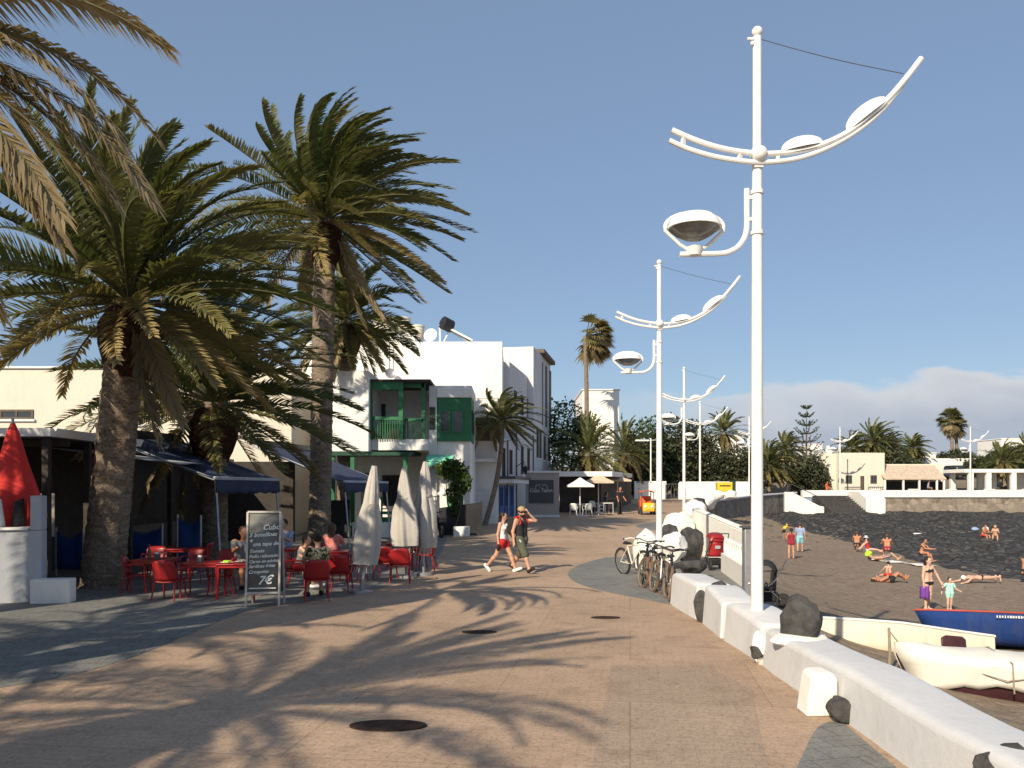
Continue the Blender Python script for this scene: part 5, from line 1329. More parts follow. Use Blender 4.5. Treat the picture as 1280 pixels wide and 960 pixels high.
m = MB(); m.grid(lambda i, j: (xx + 1.25 * i, 38.5 - .75 * (1 - j), Z_(577, 38.3) + .32 * j + .02 * math.sin(i * 20)), 16, 4); m.build('fabric', 'paleg', t, solid=.012)
m = MB(); m.grid(lambda i, j: (xx + 1.25 * i, 37.74, Z_(577, 38.3) - .2 * j - .04 * abs(math.sin(i * 12))), 16, 2); m.build('valance', 'paleg', t, solid=.01)

# plants, fence, sign before the house
tree('climbing_plant', 'bushy green climbing plant hanging beside the pale green awning', 'plant', (X_(566, 37.6), 37.6, .0), [(0, .1, 3.05, .62, .5, .5), (.45, 0, 2.55, .38, .4, .55), (-.35, 0, 3.15, .45, .4, .32), (.05, -.1, 2.0, .30, .3, .5), (.1, 0, 1.3, .2, .2, .35)], 3200, .075, 61, 'leafbright', .05)
t = thing('black_fence', 'black board fence with sloping top before the white house', 'fence', (X_(575, 37.5), 37.5, .15))
x0, x1 = X_(549, 37.6), X_(603, 37.6); g0 = gz(37.6)
m = MB(); m.prism([(x0, 37.6, g0), (x1, 37.6, g0), (x1, 37.6, Z_(627.5, 37.6)), (x0, 37.6, Z_(635, 37.6))], (0, .12, 0)); m.build('boards', 'dark', t)
m = MB(); m.box((x1 - .04, 37.55, g0 + .75), (.09, .09, 1.5)); m.build('post', 'dark', t)
o = put(MB().box((0, 0, .2), (.7, .4, .44)).build('concrete_block', 'white', bevel=.02), 'pale concrete block at the foot of the black fence', 'block'); o.location = G(577, 670)
t = thing('gate_post', 'white gate post with pointed cap behind the black fence', 'post', (X_(555, 38.2), 38.2, gz(38)))
m = MB(); m.box((0, 0, .9), (.36, .36, 1.8)); m.build('post', 'white', t, local=True); m = MB(); m.lathe([(.31, 1.8), (.29, 1.86), (.02, 2.1)], (0, 0, 0), 4); m.build('cap', 'white', t, local=True, smooth=0)
t = thing('green_sign', 'small green sign with white scribbles above the black fence', 'sign', (X_(569, 38.0), 38.0, 0))
m = MB(); m.b2(X_(560, 38.0), X_(579, 38.0), 38.0, 38.04, Z_(634, 38.0), Z_(620, 38.0)); m.build('panel', 'green', t)
m = MB()
for i in range(4):
    a = X_(563.5 + 3.6 * i, 38.0); zc = Z_(627, 38.0); m.tube([(a - .05, 37.99, zc + .14), (a - .03, 37.99, zc - .02), (a + .05, 37.99, zc - .02), (a + .04, 37.99, zc - .15)], .012, 4); m.bar((a - .03, 37.99, zc - .02), (a - .04, 37.99, zc - .15), .02)
m.build('white_figures', 'chalk', t)
m = MB(); m.b2(X_(569, 38.0) - .03, X_(569, 38.0) + .03, 38.05, 38.1, gz(38), Z_(622, 38.0)); m.build('post', 'dsteel', t)
t = thing('iron_gate', 'narrow black iron gate left of the white gate post', 'gate', (X_(543, 38), 38.3, gz(38)))
m = MB()
for i in range(6): m.bar((-.45 + i * .16, 0, .1), (-.45 + i * .16, 0, 1.75), .03)
for z in (.15, .95, 1.7): m.bar((-.5, 0, z), (.4, 0, z), .04)
m.build('bars', 'black', t, local=True)
m = MB()
m.tube([(.10, .02 * i, 1.0 + .0) for i in range(2)], .02, 4); m.build('latch', 'dsteel', t, local=True)

# scooter parked by the gate
t = thing('scooter', 'dark scooter parked by the gate behind the closed parasols', 'scooter', G(547, 671), R(200))
for y in (-.62, .62):
    m = MB(); m.tube([(0, y + .23 * math.cos(a), .24 + .23 * math.sin(a)) for a in np.linspace(0, 2 * PI, 19)[:-1]], .055, 8, closed=True); w_ = m.build('wheel', 'tyre', t, local=True)
    m = MB(); m.box((0, y, .24), (.05, .26, .26)); m.build('hub', 'dsteel', w_, local=True, bevel=.05)
m = MB(); m.prism([(-.14, -.45, .35), (-.14, .1, .3), (-.14, .25, .55), (-.14, .8, .62), (-.14, .85, .78), (-.14, .05, .72), (-.14, -.1, .42), (-.14, -.4, .42), (-.14, -.5, .95), (-.14, -.58, .95)], (.28, 0, 0)); m.build('body', 'cblack', t, local=True, bevel=.04)
m = MB(); m.box((0, .42, .82), (.27, .75, .10)); m.build('seat', 'black', t, local=True, bevel=.04)
m = MB(); m.tube([(-.32, -.42, 1.08), (0, -.52, 1.02), (.32, -.42, 1.08)], .022, 6); m.tube([(0, -.5, 1.02), (0, -.62, .3)], .03, 6); m.build('handlebar', 'dsteel', t, local=True)
m = MB(); m.ball((0, -.6, .88), (.09, .06, .08)); m.build('headlight', 'spoke', t, local=True)

# ------------------------------------------------------------------ big white building behind
b = thing('white_block_building', 'big white flat-roofed building with blank end wall and rooftop tanks', 'building', (-4, 47, 0))
Yb = 46.0; xr = X_(628, Yb); zt2 = Z_(427, Yb); zlow = Z_(487, Yb)
m = MB(); m.b2(-11.5, xr, Yb, 56, zlow - .5, zt2); m.b2(-11.4, X_(622, Yb), Yb + .03, 56, 0, zlow - .503); m.build('wall', 'wallclean', b, bevel=.02)
m = MB(); m.b2(X_(440, Yb), X_(519, Yb), Yb + .02, 51, zt2 + .002, Z_(416, Yb)); m.build('roof_room', 'wallclean', b, bevel=.02)
m = MB(); m.b2(X_(592, Yb) - .1, X_(624, Yb), Yb - 1.0, Yb - .003, Z_(532, Yb), Z_(524, Yb)); m.build('canopy', 'shutter', b)
m = MB(); m.b2(X_(592, Yb), X_(623, Yb), Yb - .9, Yb - .003, Z_(578, Yb), Z_(574, Yb)); m.build('ledge', 'white', b)
m = MB(); m.b2(X_(596, Yb), X_(618, Yb), Yb - .03, Yb + .028, Z_(551, Yb), Z_(534, Yb)); m.build('upper_shutter', 'shutter', b)
m = MB(); m.b2(X_(592, Yb), X_(612, Yb), Yb - .6, Yb - .05, gz(Yb), Z_(613, Yb)); m.build('side_wall', 'greywall', b, bevel=.02)  # grey box stands for the shade below the sunlit end wall
m = MB(); m.tube([(X_(487, 45.7), 45.7, Z_(465, 45.7)), (X_(487, 45.7), 45.7, Z_(428, 45.7))], .025, 5); m.build('antenna_pole', 'dsteel', b)
m = MB(); m.lathe([(.02, 0), (.2, .03), (.31, .10), (.30, .12), (.18, .05), (.02, .02)], (0, 0, 0), 16)
dish = m.build('satellite_dish', 'steel', b, local=True); dish.location = Vector((X_(488, 45.6), 45.5, Z_(468, 45.6))) - ORG[b]; dish.rotation_euler = (R(70), 0, R(20))
m = MB(); m.lathe([(.02, 0), (.25, .04), (.40, .13), (.39, .15), (.22, .07), (.02, .03)], (0, 0, 0), 18)
dish = m.build('satellite_dish', 'plasticwhite', b, local=True); dish.location = Vector((X_(539, 47), 47.0, Z_(420, 47))) - ORG[b]; dish.rotation_euler = (R(75), 0, R(-15))
for i, (px, w) in enumerate(((473, .44), (487, .46), (504, .47), (522, .44))):
    Yt = 48.0; t = thing('water_tank', ['leftmost pale water tank on the flat white roof, by the palm', 'second pale water tank from the left on the white roof', 'third pale water tank from the left on the white roof', 'rightmost pale water tank on the white roof, next to the dish'][i], 'water tank', (X_(px, Yt), Yt, Z_(416, Yt) + (.05 if i < 3 else -.4)), 0, 'pale water tanks on the roof')
    m = MB(); m.lathe([(w * .75, 0), (w * .80, .05), (w * .86, .45), (w * .88, .46), (w * .88, .52), (w * .90, .53), (w * .84, .72)], (0, 0, 0), 24); m.build('tank', 'cream', t, local=True)
    m = MB(); m.lathe([(w * .93, .70), (w * .93, .78), (w * .6, .84), (.05, .86)], (0, 0, 0), 24); m.build('lid', 'cream', t, local=True)
t = thing('solar_heater', 'black solar water heater on a white frame atop the white building', 'solar heater', (X_(556, 47), 47, zt2))
zz = lambda py: Z_(py, 47) - zt2
m = MB(); q = [(-.10, -.25, zz(404)), (.35, .1, zz(408))]; m.tube(q, .36, 16); m.build('drum', 'black', t, local=True)
m = MB(); m.bar((-.28, 0, zz(427)), (-.28, 0, zz(406)), .09); m.bar((-.05, .1, zz(426)), (.28, .1, zz(411)), .07); m.bar((-.1, -.15, zz(407)), (1.55, -.15, zz(426)), .10); m.build('frame', 'plasticwhite', t, local=True)
m = MB(); m.add([(.1, -.05, zz(408)), (1.5, -.05, zz(425)), (1.5, 1.1, zz(425)), (.1, 1.1, zz(408))], [(0, 1, 2, 3)]); m.build('collector', 'pane', t, local=True, solid=.06)

# ------------------------------------------------------------------ shaded sea-front facade and tower
b = thing('facade_building', 'grey-white terraced building in shade with blue door and roof tower', 'building', (1, 56, 0))
o0 = Vector((X_(622, 46.6), 46.6, 0)); u = Vector((.18, 1, 0)).normalized(); fp = Pl(o0, u, (u.y, -u.x)); L = 21.0
def uy(px): # distance along the facade seen at pixel px
    k = (px - 640) / F; return (k * o0.y - o0.x) / (u.x - k * u.y)
def wallseg(u0, u1, z0, z1, d0=-8.0, d1=0.0, m_='greywall', name='wall'):
    mb = MB(); fp.box(mb, u0, u1, z0, z1, d0, d1); return mb.build(name, m_, b, bevel=.02)
ua, ub_, uc = uy(645), uy(666), uy(690)
wallseg(0, ua, 0, 5.2); wallseg(ua + .002, ub_, 0, 6.7)
wallseg(.0, ua * .98, 5.203, 8.2, -8, -1.2, name='upper_wall')
Yt = 46.6 + ub_ * u.y
wallseg(ua * .99, ub_ * .995, 6.703, Z_(452, 46.6 + ua), -8, -.4, name='upper_wall')
wallseg(ub_ + .004, ub_ + 4.2, 0, Z_(433, Yt), -6, .05, name='tower')
wallseg(ub_ + 4.204, uc, 0, Z_(441, Yt + 4), -6, -.15, name='tower_rear')
wallseg(ub_ + 4.1, uc + .2, Z_(441, Yt + 4) + .002, Z_(441, Yt + 4) + .3, -6.2, .25, 'shutter', 'tower_cornice')
for k in range(3):
    c = ub_ + 5.0 + k * 2.4
    mb = MB(); fp.box(mb, c, c + .9, 7.2, 12.0, -.148, -.10); mb.build('window_strip', 'shutter', b)
for k, (c, z0, z1) in enumerate(((1.3, 2.9, 4.6), (3.6, 3.1, 4.6), (ua + 1.8, 3.2, 5.0), (ua + 4.4, 3.2, 5.0), (ub_ + 1.4, 4.5, 6.6), (ub_ + 2.8, 4.5, 6.6), (ub_ + 6.5, 4.5, 6.4), (ub_ + 9, 4.5, 6.4))):
    fp2 = fp if k < 4 else Pl(fp.o + fp.n * (.05 if k < 6 else -.15), fp.u, fp.n)
    fp2.window(b, c, c + .85, z0, z1, 'shutter', 'pane', .07)
fp3 = Pl(fp.o - fp.n * .4, fp.u, fp.n)
for k in range(3): fp3.window(b, ua + 1.5 + k * 2.6, ua + 2.4 + k * 2.6, 7.2, 8.6, 'shutter', 'pane', .07)
fp.box(mb := MB(), .1, 5.4, 2.55, 2.8, .0, .9); mb.build('shop_canopy', 'white', b, bevel=.02)
fp.box(mb := MB(), .0, 5.5, 2.803, 2.95, .0, 1.0); mb.build('canopy_tiles', 'dsteel', b)
g0 = gz(50)
for c, w, m_ in ((.35, 1.2, 'bluepaint'), (1.9, 1.0, 'bluepaint'), (3.6, 1.3, 'bluepaint')):
    fp.window(b, c, c + w, g0, g0 + 2.05, m_, m_ if c > 3 else 'pane', .13, 1, False, 'door')
    fp.box(mb := MB(), c, c + w, g0, g0 + .85, .013, .06); mb.build('lower_panel', m_, b)
mb = MB(); q = fp.p(ua * .95, 3.6, .05); mb.tube([q, q + fp.n * .5 + Vector((0, 0, .35)), q + fp.n * .6], .03, 6); mb.lathe([(.06, -.45), (.16, -.1), (.14, 0), (.02, .08)], q + fp.n * .6, 8); mb.build('wall_lantern', 'black', b)
mb = MB(); 
for c in (2.8, ua - .1, ub_ - .1): mb.bar(fp.p(c, .4, .06), fp.p(c, 6.0 if c > 3 else 5.1, .06), .08)
mb.build('downpipe', 'dsteel', b)
mb = MB(); mb.tube([fp.p(0 + i * ub_ / 10, 5.05 - .12 * math.sin(i * PI / 2), .12) for i in range(11)], .025, 5); mb.build('cable', 'cable', b)

# restaurant screen with lettering, facing the promenade
Yr = 53.0; xa, xb = X_(657, Yr), X_(699, Yr); g0 = gz(Yr)
t = thing('restaurant_screen', 'beige restaurant side wall with dark sign window and white lettering', 'restaurant wall', ((xa + xb) / 2, Yr, g0))
m = MB(); m.b2(xa, xb, Yr, Yr + .3, g0 + .12, Z_(591, Yr)); m.build('wall', 'beige', t, bevel=.02)
m = MB(); m.b2(xa - .05, xb + .08, Yr - .08, Yr + .4, Z_(591, Yr) + .002, Z_(588.5, Yr)); m.build('coping', 'white', t)
m = MB(); m.b2(xa + .3, xb + .05, Yr - .12, Yr - .003, g0, g0 + .14); m.build('kerb', 'white', t)
m = MB(); m.b2(X_(661, Yr), X_(692, Yr), Yr - .05, Yr - .003, Z_(629, Yr), Z_(600, Yr)); pn = m.build('sign_window', mat('dark_glass_sign', (.045, .045, .055), .35, .2, 2), t)
me = text_mb('Casa Talon', .32, 'chalk', None, Matrix.Translation(Vector((X_(676.5, Yr), Yr - .056, Z_(615, Yr))) - ORG[t]) @ Matrix.Rotation(R(90), 4, 'X'), align='CENTER')
lo = bpy.data.objects.new('lettering', me); COL.objects.link(lo); lo.parent = pn; me.materials[0] = M['steel']
m = MB()
for s in (-1, 1): m.tube([(X_(676.5, Yr) + s * (.05 + .36 * i / 8), Yr - .07, Z_(610.5, Yr) + .30 * math.sin(PI * i / 8) ** .7 - .12 * (i / 8)) for i in range(9)], .03, 5)
m.tube([(X_(676.5, Yr) + .42 * math.cos(a), Yr - .07, Z_(608.5, Yr) + .13 * math.sin(a)) for a in np.linspace(.2, PI - .2, 9)], .025, 5)
m.build('emblem', 'steel', pn)

# terrace of the restaurant: parasols, awnings, furniture
def open_parasol(label, px, Y, w, ztop, zrim, m_, sides=8, group='open parasols of the far terrace'):
    g = gz(Y); t = thing('open_parasol', label, 'parasol', (X_(px, Y), Y, g), 0, group)
    m = MB(); m.lathe([(w, zrim - g - .12), (w, zrim - g), (w * .5, (zrim + ztop) / 2 - g - .03), (.05, ztop - g)], (0, 0, 0), sides); 
    o = m.build('canopy', m_, t, local=True, smooth=20); o.rotation_euler = (0, 0, PI / sides)
    m = MB(); m.tube([(0, 0, 0), (0, 0, ztop - g - .05)], .035, 8); m.build('pole', 'plasticwhite', t, local=True)
    m = MB(); m.lathe([(.3, 0), (.3, .1), (.06, .12)], (0, 0, 0), 14); m.build('base', 'greywall', t, local=True)
open_parasol('white open parasol nearest on the far terrace', 725, 53.5, 1.18, Z_(597, 53.5), Z_(606.5, 53.5), 'cwhite', 4)
open_parasol('straw coloured open parasol behind the white one', 748, 58, 1.35, Z_(592, 58), Z_(602, 58), 'straw', 4)
open_parasol('straw coloured open parasol farthest back on the far terrace', 772, 64, 1.3, Z_(594, 64), Z_(600, 64), 'straw', 4)
t = thing('terrace_building', 'low white restaurant front with dark openings behind the open parasols', 'restaurant', (5, 62, .6))
m = MB(); m.b2(3.4, 6.3, 59.4, 60, gz(59) - .3, 3.05); m.prism([(6.3, 59.4, .3), (10.2, 74, .3), (9.6, 74.2, .3), (5.8, 60, .3)], (0, 0, 2.9)); m.build('wall', 'mdark', t)  # dark wall colour stands for the shade in the openings
m = MB(); m.prism([(3.2, 57.8, 3.1), (6.9, 57.8, 3.1), (10.6, 74, 3.25), (3.2, 74, 3.25)], (0, 0, .35)); m.build('roof', 'wallclean', t, bevel=.02)
for i in range(6):
    y = 60.2 + i * 2.2; x = 6.42 + i * .587; m = MB(); m.prism([(x, y, .75), (x + .3, y + 1.2, .75), (x + .36, y + 1.2, .75), (x + .06, y, .75)], (0, 0, 1.9)); m.build('shutter', 'greycloth', t)
wc0 = None
for px, py, rz, lab in ((717, 645.2, 170, 'white plastic chair on the far left of the terrace, back to us'), (734, 645.2, 200, 'white plastic chair under the white open parasol, right one'), (752, 644, 100, 'white plastic chair by the dark figure'), (742, 641, 20, 'white plastic chair behind the white parasol pole')):
    g = G(px, py)
    if wc0 is None: wc0 = make_chair('terrace_chair', lab, 'plasticwhite'); put(wc0, group='white chairs of the far terrace'); wc0.location = g; wc0.rotation_euler = (0, 0, R(rz))
    else: clone(wc0, g, R(rz), lab)
tt = make_table('white table between the white plastic chairs on the far terrace', 'plasticwhite'); tt.location = G(726, 643.5)
tt = clone(tt, G(758, 641.5), .3, 'white table beside the dark standing figure on the far terrace')

# ------------------------------------------------------------------ pedal cart
t = thing('pedal_cart', 'orange and yellow four-wheeled pedal cart parked on the promenade', 'pedal cart', G(808, 643), R(0))
for x in (-.42, .42):
    for y in (-.55, .6):
        m = MB(); m.tube([(x, y + .24 * math.cos(a), .26 + .24 * math.sin(a)) for a in np.linspace(0, 2 * PI, 15)[:-1]], .05, 6, closed=True); w_ = m.build('wheel', 'tyre', t, local=True)
        m = MB(); m.box((x, y, .26), (.04, .3, .3)); m.build('hub', 'spoke', w_, local=True, bevel=.05)
m = MB(); m.prism([(-.4, -.85, .25), (-.4, .8, .25), (-.4, .8, .95), (-.4, .3, .95), (-.4, .1, .55), (-.4, -.3, .6), (-.4, -.55, .85), (-.4, -.85, .75)], (.8, 0, 0)); m.build('body', 'orange', t, local=True, bevel=.05)
m = MB(); m.prism([(-.38, -1.0, .22), (-.38, -.852, .22), (-.38, -.852, .8), (-.34, -.95, .72)], (.76, 0, 0)); m.build('front_panel', 'yellow', t, local=True, bevel=.04)
for x in (-.22, .22):
    m = MB(); m.ball((x, -1.0, .55), (.09, .05, .09)); m.build('headlight', 'cwhite', t, local=True)
m = MB(); m.box((0, -1.02, .36), (.55, .06, .08)); m.build('bumper', 'yellow', t, local=True, bevel=.02)
for x in (-.4, .4):
    for y in (-.5, .7): m = MB(); m.bar((x, y, .6), (x, y, 1.5), .045); m.build('canopy_post', 'dsteel', t, local=True)
m = MB(); m.grid(lambda i, j: ((i - .5) * 1.0, -.65 + 1.5 * j, 1.5 + .12 * math.sin(PI * i)), 8, 6); m.build('canopy', 'orange', t, local=True, solid=.03)
m = MB(); m.box((0, .4, .98), (.72, .12, .5)); m.build('seat_back', 'orange', t, local=True, bevel=.04)

# ------------------------------------------------------------------ trees behind
Yq = 47.0
def slim_palm():
    base = G(612, 651); t = palm('slim_palm', 'slim palm with a curved bare trunk before the white end wall', (X_(606, 44.6), 44.6, .3), 5.55, 2.3, .15, .11, 71, nf=52, pairs=40, lean=(.95, 0), ll=.42, lw=.05, dead=5, sides=10, bark='bark2', boss=False, wind=(1.0, .05, -.05), bow=.22, el_lo=-35)
slim_palm()
fan_palm('wind_blown_fan_palm', 'tall lone fan palm bent by the wind against the blue sky', (X_(727, 76), 76, .9), 15.2, 2.5, .26, 72, (.4, 0), (.95, .1, -.15), n=48, skirt=26, tr=(.45, .85))
tree('round_tree', 'dense round green tree right of the roof tower', 'tree', (X_(704, 70), 70, .7), [(0, 0, 6.6, 1.9, 1.8, 2.2), (.9, .3, 5.0, 1.6, 1.5, 1.8), (-1.0, 0, 4.8, 1.5, 1.5, 2.0), (1.9, 0, 6.4, 1.2, 1.2, 1.4)], 5200, .13, 73, 'leaf')
palm('far_date_palm', 'broad low date palm rising behind the terrace parasols', (X_(736, 66), 66, .7), 4.3, 3.6, .5, .45, 74, nf=64, pairs=30, ll=.55, lw=.075, dead=6, sides=12, wind=(.15, 0, 0), group='date palms at the end of the promenade')
palm('far_date_palm', 'golden-tipped date palm right of the broad low palm', (X_(783, 76), 76, .9), 4.6, 3.6, .45, .42, 75, nf=56, pairs=30, ll=.55, lw=.08, dead=20, sides=12, wind=(.3, 0, 0), group='date palms at the end of the promenade', el_lo=-30)
hb = thing('white_house', 'plain white house behind the lone fan palm', 'house', (X_(752, 82), 84, 1))
m = MB(); m.b2(X_(728, 82), X_(774, 82), 82, 92, 0, Z_(488, 82)); m.build('wall', 'wallclean', hb, bevel=.03)
m = MB(); m.b2(X_(728, 82) - .1, X_(774, 82) + .1, 81.9, 92.1, Z_(488, 82) + .002, Z_(486.5, 82)); m.build('roof', 'white', hb)
for i, (px, Y, top, wd, n, lm, lab) in enumerate((
    (812, 93, 522, 3.0, 5000, 'leaf', 'green tree behind the second lamp pole'), (842, 93, 520, 3.2, 5400, 'leafdark', 'tall grey-green tamarisk left of the third lamp'), (866, 94, 525, 3.0, 5200, 'leafdark', 'grey-green tamarisk right of the third lamp with pale trunk'),
    (893, 94, 560, 3.2, 4600, 'leafdark', 'dark bush mass behind the yellow container'), (922, 94, 556, 3.0, 4400, 'leafdark', 'dark bush mass left of the nearest lamp pole'), (790, 91, 548, 2.6, 3600, 'leafdark', 'dark tree behind the golden-tipped palm'))):
    b0 = Z_(614, Y); ht = Z_(top, Y) - b0
    tree('tamarisk_tree' if 'tamarisk' in lab else 'dense_tree', lab, 'tree', (X_(px, Y), Y, b0 - .3), [(0, 0, ht * .70, wd * .72, wd * .7, ht * .32), (-wd * .5, .3, ht * .42, wd * .6, wd * .6, ht * .36), (wd * .5, -.2, ht * .45, wd * .62, wd * .6, ht * .38), (.2, -.6, ht * .22, wd * .8, wd * .6, ht * .26)], n, .19, 80 + i, lm, group='trees at the end of the promenade')
palm('far_date_palm', 'date palm rising over the dark bushes left of the nearest lamp', (X_(909, 97), 98.5, 1.4), 7.4, 3.2, .4, .38, 90, nf=44, pairs=24, ll=.6, lw=.10, dead=5, sides=10, group='date palms at the end of the promenade')
# ------------------------------------------------------------------ bicycles
def make_bike(label, frame_m='brownmetal', tyre_m='tyre', bar_m='black'):
    t = thing('bicycle', label, 'bicycle')
    r = .335
    for y in (-.53, .53):
        m = MB(); m.tube([(0, y + r * math.cos(a), r + r * math.sin(a)) for a in np.linspace(0, 2 * PI, 29)[:-1]], .033, 7, closed=True); w_ = m.build('wheel', tyre_m, t, local=True)
        m = MB(); m.tube([(0, y + (r - .03) * math.cos(a), r + (r - .03) * math.sin(a)) for a in np.linspace(0, 2 * PI, 29)[:-1]], .013, 6, closed=True)
        for k in range(14):
            a = k * PI / 7; m.bar((.02 * (-1) ** k, y, r), (0, y + (r - .03) * math.cos(a), r + (r - .03) * math.sin(a)), .005)
        m.tube([(-.06, y, r), (.06, y, r)], .022, 8); m.build('rim', 'spoke', w_, local=True)
    m = MB(); bb = (0, .08, .30); st = (0, .22, .76); hd = (0, -.33, .82); hb = (0, -.37, .70)
    for a, b, w in ((bb, st, .018), (st, hd, .018), (bb, hb, .021), (hd, hb, .022)): m.tube([a, b], w, 8)
    for x in (-.06, .06):
        m.tube([(x * .3, *bb[1:]), (x, .53, r)], .011, 6); m.tube([(x * .3, .20, .72), (x, .53, r)], .010, 6)
    m.build('frame', frame_m, t, local=True)
    m = MB()
    for x in (-.05, .05): m.tube([(x * .8, -.38, .68), (x, -.45, .5), (x, -.53, r)], .012, 6)
    m.tube([(0, -.33, .80), (0, -.30, .95)], .016, 7); m.build('fork', frame_m, t, local=True)
    m = MB(); m.tube([(-.31, -.20, 1.00), (-.2, -.28, 1.02), (0, -.34, .97), (.2, -.28, 1.02), (.31, -.20, 1.00)], .015, 7); m.build('handlebar', bar_m, t, local=True)
    for x in (-.30, .30):
        m = MB(); m.tube([(x, -.205, 1.0), (x * 1.0, -.12, 1.0)], .02, 7); m.build('grip', 'black', t, local=True)
    m = MB(); m.grid(lambda i, j: ((i - .5) * (.05 + .13 * j ** 1.5), .02 + .27 * j, .86 + .02 * j - .05 * (2 * i - 1) ** 2), 6, 6); m.build('saddle', 'black', t, local=True, solid=.03)
    m = MB(); m.tube([(0, .22, .74), (0, .235, .86)], .013, 6); m.build('seat_post', 'steel', t, local=True)
    m = MB(); m.tube([(.03, .08 + .09 * math.cos(a), .30 + .09 * math.sin(a)) for a in np.linspace(0, 2 * PI, 13)[:-1]], .012, 5, closed=True)
    m.bar((.05, .08, .30), (.05, .0, .15), .02); m.bar((-.05, .08, .30), (-.05, .16, .45), .02); m.box((.09, 0, .15), (.09, .06, .02)); m.box((-.09, .16, .45), (.09, .06, .02)); m.build('crank', 'dsteel', t, local=True)
    return t
bikes = [(797, 722, R(24), -7, 'pale cream bicycle leaning leftmost of the parked bicycles', ('ivory', 'tyre', 'plasticwhite')), (809, 729, R(-12), 6, 'black bicycle second from the left, against the white boulder', ('cblack', 'tyre', 'black')),
         (818, 741, R(12), 9, 'rusty brown bicycle in the middle of the parked group', ('brownmetal', 'brownmetal', 'black')), (829, 747, R(6), 9, 'bicycle with pale muddy wheels in front of the second lamp pole', ('spoke', 'brownmetal', 'black')), (841, 751, R(-8), 4, 'dark bicycle nearest the end of the low white wall', ('cblack', 'brownmetal', 'black')), (824, 734, R(-20), -5, 'grey bicycle squeezed behind the muddy-wheeled one', ('steel', 'brownmetal', 'black'))]
for px, py, rz, tilt, lab, ms in bikes:
    g = G(px, py); t = make_bike(lab, *ms); t['group'] = 'bicycles parked by the second lamp'
    t.location = (g.x, g.y + .45, 0); t.rotation_euler = (0, R(tilt), rz); t.location.z = .0

# ------------------------------------------------------------------ strollers
def make_stroller(label, seat_m):
    t = thing('stroller', label, 'stroller')
    m = MB(); m.grid(lambda i, j: ((i - .5) * .44, -.02 - .10 * math.sin(PI * i) - .02 * j, .36 + .42 * j), 8, 6); m.build('seat_back', seat_m, t, local=True, solid=.03)
    m = MB(); m.grid(lambda i, j: ((i - .5) * .46, .10 - .26 * math.cos(PI * (.05 + .62 * j)) * (1 - .25 * (2 * i - 1) ** 2), .72 + .30 * math.sin(PI * (.05 + .62 * j)) * (1 - .35 * (2 * i - 1) ** 4)), 10, 10); m.build('canopy', seat_m, t, local=True, solid=.015)
    m = MB(); m.box((0, .12, .38), (.40, .34, .06)); m.build('seat', 'cblack', t, local=True, bevel=.03)
    m = MB(); m.box((0, -.150, .62), (.15, .012, .09)); m.build('back_patch', 'greycloth', t, local=True, bevel=.004)
    m = MB(); m.prism([(-.2, -.12, .12), (-.2, .3, .12), (-.2, .34, .30), (-.2, -.16, .30)], (.4, 0, 0)); m.build('basket', 'cblack', t, local=True, bevel=.03)
    m = MB()
    for x in (-.25, .25):
        m.tube([(x, -.32, 1.0), (x, -.12, .6), (x, .38, .14)], .014, 7); m.tube([(x, .12, .5), (x, -.26, .14)], .014, 7)
    m.tube([(-.25, -.32, 1.0), (.25, -.32, 1.0)], .016, 7); m.tube([(-.25, -.05, .5), (.25, -.05, .5)], .01, 6); m.build('frame', 'dsteel', t, local=True)
    for x in (-.25, .25):
        for y, r in ((-.26, .14), (.38, .11)):
            m = MB(); m.tube([(x, y + (r - .03) * math.cos(a), r + (r - .03) * math.sin(a)) for a in np.linspace(0, 2 * PI, 15)[:-1]], .03, 7, closed=True); m.box((x, y, r), (.05, .1, .1)); m.build('wheel', 'tyre', t, local=True)
    return t
t = make_stroller('red and black stroller parked on the landing seen from behind', 'red'); g = G(895, 712); t.location = (g.x, g.y, .004); t.rotation_euler = (0, 0, R(5)); t['group'] = 'strollers'
t = make_stroller('black stroller half hidden behind the nearest lamp pole on the sand', 'cblack'); g = GS(963, 758); t.location = g; t.rotation_euler = (0, 0, R(70)); t['group'] = 'strollers'

# ------------------------------------------------------------------ boats
def boat_mesh(L, beam, zk, zs, open_=True, n=22, bow=.55, stern=.75, full=.5):
    """half breadth, keel and sheer curves; x runs from bow (0) to stern (L)"""
    def hb(t): return beam / 2 * min(1, (t / bow) ** full if t < bow else 1 - (1 - stern) * ((t - bow) / (1 - bow)) ** 2)
    secs = []
    for i in range(n + 1):
        t = i / n; b = max(.012, hb(t)); k, s = zk(t), zs(t); x = L * t
        rake = .32 * (1 - t) ** 6
        pr = []
        for q in np.linspace(-1, 1, 13):
            a = abs(q); w = b * a ** .42; z = k + (s - k) * a ** 2.2
            pr.append((x - rake * (z - k) / max(.05, s - k), (1 if q > 0 else -1) * w if a > 1e-6 else 0, z))
        secs.append(pr)
    m = MB(); vs = [p for s in secs for p in s]; k = 13
    fs = [(i * k + j, i * k + j + 1, (i + 1) * k + j + 1, (i + 1) * k + j) for i in range(n) for j in range(k - 1)] + [tuple(n * k + j for j in range(k))]
    m.add(vs, fs); return m, secs
def rim(secs, r):
    P = [s[-1] for s in secs]; Q = [s[0] for s in secs]
    m = MB(); m.tube(list(reversed(Q)) + P, r, 6); m.tube([secs[-1][0], secs[-1][-1]], r, 6); return m
t = thing('cream_dinghy', 'cream coloured dinghy hull tilted on the sand beyond the low wall', 'boat', (6.65, 17.6, -1.30), rot=(R(-24), R(5.5), R(2)))
m, s = boat_mesh(3.35, 1.25, lambda t: .30 * (1 - t) ** 3 + .0, lambda t: .62 + .18 * (1 - t) ** 2, bow=.4, stern=.8, full=.62); m.build('hull', 'ivory', t, local=True)
rim(s, .03).build('rubbing_strake', 'plasticwhite', t, local=True)
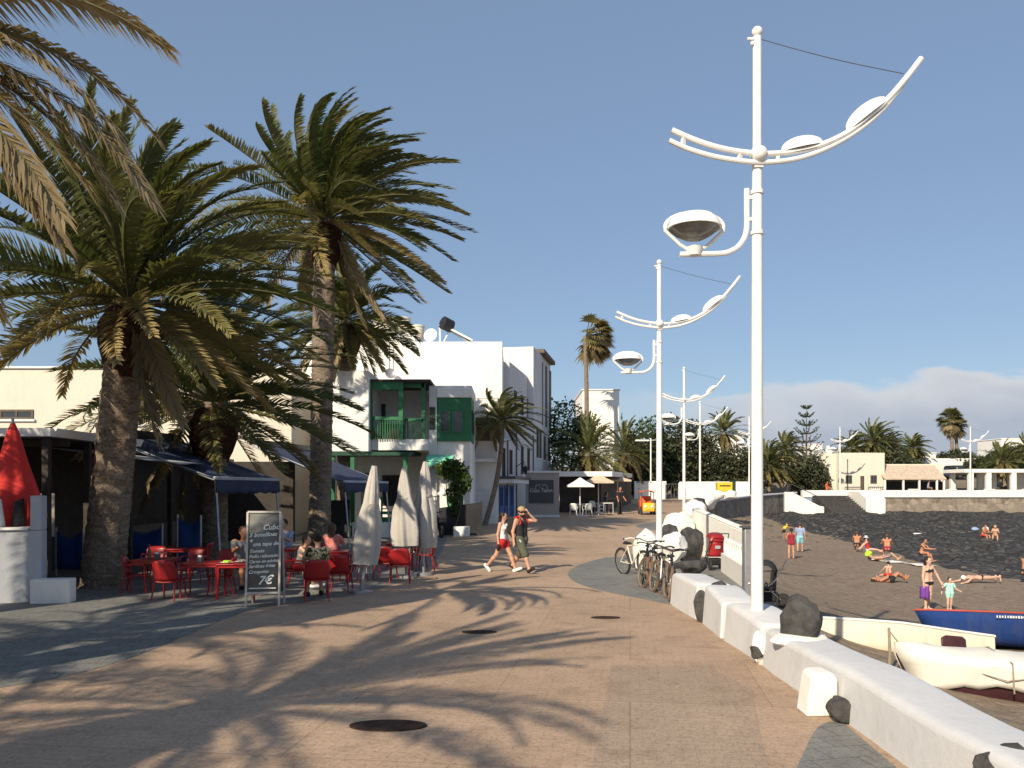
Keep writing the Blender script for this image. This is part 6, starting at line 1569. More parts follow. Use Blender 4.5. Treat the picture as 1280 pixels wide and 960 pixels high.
m = MB(); P = [(q[0], q[1], q[2]) for q in []]
dk = MB(); vs = []; 
for q in s: vs += [q[0], (q[0][0], 0, q[0][2] + .05), q[-1]]
dk.add(vs, [(i * 3 + j, i * 3 + j + 1, (i + 1) * 3 + j + 1, (i + 1) * 3 + j) for i in range(len(s) - 1) for j in range(2)]); dk.build('deck', 'ivory', t, local=True)
m = MB(); m.prism([(2.1, -.60, .26), (2.62, -.60, .26), (2.62, -.62, .44), (2.55, -.62, .50), (2.2, -.62, .50), (2.1, -.62, .44)], (0, -.05, 0)); m.build('hatch', 'maroon', t, local=True, bevel=.02)
t = thing('blue_rowing_boat', 'dark blue rowing boat with red gunwale on the beach', 'boat', (9.75, 19.6, -1.46), rot=(R(-10), R(2), R(3)))
m, s = boat_mesh(4.6, 1.55, lambda t: .18 * (1 - t) ** 3, lambda t: .78 + .06 * (1 - t) ** 2 - .02 * t, bow=.3, stern=.8, full=.5); m.build('hull', 'boatblue', t, local=True, solid=.025)
rim(s, .022).build('gunwale', 'boatred', t, local=True)
m = MB(); rg = random.Random(3)
for k in range(11): m.box((1.16 + k * .065, -.80 + .002 * k, .70), (.03 + rg.uniform(-.01, .012), .012, rg.uniform(.045, .065)))
m.build('white_lettering', 'plasticwhite', t, local=True)
for k, x in enumerate((1.3, 2.5, 3.6)):
    m = MB(); m.box((x, 0, .58), (.22, 1.35, .04)); m.build('thwart', 'boatred', t, local=True)
t = thing('covered_boat', 'maroon boat under a roped white tarpaulin close to the low wall', 'boat', (7.20, 15.0, -1.68), rot=(R(-4), R(.5), R(-3)))
m, s = boat_mesh(4.9, 1.7, lambda t: .12 * (1 - t) ** 2, lambda t: .74 + .20 * (1 - t) ** 2, bow=.35, stern=.85, full=.55); m.build('hull', 'maroon', t, local=True)
m = MB(); vs = []; K = 25; rg = random.Random(8)
for i, q in enumerate(s):
    tt_ = i / (len(s) - 1); lo, hi = q[0], q[-1]; b = abs(hi[1]) + .035
    dr = .50 - .26 * tt_ + .06 * math.sin(i * 2.1) + (.12 if i < 3 else 0)
    for j in range(K):
        w = 2 * j / (K - 1) - 1
        if abs(w) > .55: # hanging side
            h = (abs(w) - .55) / .45; sg = 1 if w > 0 else -1; z = hi[2] + .03 - dr * h; a = max(.05, (z - q[6][2]) / max(.05, hi[2] - q[6][2])); yy_ = (b * min(1, a ** .2) + .02 + .03 * math.sin(i * 1.9 + h * 4)) * sg; x = hi[0] + (q[6][0] - hi[0]) * .9 * h
        else: yy_ = b * w / .55; z = hi[2] + .04 + .16 * (1 - (w / .55) ** 2) * (1 - .3 * tt_) + .02 * math.sin(i * 1.3); x = hi[0]
        vs.append((x - .015, yy_, z + .012 * math.sin(i * 3.3 + j)))
m.add(vs, [(i * K + j, i * K + j + 1, (i + 1) * K + j + 1, (i + 1) * K + j) for i in range(len(s) - 1) for j in range(K - 1)]); m.build('tarpaulin', 'tarp', t, local=True, solid=.01, smooth=70)
m = MB()
for i in (6, 12, 18):
    q = s[i]; m.tube([(q[0][0], q[0][1] * 1.04 - .07, q[0][2] - .45), (q[0][0], q[0][1] - .07, q[0][2] + .05), (q[0][0], 0, q[0][2] + .24), (q[0][0], q[-1][1] + .05, q[-1][2] + .05)], .014, 5)
m.build('rope', 'rope', t, local=True); m = MB(); m.tube([(s[0][6][0] - .25, 0, .92), (.5, -.45, .80), (1.2, -.80, .60), (2.0, -.92, .72), (2.5, -.95, .80)], .010, 5); m.build('rope', 'rope', t, local=True)
m = MB(); m.box((3.3, .1, 1.0), (1.6, .9, .10)); m.build('thwart_bump', 'tarp', t, local=True, bevel=.04)
t = thing('mooring_stake', 'worn wooden stake with rope between the dinghy and the covered boat', 'stake', (6.82, 15.2, -1.3)); m = MB(); m.tube([(0, 0, 0), (.02, 0, .55), (.0, 0, 1.0)], [.03, .028, .024], 7); m.build('stake', 'rope', t, local=True)
m = MB(); m.tube([(0, 0, .95), (.2, 0, .7), (.5, .0, .55)], .012, 5); m.build('rope', 'rope', t, local=True)
# beach things
def towel(label, a, b, w, m_):
    a, b = GS(*a), GS(*b); d = (b - a); L = d.length; nn = Vector((-d.y, d.x, 0)).normalized()
    m = MB(); m.grid(lambda i, j: tuple((lambda p: (p.x, p.y, max(sand_z(p.x, p.y) + .03, p.z + .04 + .012 * math.sin(i * 20))))(a + d * i + nn * w * (j - .5))), 14, 5)
    t = m.build('beach_towel', m_, at=tuple(a), solid=.015); put(t, label, 'towel', 'towels on the beach')
towel('long white towel on the sand before the seated sunbathers', (1094, 699), (1126, 704), .9, 'cwhite')
towel('white towel under the woman beside the lying man', (1140, 705), (1160, 708), .9, 'cwhite')
towel('white towel on the lava reef under the far right couple', (1240, 679), (1268, 682), .9, 'cwhite')
o = rock('lime green beach bag on the sand beside the sun-hatted woman', GS(1086, 696) + Vector((0, 0, .17)), (.24, .16, .20), 51, 'lime', 2, 'bags on the beach'); o.name = 'beach_bag'; o['category'] = 'bag'
o = rock('rolled blue bundle on the reef behind the far couple', GS(1219, 665) + Vector((0, 0, .2)), (.35, .25, .24), 52, 'cblue', 2, 'bags on the beach'); o.name = 'beach_bag'; o['category'] = 'bag'
o = rock('small white bag on the reef right of the blue bundle', GS(1232, 664) + Vector((0, 0, .2)), (.28, .2, .2), 53, 'cwhite', 2, 'bags on the beach'); o.name = 'beach_bag'; o['category'] = 'bag'
o = rock('white plastic piece lying alone on the dark reef', GS(1147, 669) + Vector((0, 0, .1)), (.42, .2, .09), 54, 'cwhite', 2, 'litter on the reef'); o.name = 'plastic_piece'; o['category'] = 'litter'
o = rock('flat tan stone by the black stroller on the sand', GS(981, 754) + Vector((0, 0, .05)), (.30, .22, .10), 55, 'ctan', 2, 'stones on the sand')

# ------------------------------------------------------------------ people
def strap(body, off, pts, m_, r=.03, name='strap'):
    m = MB(); m.tube([Vector(p) + Vector(off) for p in pts], r, 7); m.build(name, m_, body, local=True)
def man_extra(body, J, h, off, mk):
    hr = J['hr']; o = Vector(off)
    mk('cap', [(hr((0, .006, .040)), hr((0, .002, .036)), .060 * h, .059 * h)], 'ctan', body, [(hr((0, 0, .030)), (0, 0, -1))])
    m = MB(); c = Vector(hr((0, -.045, .034))) + o; m.lathe([(.085, -.006), (.09, .0), (.08, .006)], c, 16, sy=.95); m.build('cap_brim', 'ctan', body, local=True)
    m = MB(); m.tube([Vector(hr((x, y, .010))) + o for x, y in ((-.052, .0), (-.042, -.046), (0, -.058), (.042, -.046), (.052, 0))], .018, 6); m.build('sunglasses', 'black', body, local=True)
    mk('beard', [(hr((0, -.022, -.042)), hr((0, -.020, -.036)), .036 * h, .036 * h)], 'hair', body, [(hr((0, 0, -.026)), (0, 0, 1))])
    m = MB(); b = Vector(J['chest']) + o; m.box((b.x - .03, b.y + .24, b.z - .05), (.34, .20, .46)); m.build('backpack', 'cblack', body, local=True, bevel=.06)
    m = MB()
    for s in (-1, 1): m.tube([Vector(J['chest']) + o + Vector((s * .12, .16, .14)), Vector(J['chest']) + o + Vector((s * .125, -.03, .19)), Vector(J['chest']) + o + Vector((s * .15, -.125, .02)), Vector(J['chest']) + o + Vector((s * .17, .1, -.16))], .024, 6)
    m.build('backpack_straps', 'cred', body, local=True)
    m = MB(); k = Vector(J['hipR']) + o; m.tube([k + Vector((-.10, -.10, .0)), k + Vector((-.06, -.135, -.10)), k + Vector((-.10, -.14, -.2))], .018, 6); m.build('white_cord', 'cwhite', body, local=True)
g = G(652, 716)
person('man in tan cap, black tank top and olive shorts shading his eyes as he walks', g, R(48), 1.74, skin='skin', wear=(('tank', 'cblack'), ('trunks', 'colive', 1.06)), hair=('short', 'hair'), shoes='cblack', res=.0105, fingers=True, hips=(30, -22), knees=(8, 18), spread=3, lean=-2, head=(4, -12),
       arms=((-8, 14, 22), (30, 30, 20)), hand={'L': (.075, -.075, .915)}, elbow={'L': (.185, -.12, .80)}, extra=man_extra)
def wom_extra(body, J, h, off, mk):
    o = Vector(off); w = Vector(J['wriR']) + o
    m = MB(); m.ball((w.x - .01, w.y, w.z - .10), (.075, .05, .10), 10, 8); m.build('hand_bag', 'cblack', body, local=True)
    m = MB(); m.tube([Vector(J['chest']) + o + Vector((.08, -.12, .1)), Vector(J['chest']) + o + Vector((-.08, -.11, -.10)), Vector(J['pel']) + o + Vector((-.16, -.02, .04))], .012, 5); m.build('bag_strap', 'cblack', body, local=True)
g = G(629, 715)
person('woman in white tank top and red shorts walking beside the man with the cap', g, R(62), 1.62, True, 'skin', (('tank', 'cwhite'), ('shorts', 'cred', .32)), ('tail', 'hair'), 'cwhite', .0105, fingers=True, hips=(-24, 26), knees=(20, 6), spread=2, head=(2, 15), arms=((-10, 10, 18), (12, 22, 25)), extra=wom_extra)
# beach walkers
def bag_extra(body, J, h, off, mk):
    w = Vector(J['wriR']) + Vector(off); m = MB(); m.grid(lambda i, j: (w.x - .03 + .02 * math.sin(i * 7), w.y + (i - .5) * .26, w.z - .06 - .38 * j), 6, 5); m.build('purple_towel_bag', 'purple', body, local=True, solid=.09)
wl = GS(1160, 763)
person('woman in a black bikini holding a purple bag and walking with a child', wl, R(22), 1.62, True, 'skinp', (('bra', 'cblack'), ('briefs', 'cblack')), ('long', 'hair'), None, .0115, fingers=True, hips=(4, -4), knees=(5, 8), spread=4, arms=((0, 8, 8), (16, 26, 10)), extra=bag_extra)
person('small child in mint shirt and shorts beside the bikini woman', GS(1187, 763), R(10), 1.02, False, 'skinp', (('tee', 'mint'), ('shorts', 'mint', .45)), ('short', 'hair'), None, .0115, fat=1.3, hips=(5, -3), knees=(6, 6), arms=((10, 55, 10), (10, 25, 60)))
person('woman in a maroon swim top standing with her back turned, far on the sand', GS(989, 698), R(165), 1.58, True, 'skin', (('tank', 'cmaroon'), ('shorts', 'cmaroon', .15)), ('tail', 'hair'), None, .018, hips=(3, -3), arms=((20, 15, 30), (20, 15, 30)))
person('man in pale blue shirt and aqua shorts walking away on the sand', GS(1000, 690), R(160), 1.74, False, 'skin', (('tee', 'cblue'), ('trunks', 'caqua', .8)), ('short', 'hairb'), None, .018, hips=(14, -12), knees=(6, 14), arms=((-10, 12, 20), (14, 12, 20)))
person('child with a yellow cap bending over the dark sand', GS(979, 672), R(110), 1.2, False, 'skint', (('tee', 'yellow'), ('shorts', 'cblack', .6)), ('short', 'yellow'), None, .018, hips=(35, 30), knees=(35, 30), lean=45, arms=((40, 10, 20), (40, 10, 20)))
# sunbathers
SIT = dict(hips=(92, 86), knees=(78, 70), lean=14, arms=((35, 10, 45), (30, 12, 50)), spread=8)
SITL = dict(hips=(88, 84), knees=(8, 14), lean=-12, arms=((-38, 14, 4), (-36, 14, 4)), spread=7)
person('sunbather sitting hunched with bare tanned back, leftmost of the row', GS(1071, 691), R(150), 1.7, False, 'skint', (('trunks', 'cblack', .5),), ('short', 'hairb'), None, .018, zoff=.02, **SIT)
def hat_extra(body, J, h, off, mk):
    c = Vector(J['hr']((0, 0, .052))) + Vector(off); m = MB(); m.lathe([(.17, -.02), (.165, -.005), (.09, .01), (.085, .08), (.04, .1)], c, 16); m.build('sun_hat', 'straw' if False else 'cwhite', body, local=True)
person('woman in white sun hat and red top sitting with legs stretched out', GS(1085, 692), R(75), 1.62, True, 'skinp', (('tank', 'cred'), ('briefs', 'cwhite')), ('short', 'hair'), None, .017, zoff=.02, extra=hat_extra, **SITL)
person('sunbather sitting with sunburnt orange back next to the lying man', GS(1109, 697), R(160), 1.75, False, 'skint', (('trunks', 'cmaroon', .5),), ('short', 'hairb'), None, .018, zoff=.02, **SIT)
person('man in dark shorts lying on his back with knees raised', GS(1128, 702), 0, 1.75, False, 'skin', (('trunks', 'cgrey', .8),), ('short', 'hair'), None, .018, rot=(R(-88), 0, R(78)), zoff=.03, hips=(42, 30), knees=(80, 60), arms=((8, 14, 10), (8, 14, 10)))
person('dark-haired woman sitting on the white towel right of the lying man', GS(1152, 703), R(40), 1.65, True, 'skint', (('bra', 'cblack'), ('briefs', 'cblack')), ('bun', 'hair'), None, .017, zoff=.03, **SIT)
person('dark-haired child sitting with back to us on the open sand', GS(1111, 726), R(185), 1.15, False, 'skinp', (('trunks', 'cred', .4),), ('short', 'hair'), None, .015, zoff=.02, hips=(85, 80), knees=(15, 20), lean=5, spread=28, arms=((35, 15, 20), (35, 15, 20)))
person('sunbather in dark trunks lying on the side behind the bikini woman', GS(1137, 729), 0, 1.65, False, 'skint', (('trunks', 'cblack', .35),), ('short', 'hair'), None, .017, rot=(R(-90), 0, R(95)), zoff=.02, hips=(45, 35), knees=(75, 60), arms=((30, 14, 60), (8, 14, 10)))
person('sunbather lying face down at the right edge with bare back', GS(1248, 729), 0, 1.7, True, 'skinp', (('briefs', 'cblack'),), ('short', 'cwhite'), None, .016, rot=(R(90), 0, R(-82)), zoff=.02, hips=(0, -1), knees=(1, 2), arms=((150, 20, 20), (150, 20, 20)))
person('sunbather sitting cut off by the right edge of the photo', GS(1282, 730), R(120), 1.7, False, 'skint', (('trunks', 'cblack', .5),), ('short', 'hair'), None, .017, zoff=.02, **SIT)
person('sunburnt person sitting on the reef, left one of the far couple', GS(1229, 678), R(20), 1.7, False, 'skint', (('trunks', 'cred', .6),), ('short', 'hairb'), None, .02, zoff=.03, **SIT)
person('blonde woman in pale swimsuit sitting on the reef, right one of the far couple', GS(1244, 678), R(-30), 1.65, True, 'skin', (('bra', 'straw'), ('briefs', 'straw')), ('long', 'ctan'), None, .02, zoff=.03, **SIT)
# café guests
SEAT = dict(hips=(86, 84), knees=(82, 86), lean=6, spread=7)
def chairz(p): return Vector(G(*p)) 
person('woman in black and yellow patterned dress seated beside the chalkboard', chairz((398, 748)), R(205), 1.64, True, 'skin', (('dress', 'floral'),), ('bun', 'hair'), 'cblack', .014, zoff=.01, arms=((40, 14, 60), (45, 14, 50)), **SEAT)
person('girl in grey sleeveless top leaning over the café table', chairz((375, 737)), R(75), 1.45, True, 'skin', (('tank', 'cgrey'), ('shorts', 'cred', .5)), ('tail', 'hairb'), 'cwhite', .014, zoff=.06, arms=((50, 14, 60), (60, 14, 40)), hips=(84, 86), knees=(80, 84), lean=16)
person('man in lilac shirt seated at the shaded table behind the chalkboard', chairz((357, 716)), R(-20), 1.75, False, 'skin', (('tee', 'cblue'), ('trunks', 'cgrey', .9)), ('short', 'hair'), 'cblack', .016, zoff=.03, arms=((45, 14, 50), (45, 14, 60)), **SEAT)
person('guest in pink top seated left of the leaning parasol', chairz((414, 722)), R(170), 1.66, True, 'skinp', (('tee', 'cpink'), ('shorts', 'cgrey', .6)), ('long', 'hairb'), 'cblack', .016, zoff=.03, arms=((45, 14, 50), (45, 14, 60)), **SEAT)
person('guest in dark top seated at the plates table behind the chalkboard', chairz((303, 736)), R(35), 1.7, False, 'skint', (('tee', 'cgrey'), ('trunks', 'cblack', .9)), ('short', 'hairb'), 'cblack', .016, zoff=.03, arms=((50, 14, 50), (45, 14, 60)), **SEAT)
person('dark-clad guest seated beyond the middle parasol', chairz((455, 706)), R(20), 1.7, False, 'skint', (('tee', 'cblack'), ('trunks', 'cblack', .9)), ('short', 'hair'), 'cblack', .016, zoff=.03, arms=((50, 14, 50), (45, 14, 60)), **SEAT)
person('dark-clothed waiter standing beside the far terrace tables', G(775, 643), R(30), 1.82, False, 'skint', (('tee', 'cblack'), ('trousers', 'cblack', .95)), ('short', 'hair'), 'cblack', .02, hips=(4, -4), arms=((5, 8, 25), (5, 8, 40)))
person('seated guest in dark clothes under the straw parasols', G(757, 639), R(60), 1.7, False, 'skin', (('tee', 'cgrey'), ('trunks', 'cblack', .9)), ('short', 'hair'), 'cblack', .02, zoff=.03, arms=((45, 14, 50), (45, 14, 60)), **SEAT)
person('distant person in orange top on the far sea-front terrace', Vector((X_(1034, 100), 100, 1.45)), R(20), 1.7, False, 'skint', (('tee', 'orange'), ('trunks', 'orange', .8)), ('short', 'hair'), None, .03, hips=(10, -10))
person('distant person in blue shirt seated before the far restaurant', Vector((X_(1160, 102.6), 102.6, 1.5)), R(60), 1.75, False, 'skint', (('tee', 'cblue'), ('trunks', 'cgrey', .9)), ('short', 'hair'), None, .03, zoff=.4, **SEAT)

# ------------------------------------------------------------------ far right sea front
def house(name, label, cat, px0, px1, Y, depth, top, m_='wallclean', wins=(), base=None, parapet=True, group=None, wm='shutter'):
    x0, x1 = X_(px0, Y), X_(px1, Y); b0 = (gz(Y) - .6) if base is None else base; b = thing(name, label, cat, ((x0 + x1) / 2, Y, b0), 0, group)
    MB().b2(x0, x1, Y, Y + depth, b0, Z_(top, Y)).build('wall', m_, b, bevel=.04)
    if parapet: MB().b2(x0 - .08, x1 + .08, Y - .08, Y + depth + .08, Z_(top, Y) + .003, Z_(top, Y) + .16).build('roof', 'white', b, bevel=.03)
    p = Pl((0, Y), (1, 0), (0, -1))
    for a, c, d, e in wins: p.window(b, X_(a, Y), X_(c, Y), Z_(e, Y), Z_(d, Y), wm, 'pane', .1, 1, False)
    return b
b = house('cream_flat_house', 'cream flat-roofed house with two windows and a door above the sea wall', 'house', 1049, 1106, 103.5, 9, 566, 'cream', ((1057, 1065, 594, 604.5), (1088, 1096, 594, 604.5)), parapet=False)
p = Pl((0, 103.5), (1, 0), (0, -1)); p.window(b, X_(1075.5, 103.5), X_(1080, 103.5), 1.52, Z_(595, 103.5), 'mdark', 'shutter', .1, 0, False, 'door')
m = MB()
for a, c in ((1054, 1074), (1083, 1103)):
    p.box(m, X_(a, 103.5), X_(c, 103.5), 2.45, 2.55, .5, .6)
    for k in range(9): u_ = X_(a, 103.5) + (X_(c, 103.5) - X_(a, 103.5)) * k / 8; p.box(m, u_ - .03, u_ + .03, 1.5, 2.45, .52, .58)
m.build('railing', 'dsteel', b)
b = house('stepped_cream_house', 'older cream house with stepped parapet left of the flat-roofed house', 'house', 1022, 1048.5, 104.5, 8, 567, 'cream', ((1030, 1036, 585, 595),), parapet=False)
m = MB(); m.b2(X_(1026, 104.5), X_(1040, 104.5), 104.52, 109, Z_(567, 104.5) + .002, Z_(562, 104.5)); m.b2(X_(1034, 104.5), X_(1037, 104.5), 104.4, 105, Z_(562, 104.5) + .003, Z_(557, 104.5)); m.build('roof_parapet', 'wallclean', b, bevel=.04)
r = thing('sea_front_restaurant', 'long low restaurant with tiled lean-to roof and dark open front', 'restaurant', (X_(1140, 103), 103, 1.4))
Yr = 102.5
m = MB(); m.b2(X_(1106.5, 105), X_(1182, 105), 105.5, 109, 1.2, Z_(580, 105)); m.build('wall', 'cream', r)
m = MB(); m.prism([(X_(1106, Yr), Yr, Z_(598, Yr)), (X_(1106, Yr), 105.6, Z_(581, 105.6)), (X_(1106, Yr), 105.6, Z_(581, 105.6) - .15), (X_(1106, Yr), Yr, Z_(598, Yr) - .15)], (X_(1183, Yr) - X_(1106, Yr), 0, 0)); m.build('roof', 'tile', r)
m = MB(); m.b2(X_(1107, 104), X_(1180, 104), 104.2, 104.3, 1.45, 3.2); m.build('shade_panel', 'dark', r)  # dark panel stands for the shade inside the open front
for px in (1107, 1130, 1150, 1172, 1181):
    m = MB(); m.b2(X_(px, Yr) - .1, X_(px, Yr) + .1, Yr + .1, Yr + .3, 1.45, 3.4); m.build('post', 'white', r)
house('white_town_house', 'white house strip showing above the lean-to restaurant roof', 'house', 1143, 1170, 124, 8, 567, 'wallclean', (), base=3)
pg = thing('white_pergola', 'white flat-roofed pergola on square pillars at the far right', 'pergola', (X_(1250, 101), 101, 1.4))
m = MB(); m.b2(X_(1200, 101), X_(1330, 101), 100, 105, Z_(591, 101), Z_(586.5, 101)); m.build('roof', 'wallclean', pg, bevel=.04)
for px in (1209, 1231, 1262, 1292):
    for y in (100.3, 104.4):
        m = MB(); m.b2(X_(px, 101) - .28, X_(px, 101) + .28, y - .25, y + .25, 1.4, Z_(591, 101) - .003); m.build('pillar', 'wallclean', pg, bevel=.03)
m = MB(); m.b2(X_(1243, 101), X_(1266, 101), 104.6, 104.9, 1.4, Z_(591, 101) - .003); m.b2(X_(1283, 101), X_(1330, 101), 104.6, 104.9, 1.4, Z_(591, 101) - .003); m.build('rear_wall', 'wallclean', pg)
for i, px in enumerate((1240, 1252, 1271)):
    t = thing('terrace_table', ['white table under the pergola, left', 'white table under the pergola, middle', 'white table under the pergola, right'][i], 'table', (X_(px, 100), 99.4, 1.44), 0, 'white tables under the pergola')
    m = MB(); m.box((0, 0, .73), (1.1, .8, .06)); m.build('table_top', 'plasticwhite', t, local=True)
    m = MB(); m.lathe([(.3, 0), (.3, .05), (.06, .08), (.06, .7)], (0, 0, 0), 10); m.build('pedestal', 'plasticwhite', t, local=True)
wallbox('boundary_wall', 'white street wall behind the two dark parked cars', 'wall', X_(1156, 122), X_(1245, 122), 122, 122.4, 3.0, Z_(573, 122), 'wallclean')
def car(label, loc, rz, body, van=False):
    t = thing('parked_car', label, 'car', loc, rz, 'cars parked on the hill street')
    h = 1.75 if van else 1.42
    m = MB(); m.prism([(-.85, -2.0, .3), (-.85, 2.0, .3), (-.85, 2.05, .85), (-.85, 1.9, h * .62), (-.85, -1.1, h * .62), (-.85, -1.95, h * .50)], (1.7, 0, 0)); m.build('body', body, t, local=True, bevel=.09)
    m = MB(); q = 1.85 if van else 1.5; a = [(-.72, -1.05, h * .622), (-.72, -.45, h * .97), (-.72, q - .35, h * .97), (-.72, q, h * .622)]; m.prism(a, (1.44, 0, 0)); cb = m.build('cabin', body, t, local=True, bevel=.08)
    m = MB(); m.prism([(-.735, -.82, h * .66), (-.735, -.42, h * .92), (-.735, q - .42, h * .92), (-.735, q - .15, h * .66)], (1.47, 0, 0)); m.build('side_window', 'pane', cb, local=True)
    m = MB(); m.add([(-.60, -1.0, h * .665), (.60, -1.0, h * .665), (.56, -.52, h * .945), (-.56, -.52, h * .945)], [(0, 1, 2, 3)]); m.build('windscreen', 'pane', cb, local=True, solid=.03)
    for x in (-.8, .8):
        for y in (-1.3, 1.3): m = MB(); m.tube([(x - .1, y, .32), (x + .1, y, .32)], .32, 14); m.build('wheel', 'tyre', t, local=True)
        m = MB(); m.ball((x * .72, -1.98, .62), (.17, .05, .09)); m.build('headlight', 'cwhite', t, local=True)
Yc = 117; car('dark blue car parked on the slope above the restaurant roof', (X_(1177, Yc), Yc, gz(Yc) + .35), R(-12), mat('navy_car', (.02, .03, .08), .25, .1, 2, coat=.5)); car('dark green van-like car parked right of the dark blue car', (X_(1195, Yc), Yc, gz(Yc) + .4), R(8), mat('dark_car', (.025, .035, .03), .25, .1, 2, coat=.5), True)
for i, (px0, px1, Y, top, lab) in enumerate(((946, 975, 128, 563, 'white hillside house just right of the nearest lamp pole'), (978, 1003, 118, 573, 'white hillside house with dark arch left of the pine'), (1012, 1028, 132, 556, 'small white hillside house right of the pine'), (1252, 1300, 135, 549, 'white house on the hilltop at the right edge'), (1085, 1100, 140, 557, 'white hillside house between the palms behind the cream house'), (880, 930, 150, 545, 'pale hillside house behind the dark bushes'), (1120, 1150, 142, 569, 'white hillside house below the single small palm'))):
    house('hillside_house', lab, 'house', px0, px1, Y, 7, top, 'wallclean' if i != 1 else 'cream', ((px0 + 4, px0 + 9, top + 8, top + 15), (px1 - 10, px1 - 5, top + 8, top + 15)), group='white houses on the far hillside')
# vegetation of the far shore
FP = 'date palms on the far shore'
for i, (px, Y, pyc, r, nf, lab) in enumerate(((962, 100, 572, 3.7, 54, 'date palm with brown trunk right of the nearest lamp pole'), (982, 108, 553, 2.8, 40, 'small date palm crown above the white hillside house'), (1094, 114, 545, 4.0, 60, 'largest date palm behind the cream flat-roofed house'), (1066, 114, 552, 3.0, 44, 'date palm left of the largest one behind the cream house'), (1112, 118, 551, 3.0, 40, 'date palm right of the largest one behind the cream house'), (1142, 121, 552, 2.6, 40, 'lone small date palm above the restaurant roof'), (1256, 108, 568, 3.4, 50, 'date palm behind the white pergola'), (1284, 116, 553, 2.6, 36, 'date palm by the hilltop house at the right edge'))):
    zc = Z_(pyc + 8, Y); palm('shore_date_palm', lab, (X_(px, Y), Y, gz(Y) - .1), max(1.5, zc - gz(Y)), r, .34, .32, 100 + i, nf=int(nf * 1.3), pairs=26, ll=.65, lw=.12, dead=10, sides=10, wind=(.65, 0, 0), group=FP)
fan_palm('fan_palm', 'tall fan palm with shaggy crown above the hill street, left trunk', (X_(1188, 126), 126, 4.8), 8.0, 2.1, .3, 120, wind=(.1, 0, 0), group='fan palms above the hill street', n=40, skirt=30)
fan_palm('fan_palm', 'slightly shorter fan palm, right trunk of the pair above the hill street', (X_(1194, 127), 127, 4.8), 7.1, 1.9, .3, 121, wind=(.2, 0, 0), group='fan palms above the hill street', n=36, skirt=24)
def bush(name, label, px, Y, top, w, m_, n, seed, zb=None, group='bushes and trees on the far shore'):
    b0 = gz(Y) - .2 if zb is None else zb; ht = Z_(top, Y) - b0
    tree(name, label, 'tree' if 'tree' in name else 'bush', (X_(px, Y), Y, b0), [(0, 0, ht * .6, w * .8, w * .7, ht * .42), (-w * .55, .2, ht * .42, w * .5, w * .5, ht * .4), (w * .55, -.2, ht * .42, w * .55, w * .5, ht * .42)], int(n * 1.3), .22, seed, m_, group=group)
bush('dark_tree', 'dark dense tree mass behind the restaurant and the cream house', 1113, 112, 565, 4.0, 'leafdark', 3200, 131)
bush('green_bush', 'light green rounded bush above the restaurant roof', 1143, 112, 577, 1.9, 'leafbright', 1500, 132)
bush('dark_tree', 'wide dark green tree at the right edge above the pergola', 1270, 118, 560, 5.2, 'leaf', 4600, 133)
bush('clipped_hedge', 'flat clipped hedge beneath the two fan palms', 1196, 124, 563, 3.6, 'leafdark', 2600, 134)
bush('green_bush', 'dark bush at the top of the beach stairs', 1012, 101, 572, 2.2, 'leafdark', 2400, 135)
bush('dark_tree', 'dark tree behind the date palm with the brown trunk', 945, 112, 568, 3.4, 'leafdark', 2800, 136)
bush('dark_tree', 'dark tree filling the gap left of the cream houses', 1000, 116, 580, 3.2, 'leafdark', 2400, 137)
bush('dark_tree', 'low dark tree between the pergola and the lamp', 1230, 119, 572, 3.0, 'leafdark', 2400, 138)
bush('dark_tree', 'bushy tree on the slope behind the hill street wall', 1165, 130, 572, 3.2, 'leafdark', 2000, 139)
# Norfolk pine
Y = 102; t = thing('norfolk_pine', 'tall slender tiered pine standing out against the cloud', 'pine tree', (X_(1008, Y), Y, 2.0)); H = Z_(508, Y) - 2.0; rg = np.random.default_rng(9)
m = MB(); m.tube([(0, 0, H * i / 10) for i in range(11)], [.20 * (1 - .9 * i / 10) for i in range(11)], 8); m.build('trunk', 'twig', t, local=True)
lv = Leaves(); st = MB()
for k in range(9):
    z = H * (.20 + .78 * k / 8); rr = 2.3 * (1 - (k / 8.6)) ** .8 + .30
    for a in np.linspace(0, 2 * PI, 7)[:-1] + k * .5:
        pts = [np.array([math.cos(a) * rr * q, math.sin(a) * rr * q, z - .14 * rr * math.sin(PI * q) + .42 * rr * q * q]) for q in np.linspace(0, 1, 9)]
        st.tube([Vector(p) for p in pts], .03, 4)
        P = np.repeat(np.array(pts[2:]), 7, 0); k_ = len(P); d = nrm(rg.normal(size=(k_, 3)) * [1, 1, .6] + [0, 0, .55]); lv.leaflets(P, d, nrm(np.cross(d, rg.normal(size=(k_, 3)))), rg.uniform(.16, .30, k_), .09, .1, rg.uniform(.2, .8, k_))
c = lv.build('crown', 'leafdark', t); st.build('branches', 'twig', c, local=True)
# ------------------------------------------------------------------ camera, sun, sky
cam = bpy.data.cameras.new('camera'); co = bpy.data.objects.new('camera', cam); COL.objects.link(co)
co.location = (0, 0, CAMZ); co.rotation_euler = (R(90), 0, 0)
cam.sensor_width = 36; cam.sensor_fit = 'HORIZONTAL'; cam.lens = F / 1280 * 36; cam.shift_y = (HZ - 480) / 1280.0
cam.clip_end = 3000; cam.clip_start = .1
sc.camera = co
S = Vector((-.5, -.866, 0)) * math.cos(R(32)) + Vector((0, 0, math.sin(R(32))))
sl = bpy.data.lights.new('sun', 'SUN'); sl.energy = SUN_E; sl.angle = R(.5); sl.color = (1.0, .87, .67)
so = bpy.data.objects.new('sun', sl); COL.objects.link(so); so.rotation_euler = S.to_track_quat('Z', 'Y').to_euler(); so.location = (-20, -40, 40)
w = bpy.data.worlds.new('World'); sc.world = w; w.use_nodes = True; nt = w.node_tree
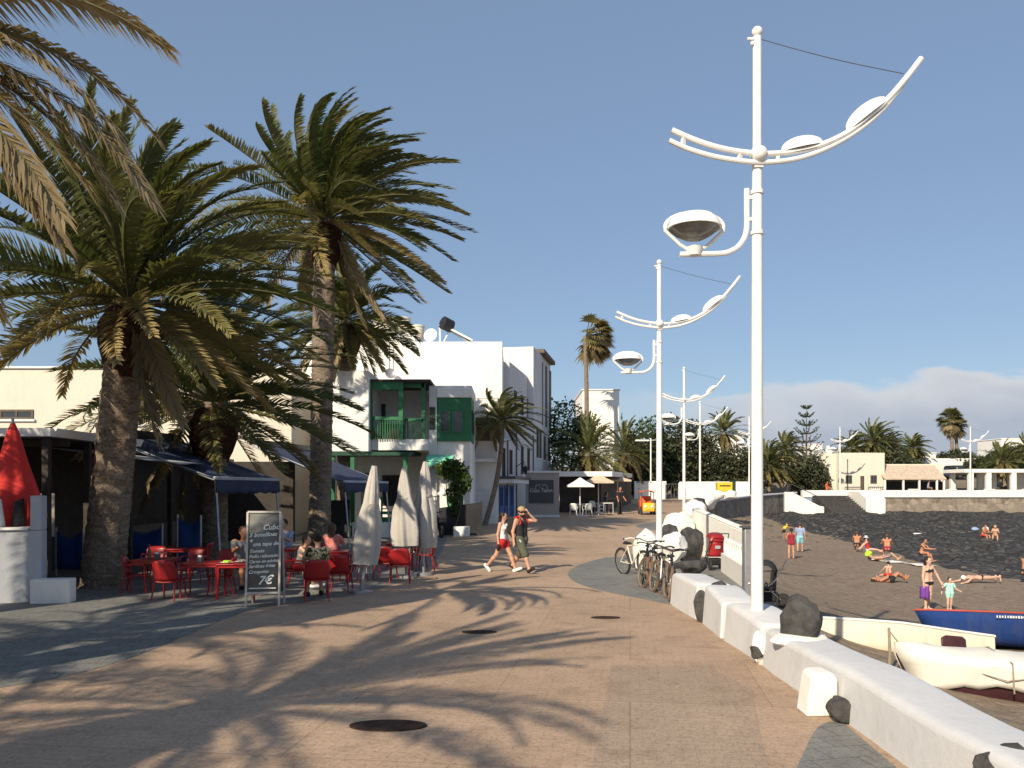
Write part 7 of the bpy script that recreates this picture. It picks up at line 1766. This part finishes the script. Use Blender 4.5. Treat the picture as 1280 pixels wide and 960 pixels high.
bg = nt.nodes['Background']; bg.inputs['Strength'].default_value = SKY_E
sk = nt.nodes.new('ShaderNodeTexSky'); sk.sky_type = 'NISHITA'; sk.sun_disc = False
sk.sun_elevation = R(32); sk.sun_rotation = math.atan2(S.x, S.y); sk.air_density = 1.0; sk.dust_density = SKY_DUST; sk.ozone_density = SKY_O3
tc = nt.nodes.new('ShaderNodeTexCoord'); sx = nt.nodes.new('ShaderNodeSeparateXYZ'); nt.links.new(tc.outputs['Generated'], sx.inputs[0])
yy = math_(nt, 'MAXIMUM', sx.outputs[1], .05)
az = math_(nt, 'DIVIDE', sx.outputs[0], yy); el = math_(nt, 'DIVIDE', sx.outputs[2], yy)
cv = nt.nodes.new('ShaderNodeCombineXYZ'); nt.links.new(math_(nt, 'MULTIPLY', az, 1.0), cv.inputs[0]); nt.links.new(math_(nt, 'MULTIPLY', el, 2.3), cv.inputs[1])
n1 = noise(nt, 9, 6, .55, cv.outputs[0], .3); n2 = noise(nt, 4.0, 5, .6, cv.outputs[0])
# top edge of the cloud bank rises to the right
edge = math_(nt, 'MULTIPLY_ADD', az, .085, .098)
edge = math_(nt, 'ADD', edge, math_(nt, 'MULTIPLY_ADD', n1, .085, -.042))
d = math_(nt, 'SUBTRACT', edge, el)
mr = nt.nodes.new('ShaderNodeMapRange'); mr.interpolation_type = 'SMOOTHSTEP'; nt.links.new(d, mr.inputs[0]); mr.inputs[1].default_value = -.003; mr.inputs[2].default_value = .012
ma = nt.nodes.new('ShaderNodeMapRange'); ma.interpolation_type = 'SMOOTHSTEP'; nt.links.new(math_(nt, 'ADD', az, math_(nt, 'MULTIPLY', n2, .3)), ma.inputs[0]); ma.inputs[1].default_value = .22; ma.inputs[2].default_value = .52
k = math_(nt, 'MULTIPLY', mr.outputs[0], ma.outputs[0])
k = math_(nt, 'MULTIPLY', k, math_(nt, 'MULTIPLY_ADD', n2, .5, .68), None, True)
lit = nt.nodes.new('ShaderNodeMapRange'); nt.links.new(d, lit.inputs[0]); lit.inputs[1].default_value = .0; lit.inputs[2].default_value = .07; lit.inputs[3].default_value = 1; lit.inputs[4].default_value = 0
cc = mixc(nt, lit.outputs[0], CLOUD_LO, CLOUD_HI)
skyc = mixc(nt, SKY_MIX, sk.outputs[0], SKY_TINT)
fin = mixc(nt, k, skyc, cc)
nt.links.new(fin, bg.inputs['Color'])
sc.view_settings.view_transform = 'Standard'; sc.view_settings.look = 'None'; sc.view_settings.gamma = 1; sc.view_settings.use_curve_mapping = False
sc.view_settings.exposure = EXPO
sc.cycles.use_denoising = True
sc.cycles.max_bounces = 6; sc.cycles.transparent_max_bounces = 6; sc.cycles.diffuse_bounces = 3
sc.render.film_transparent = False
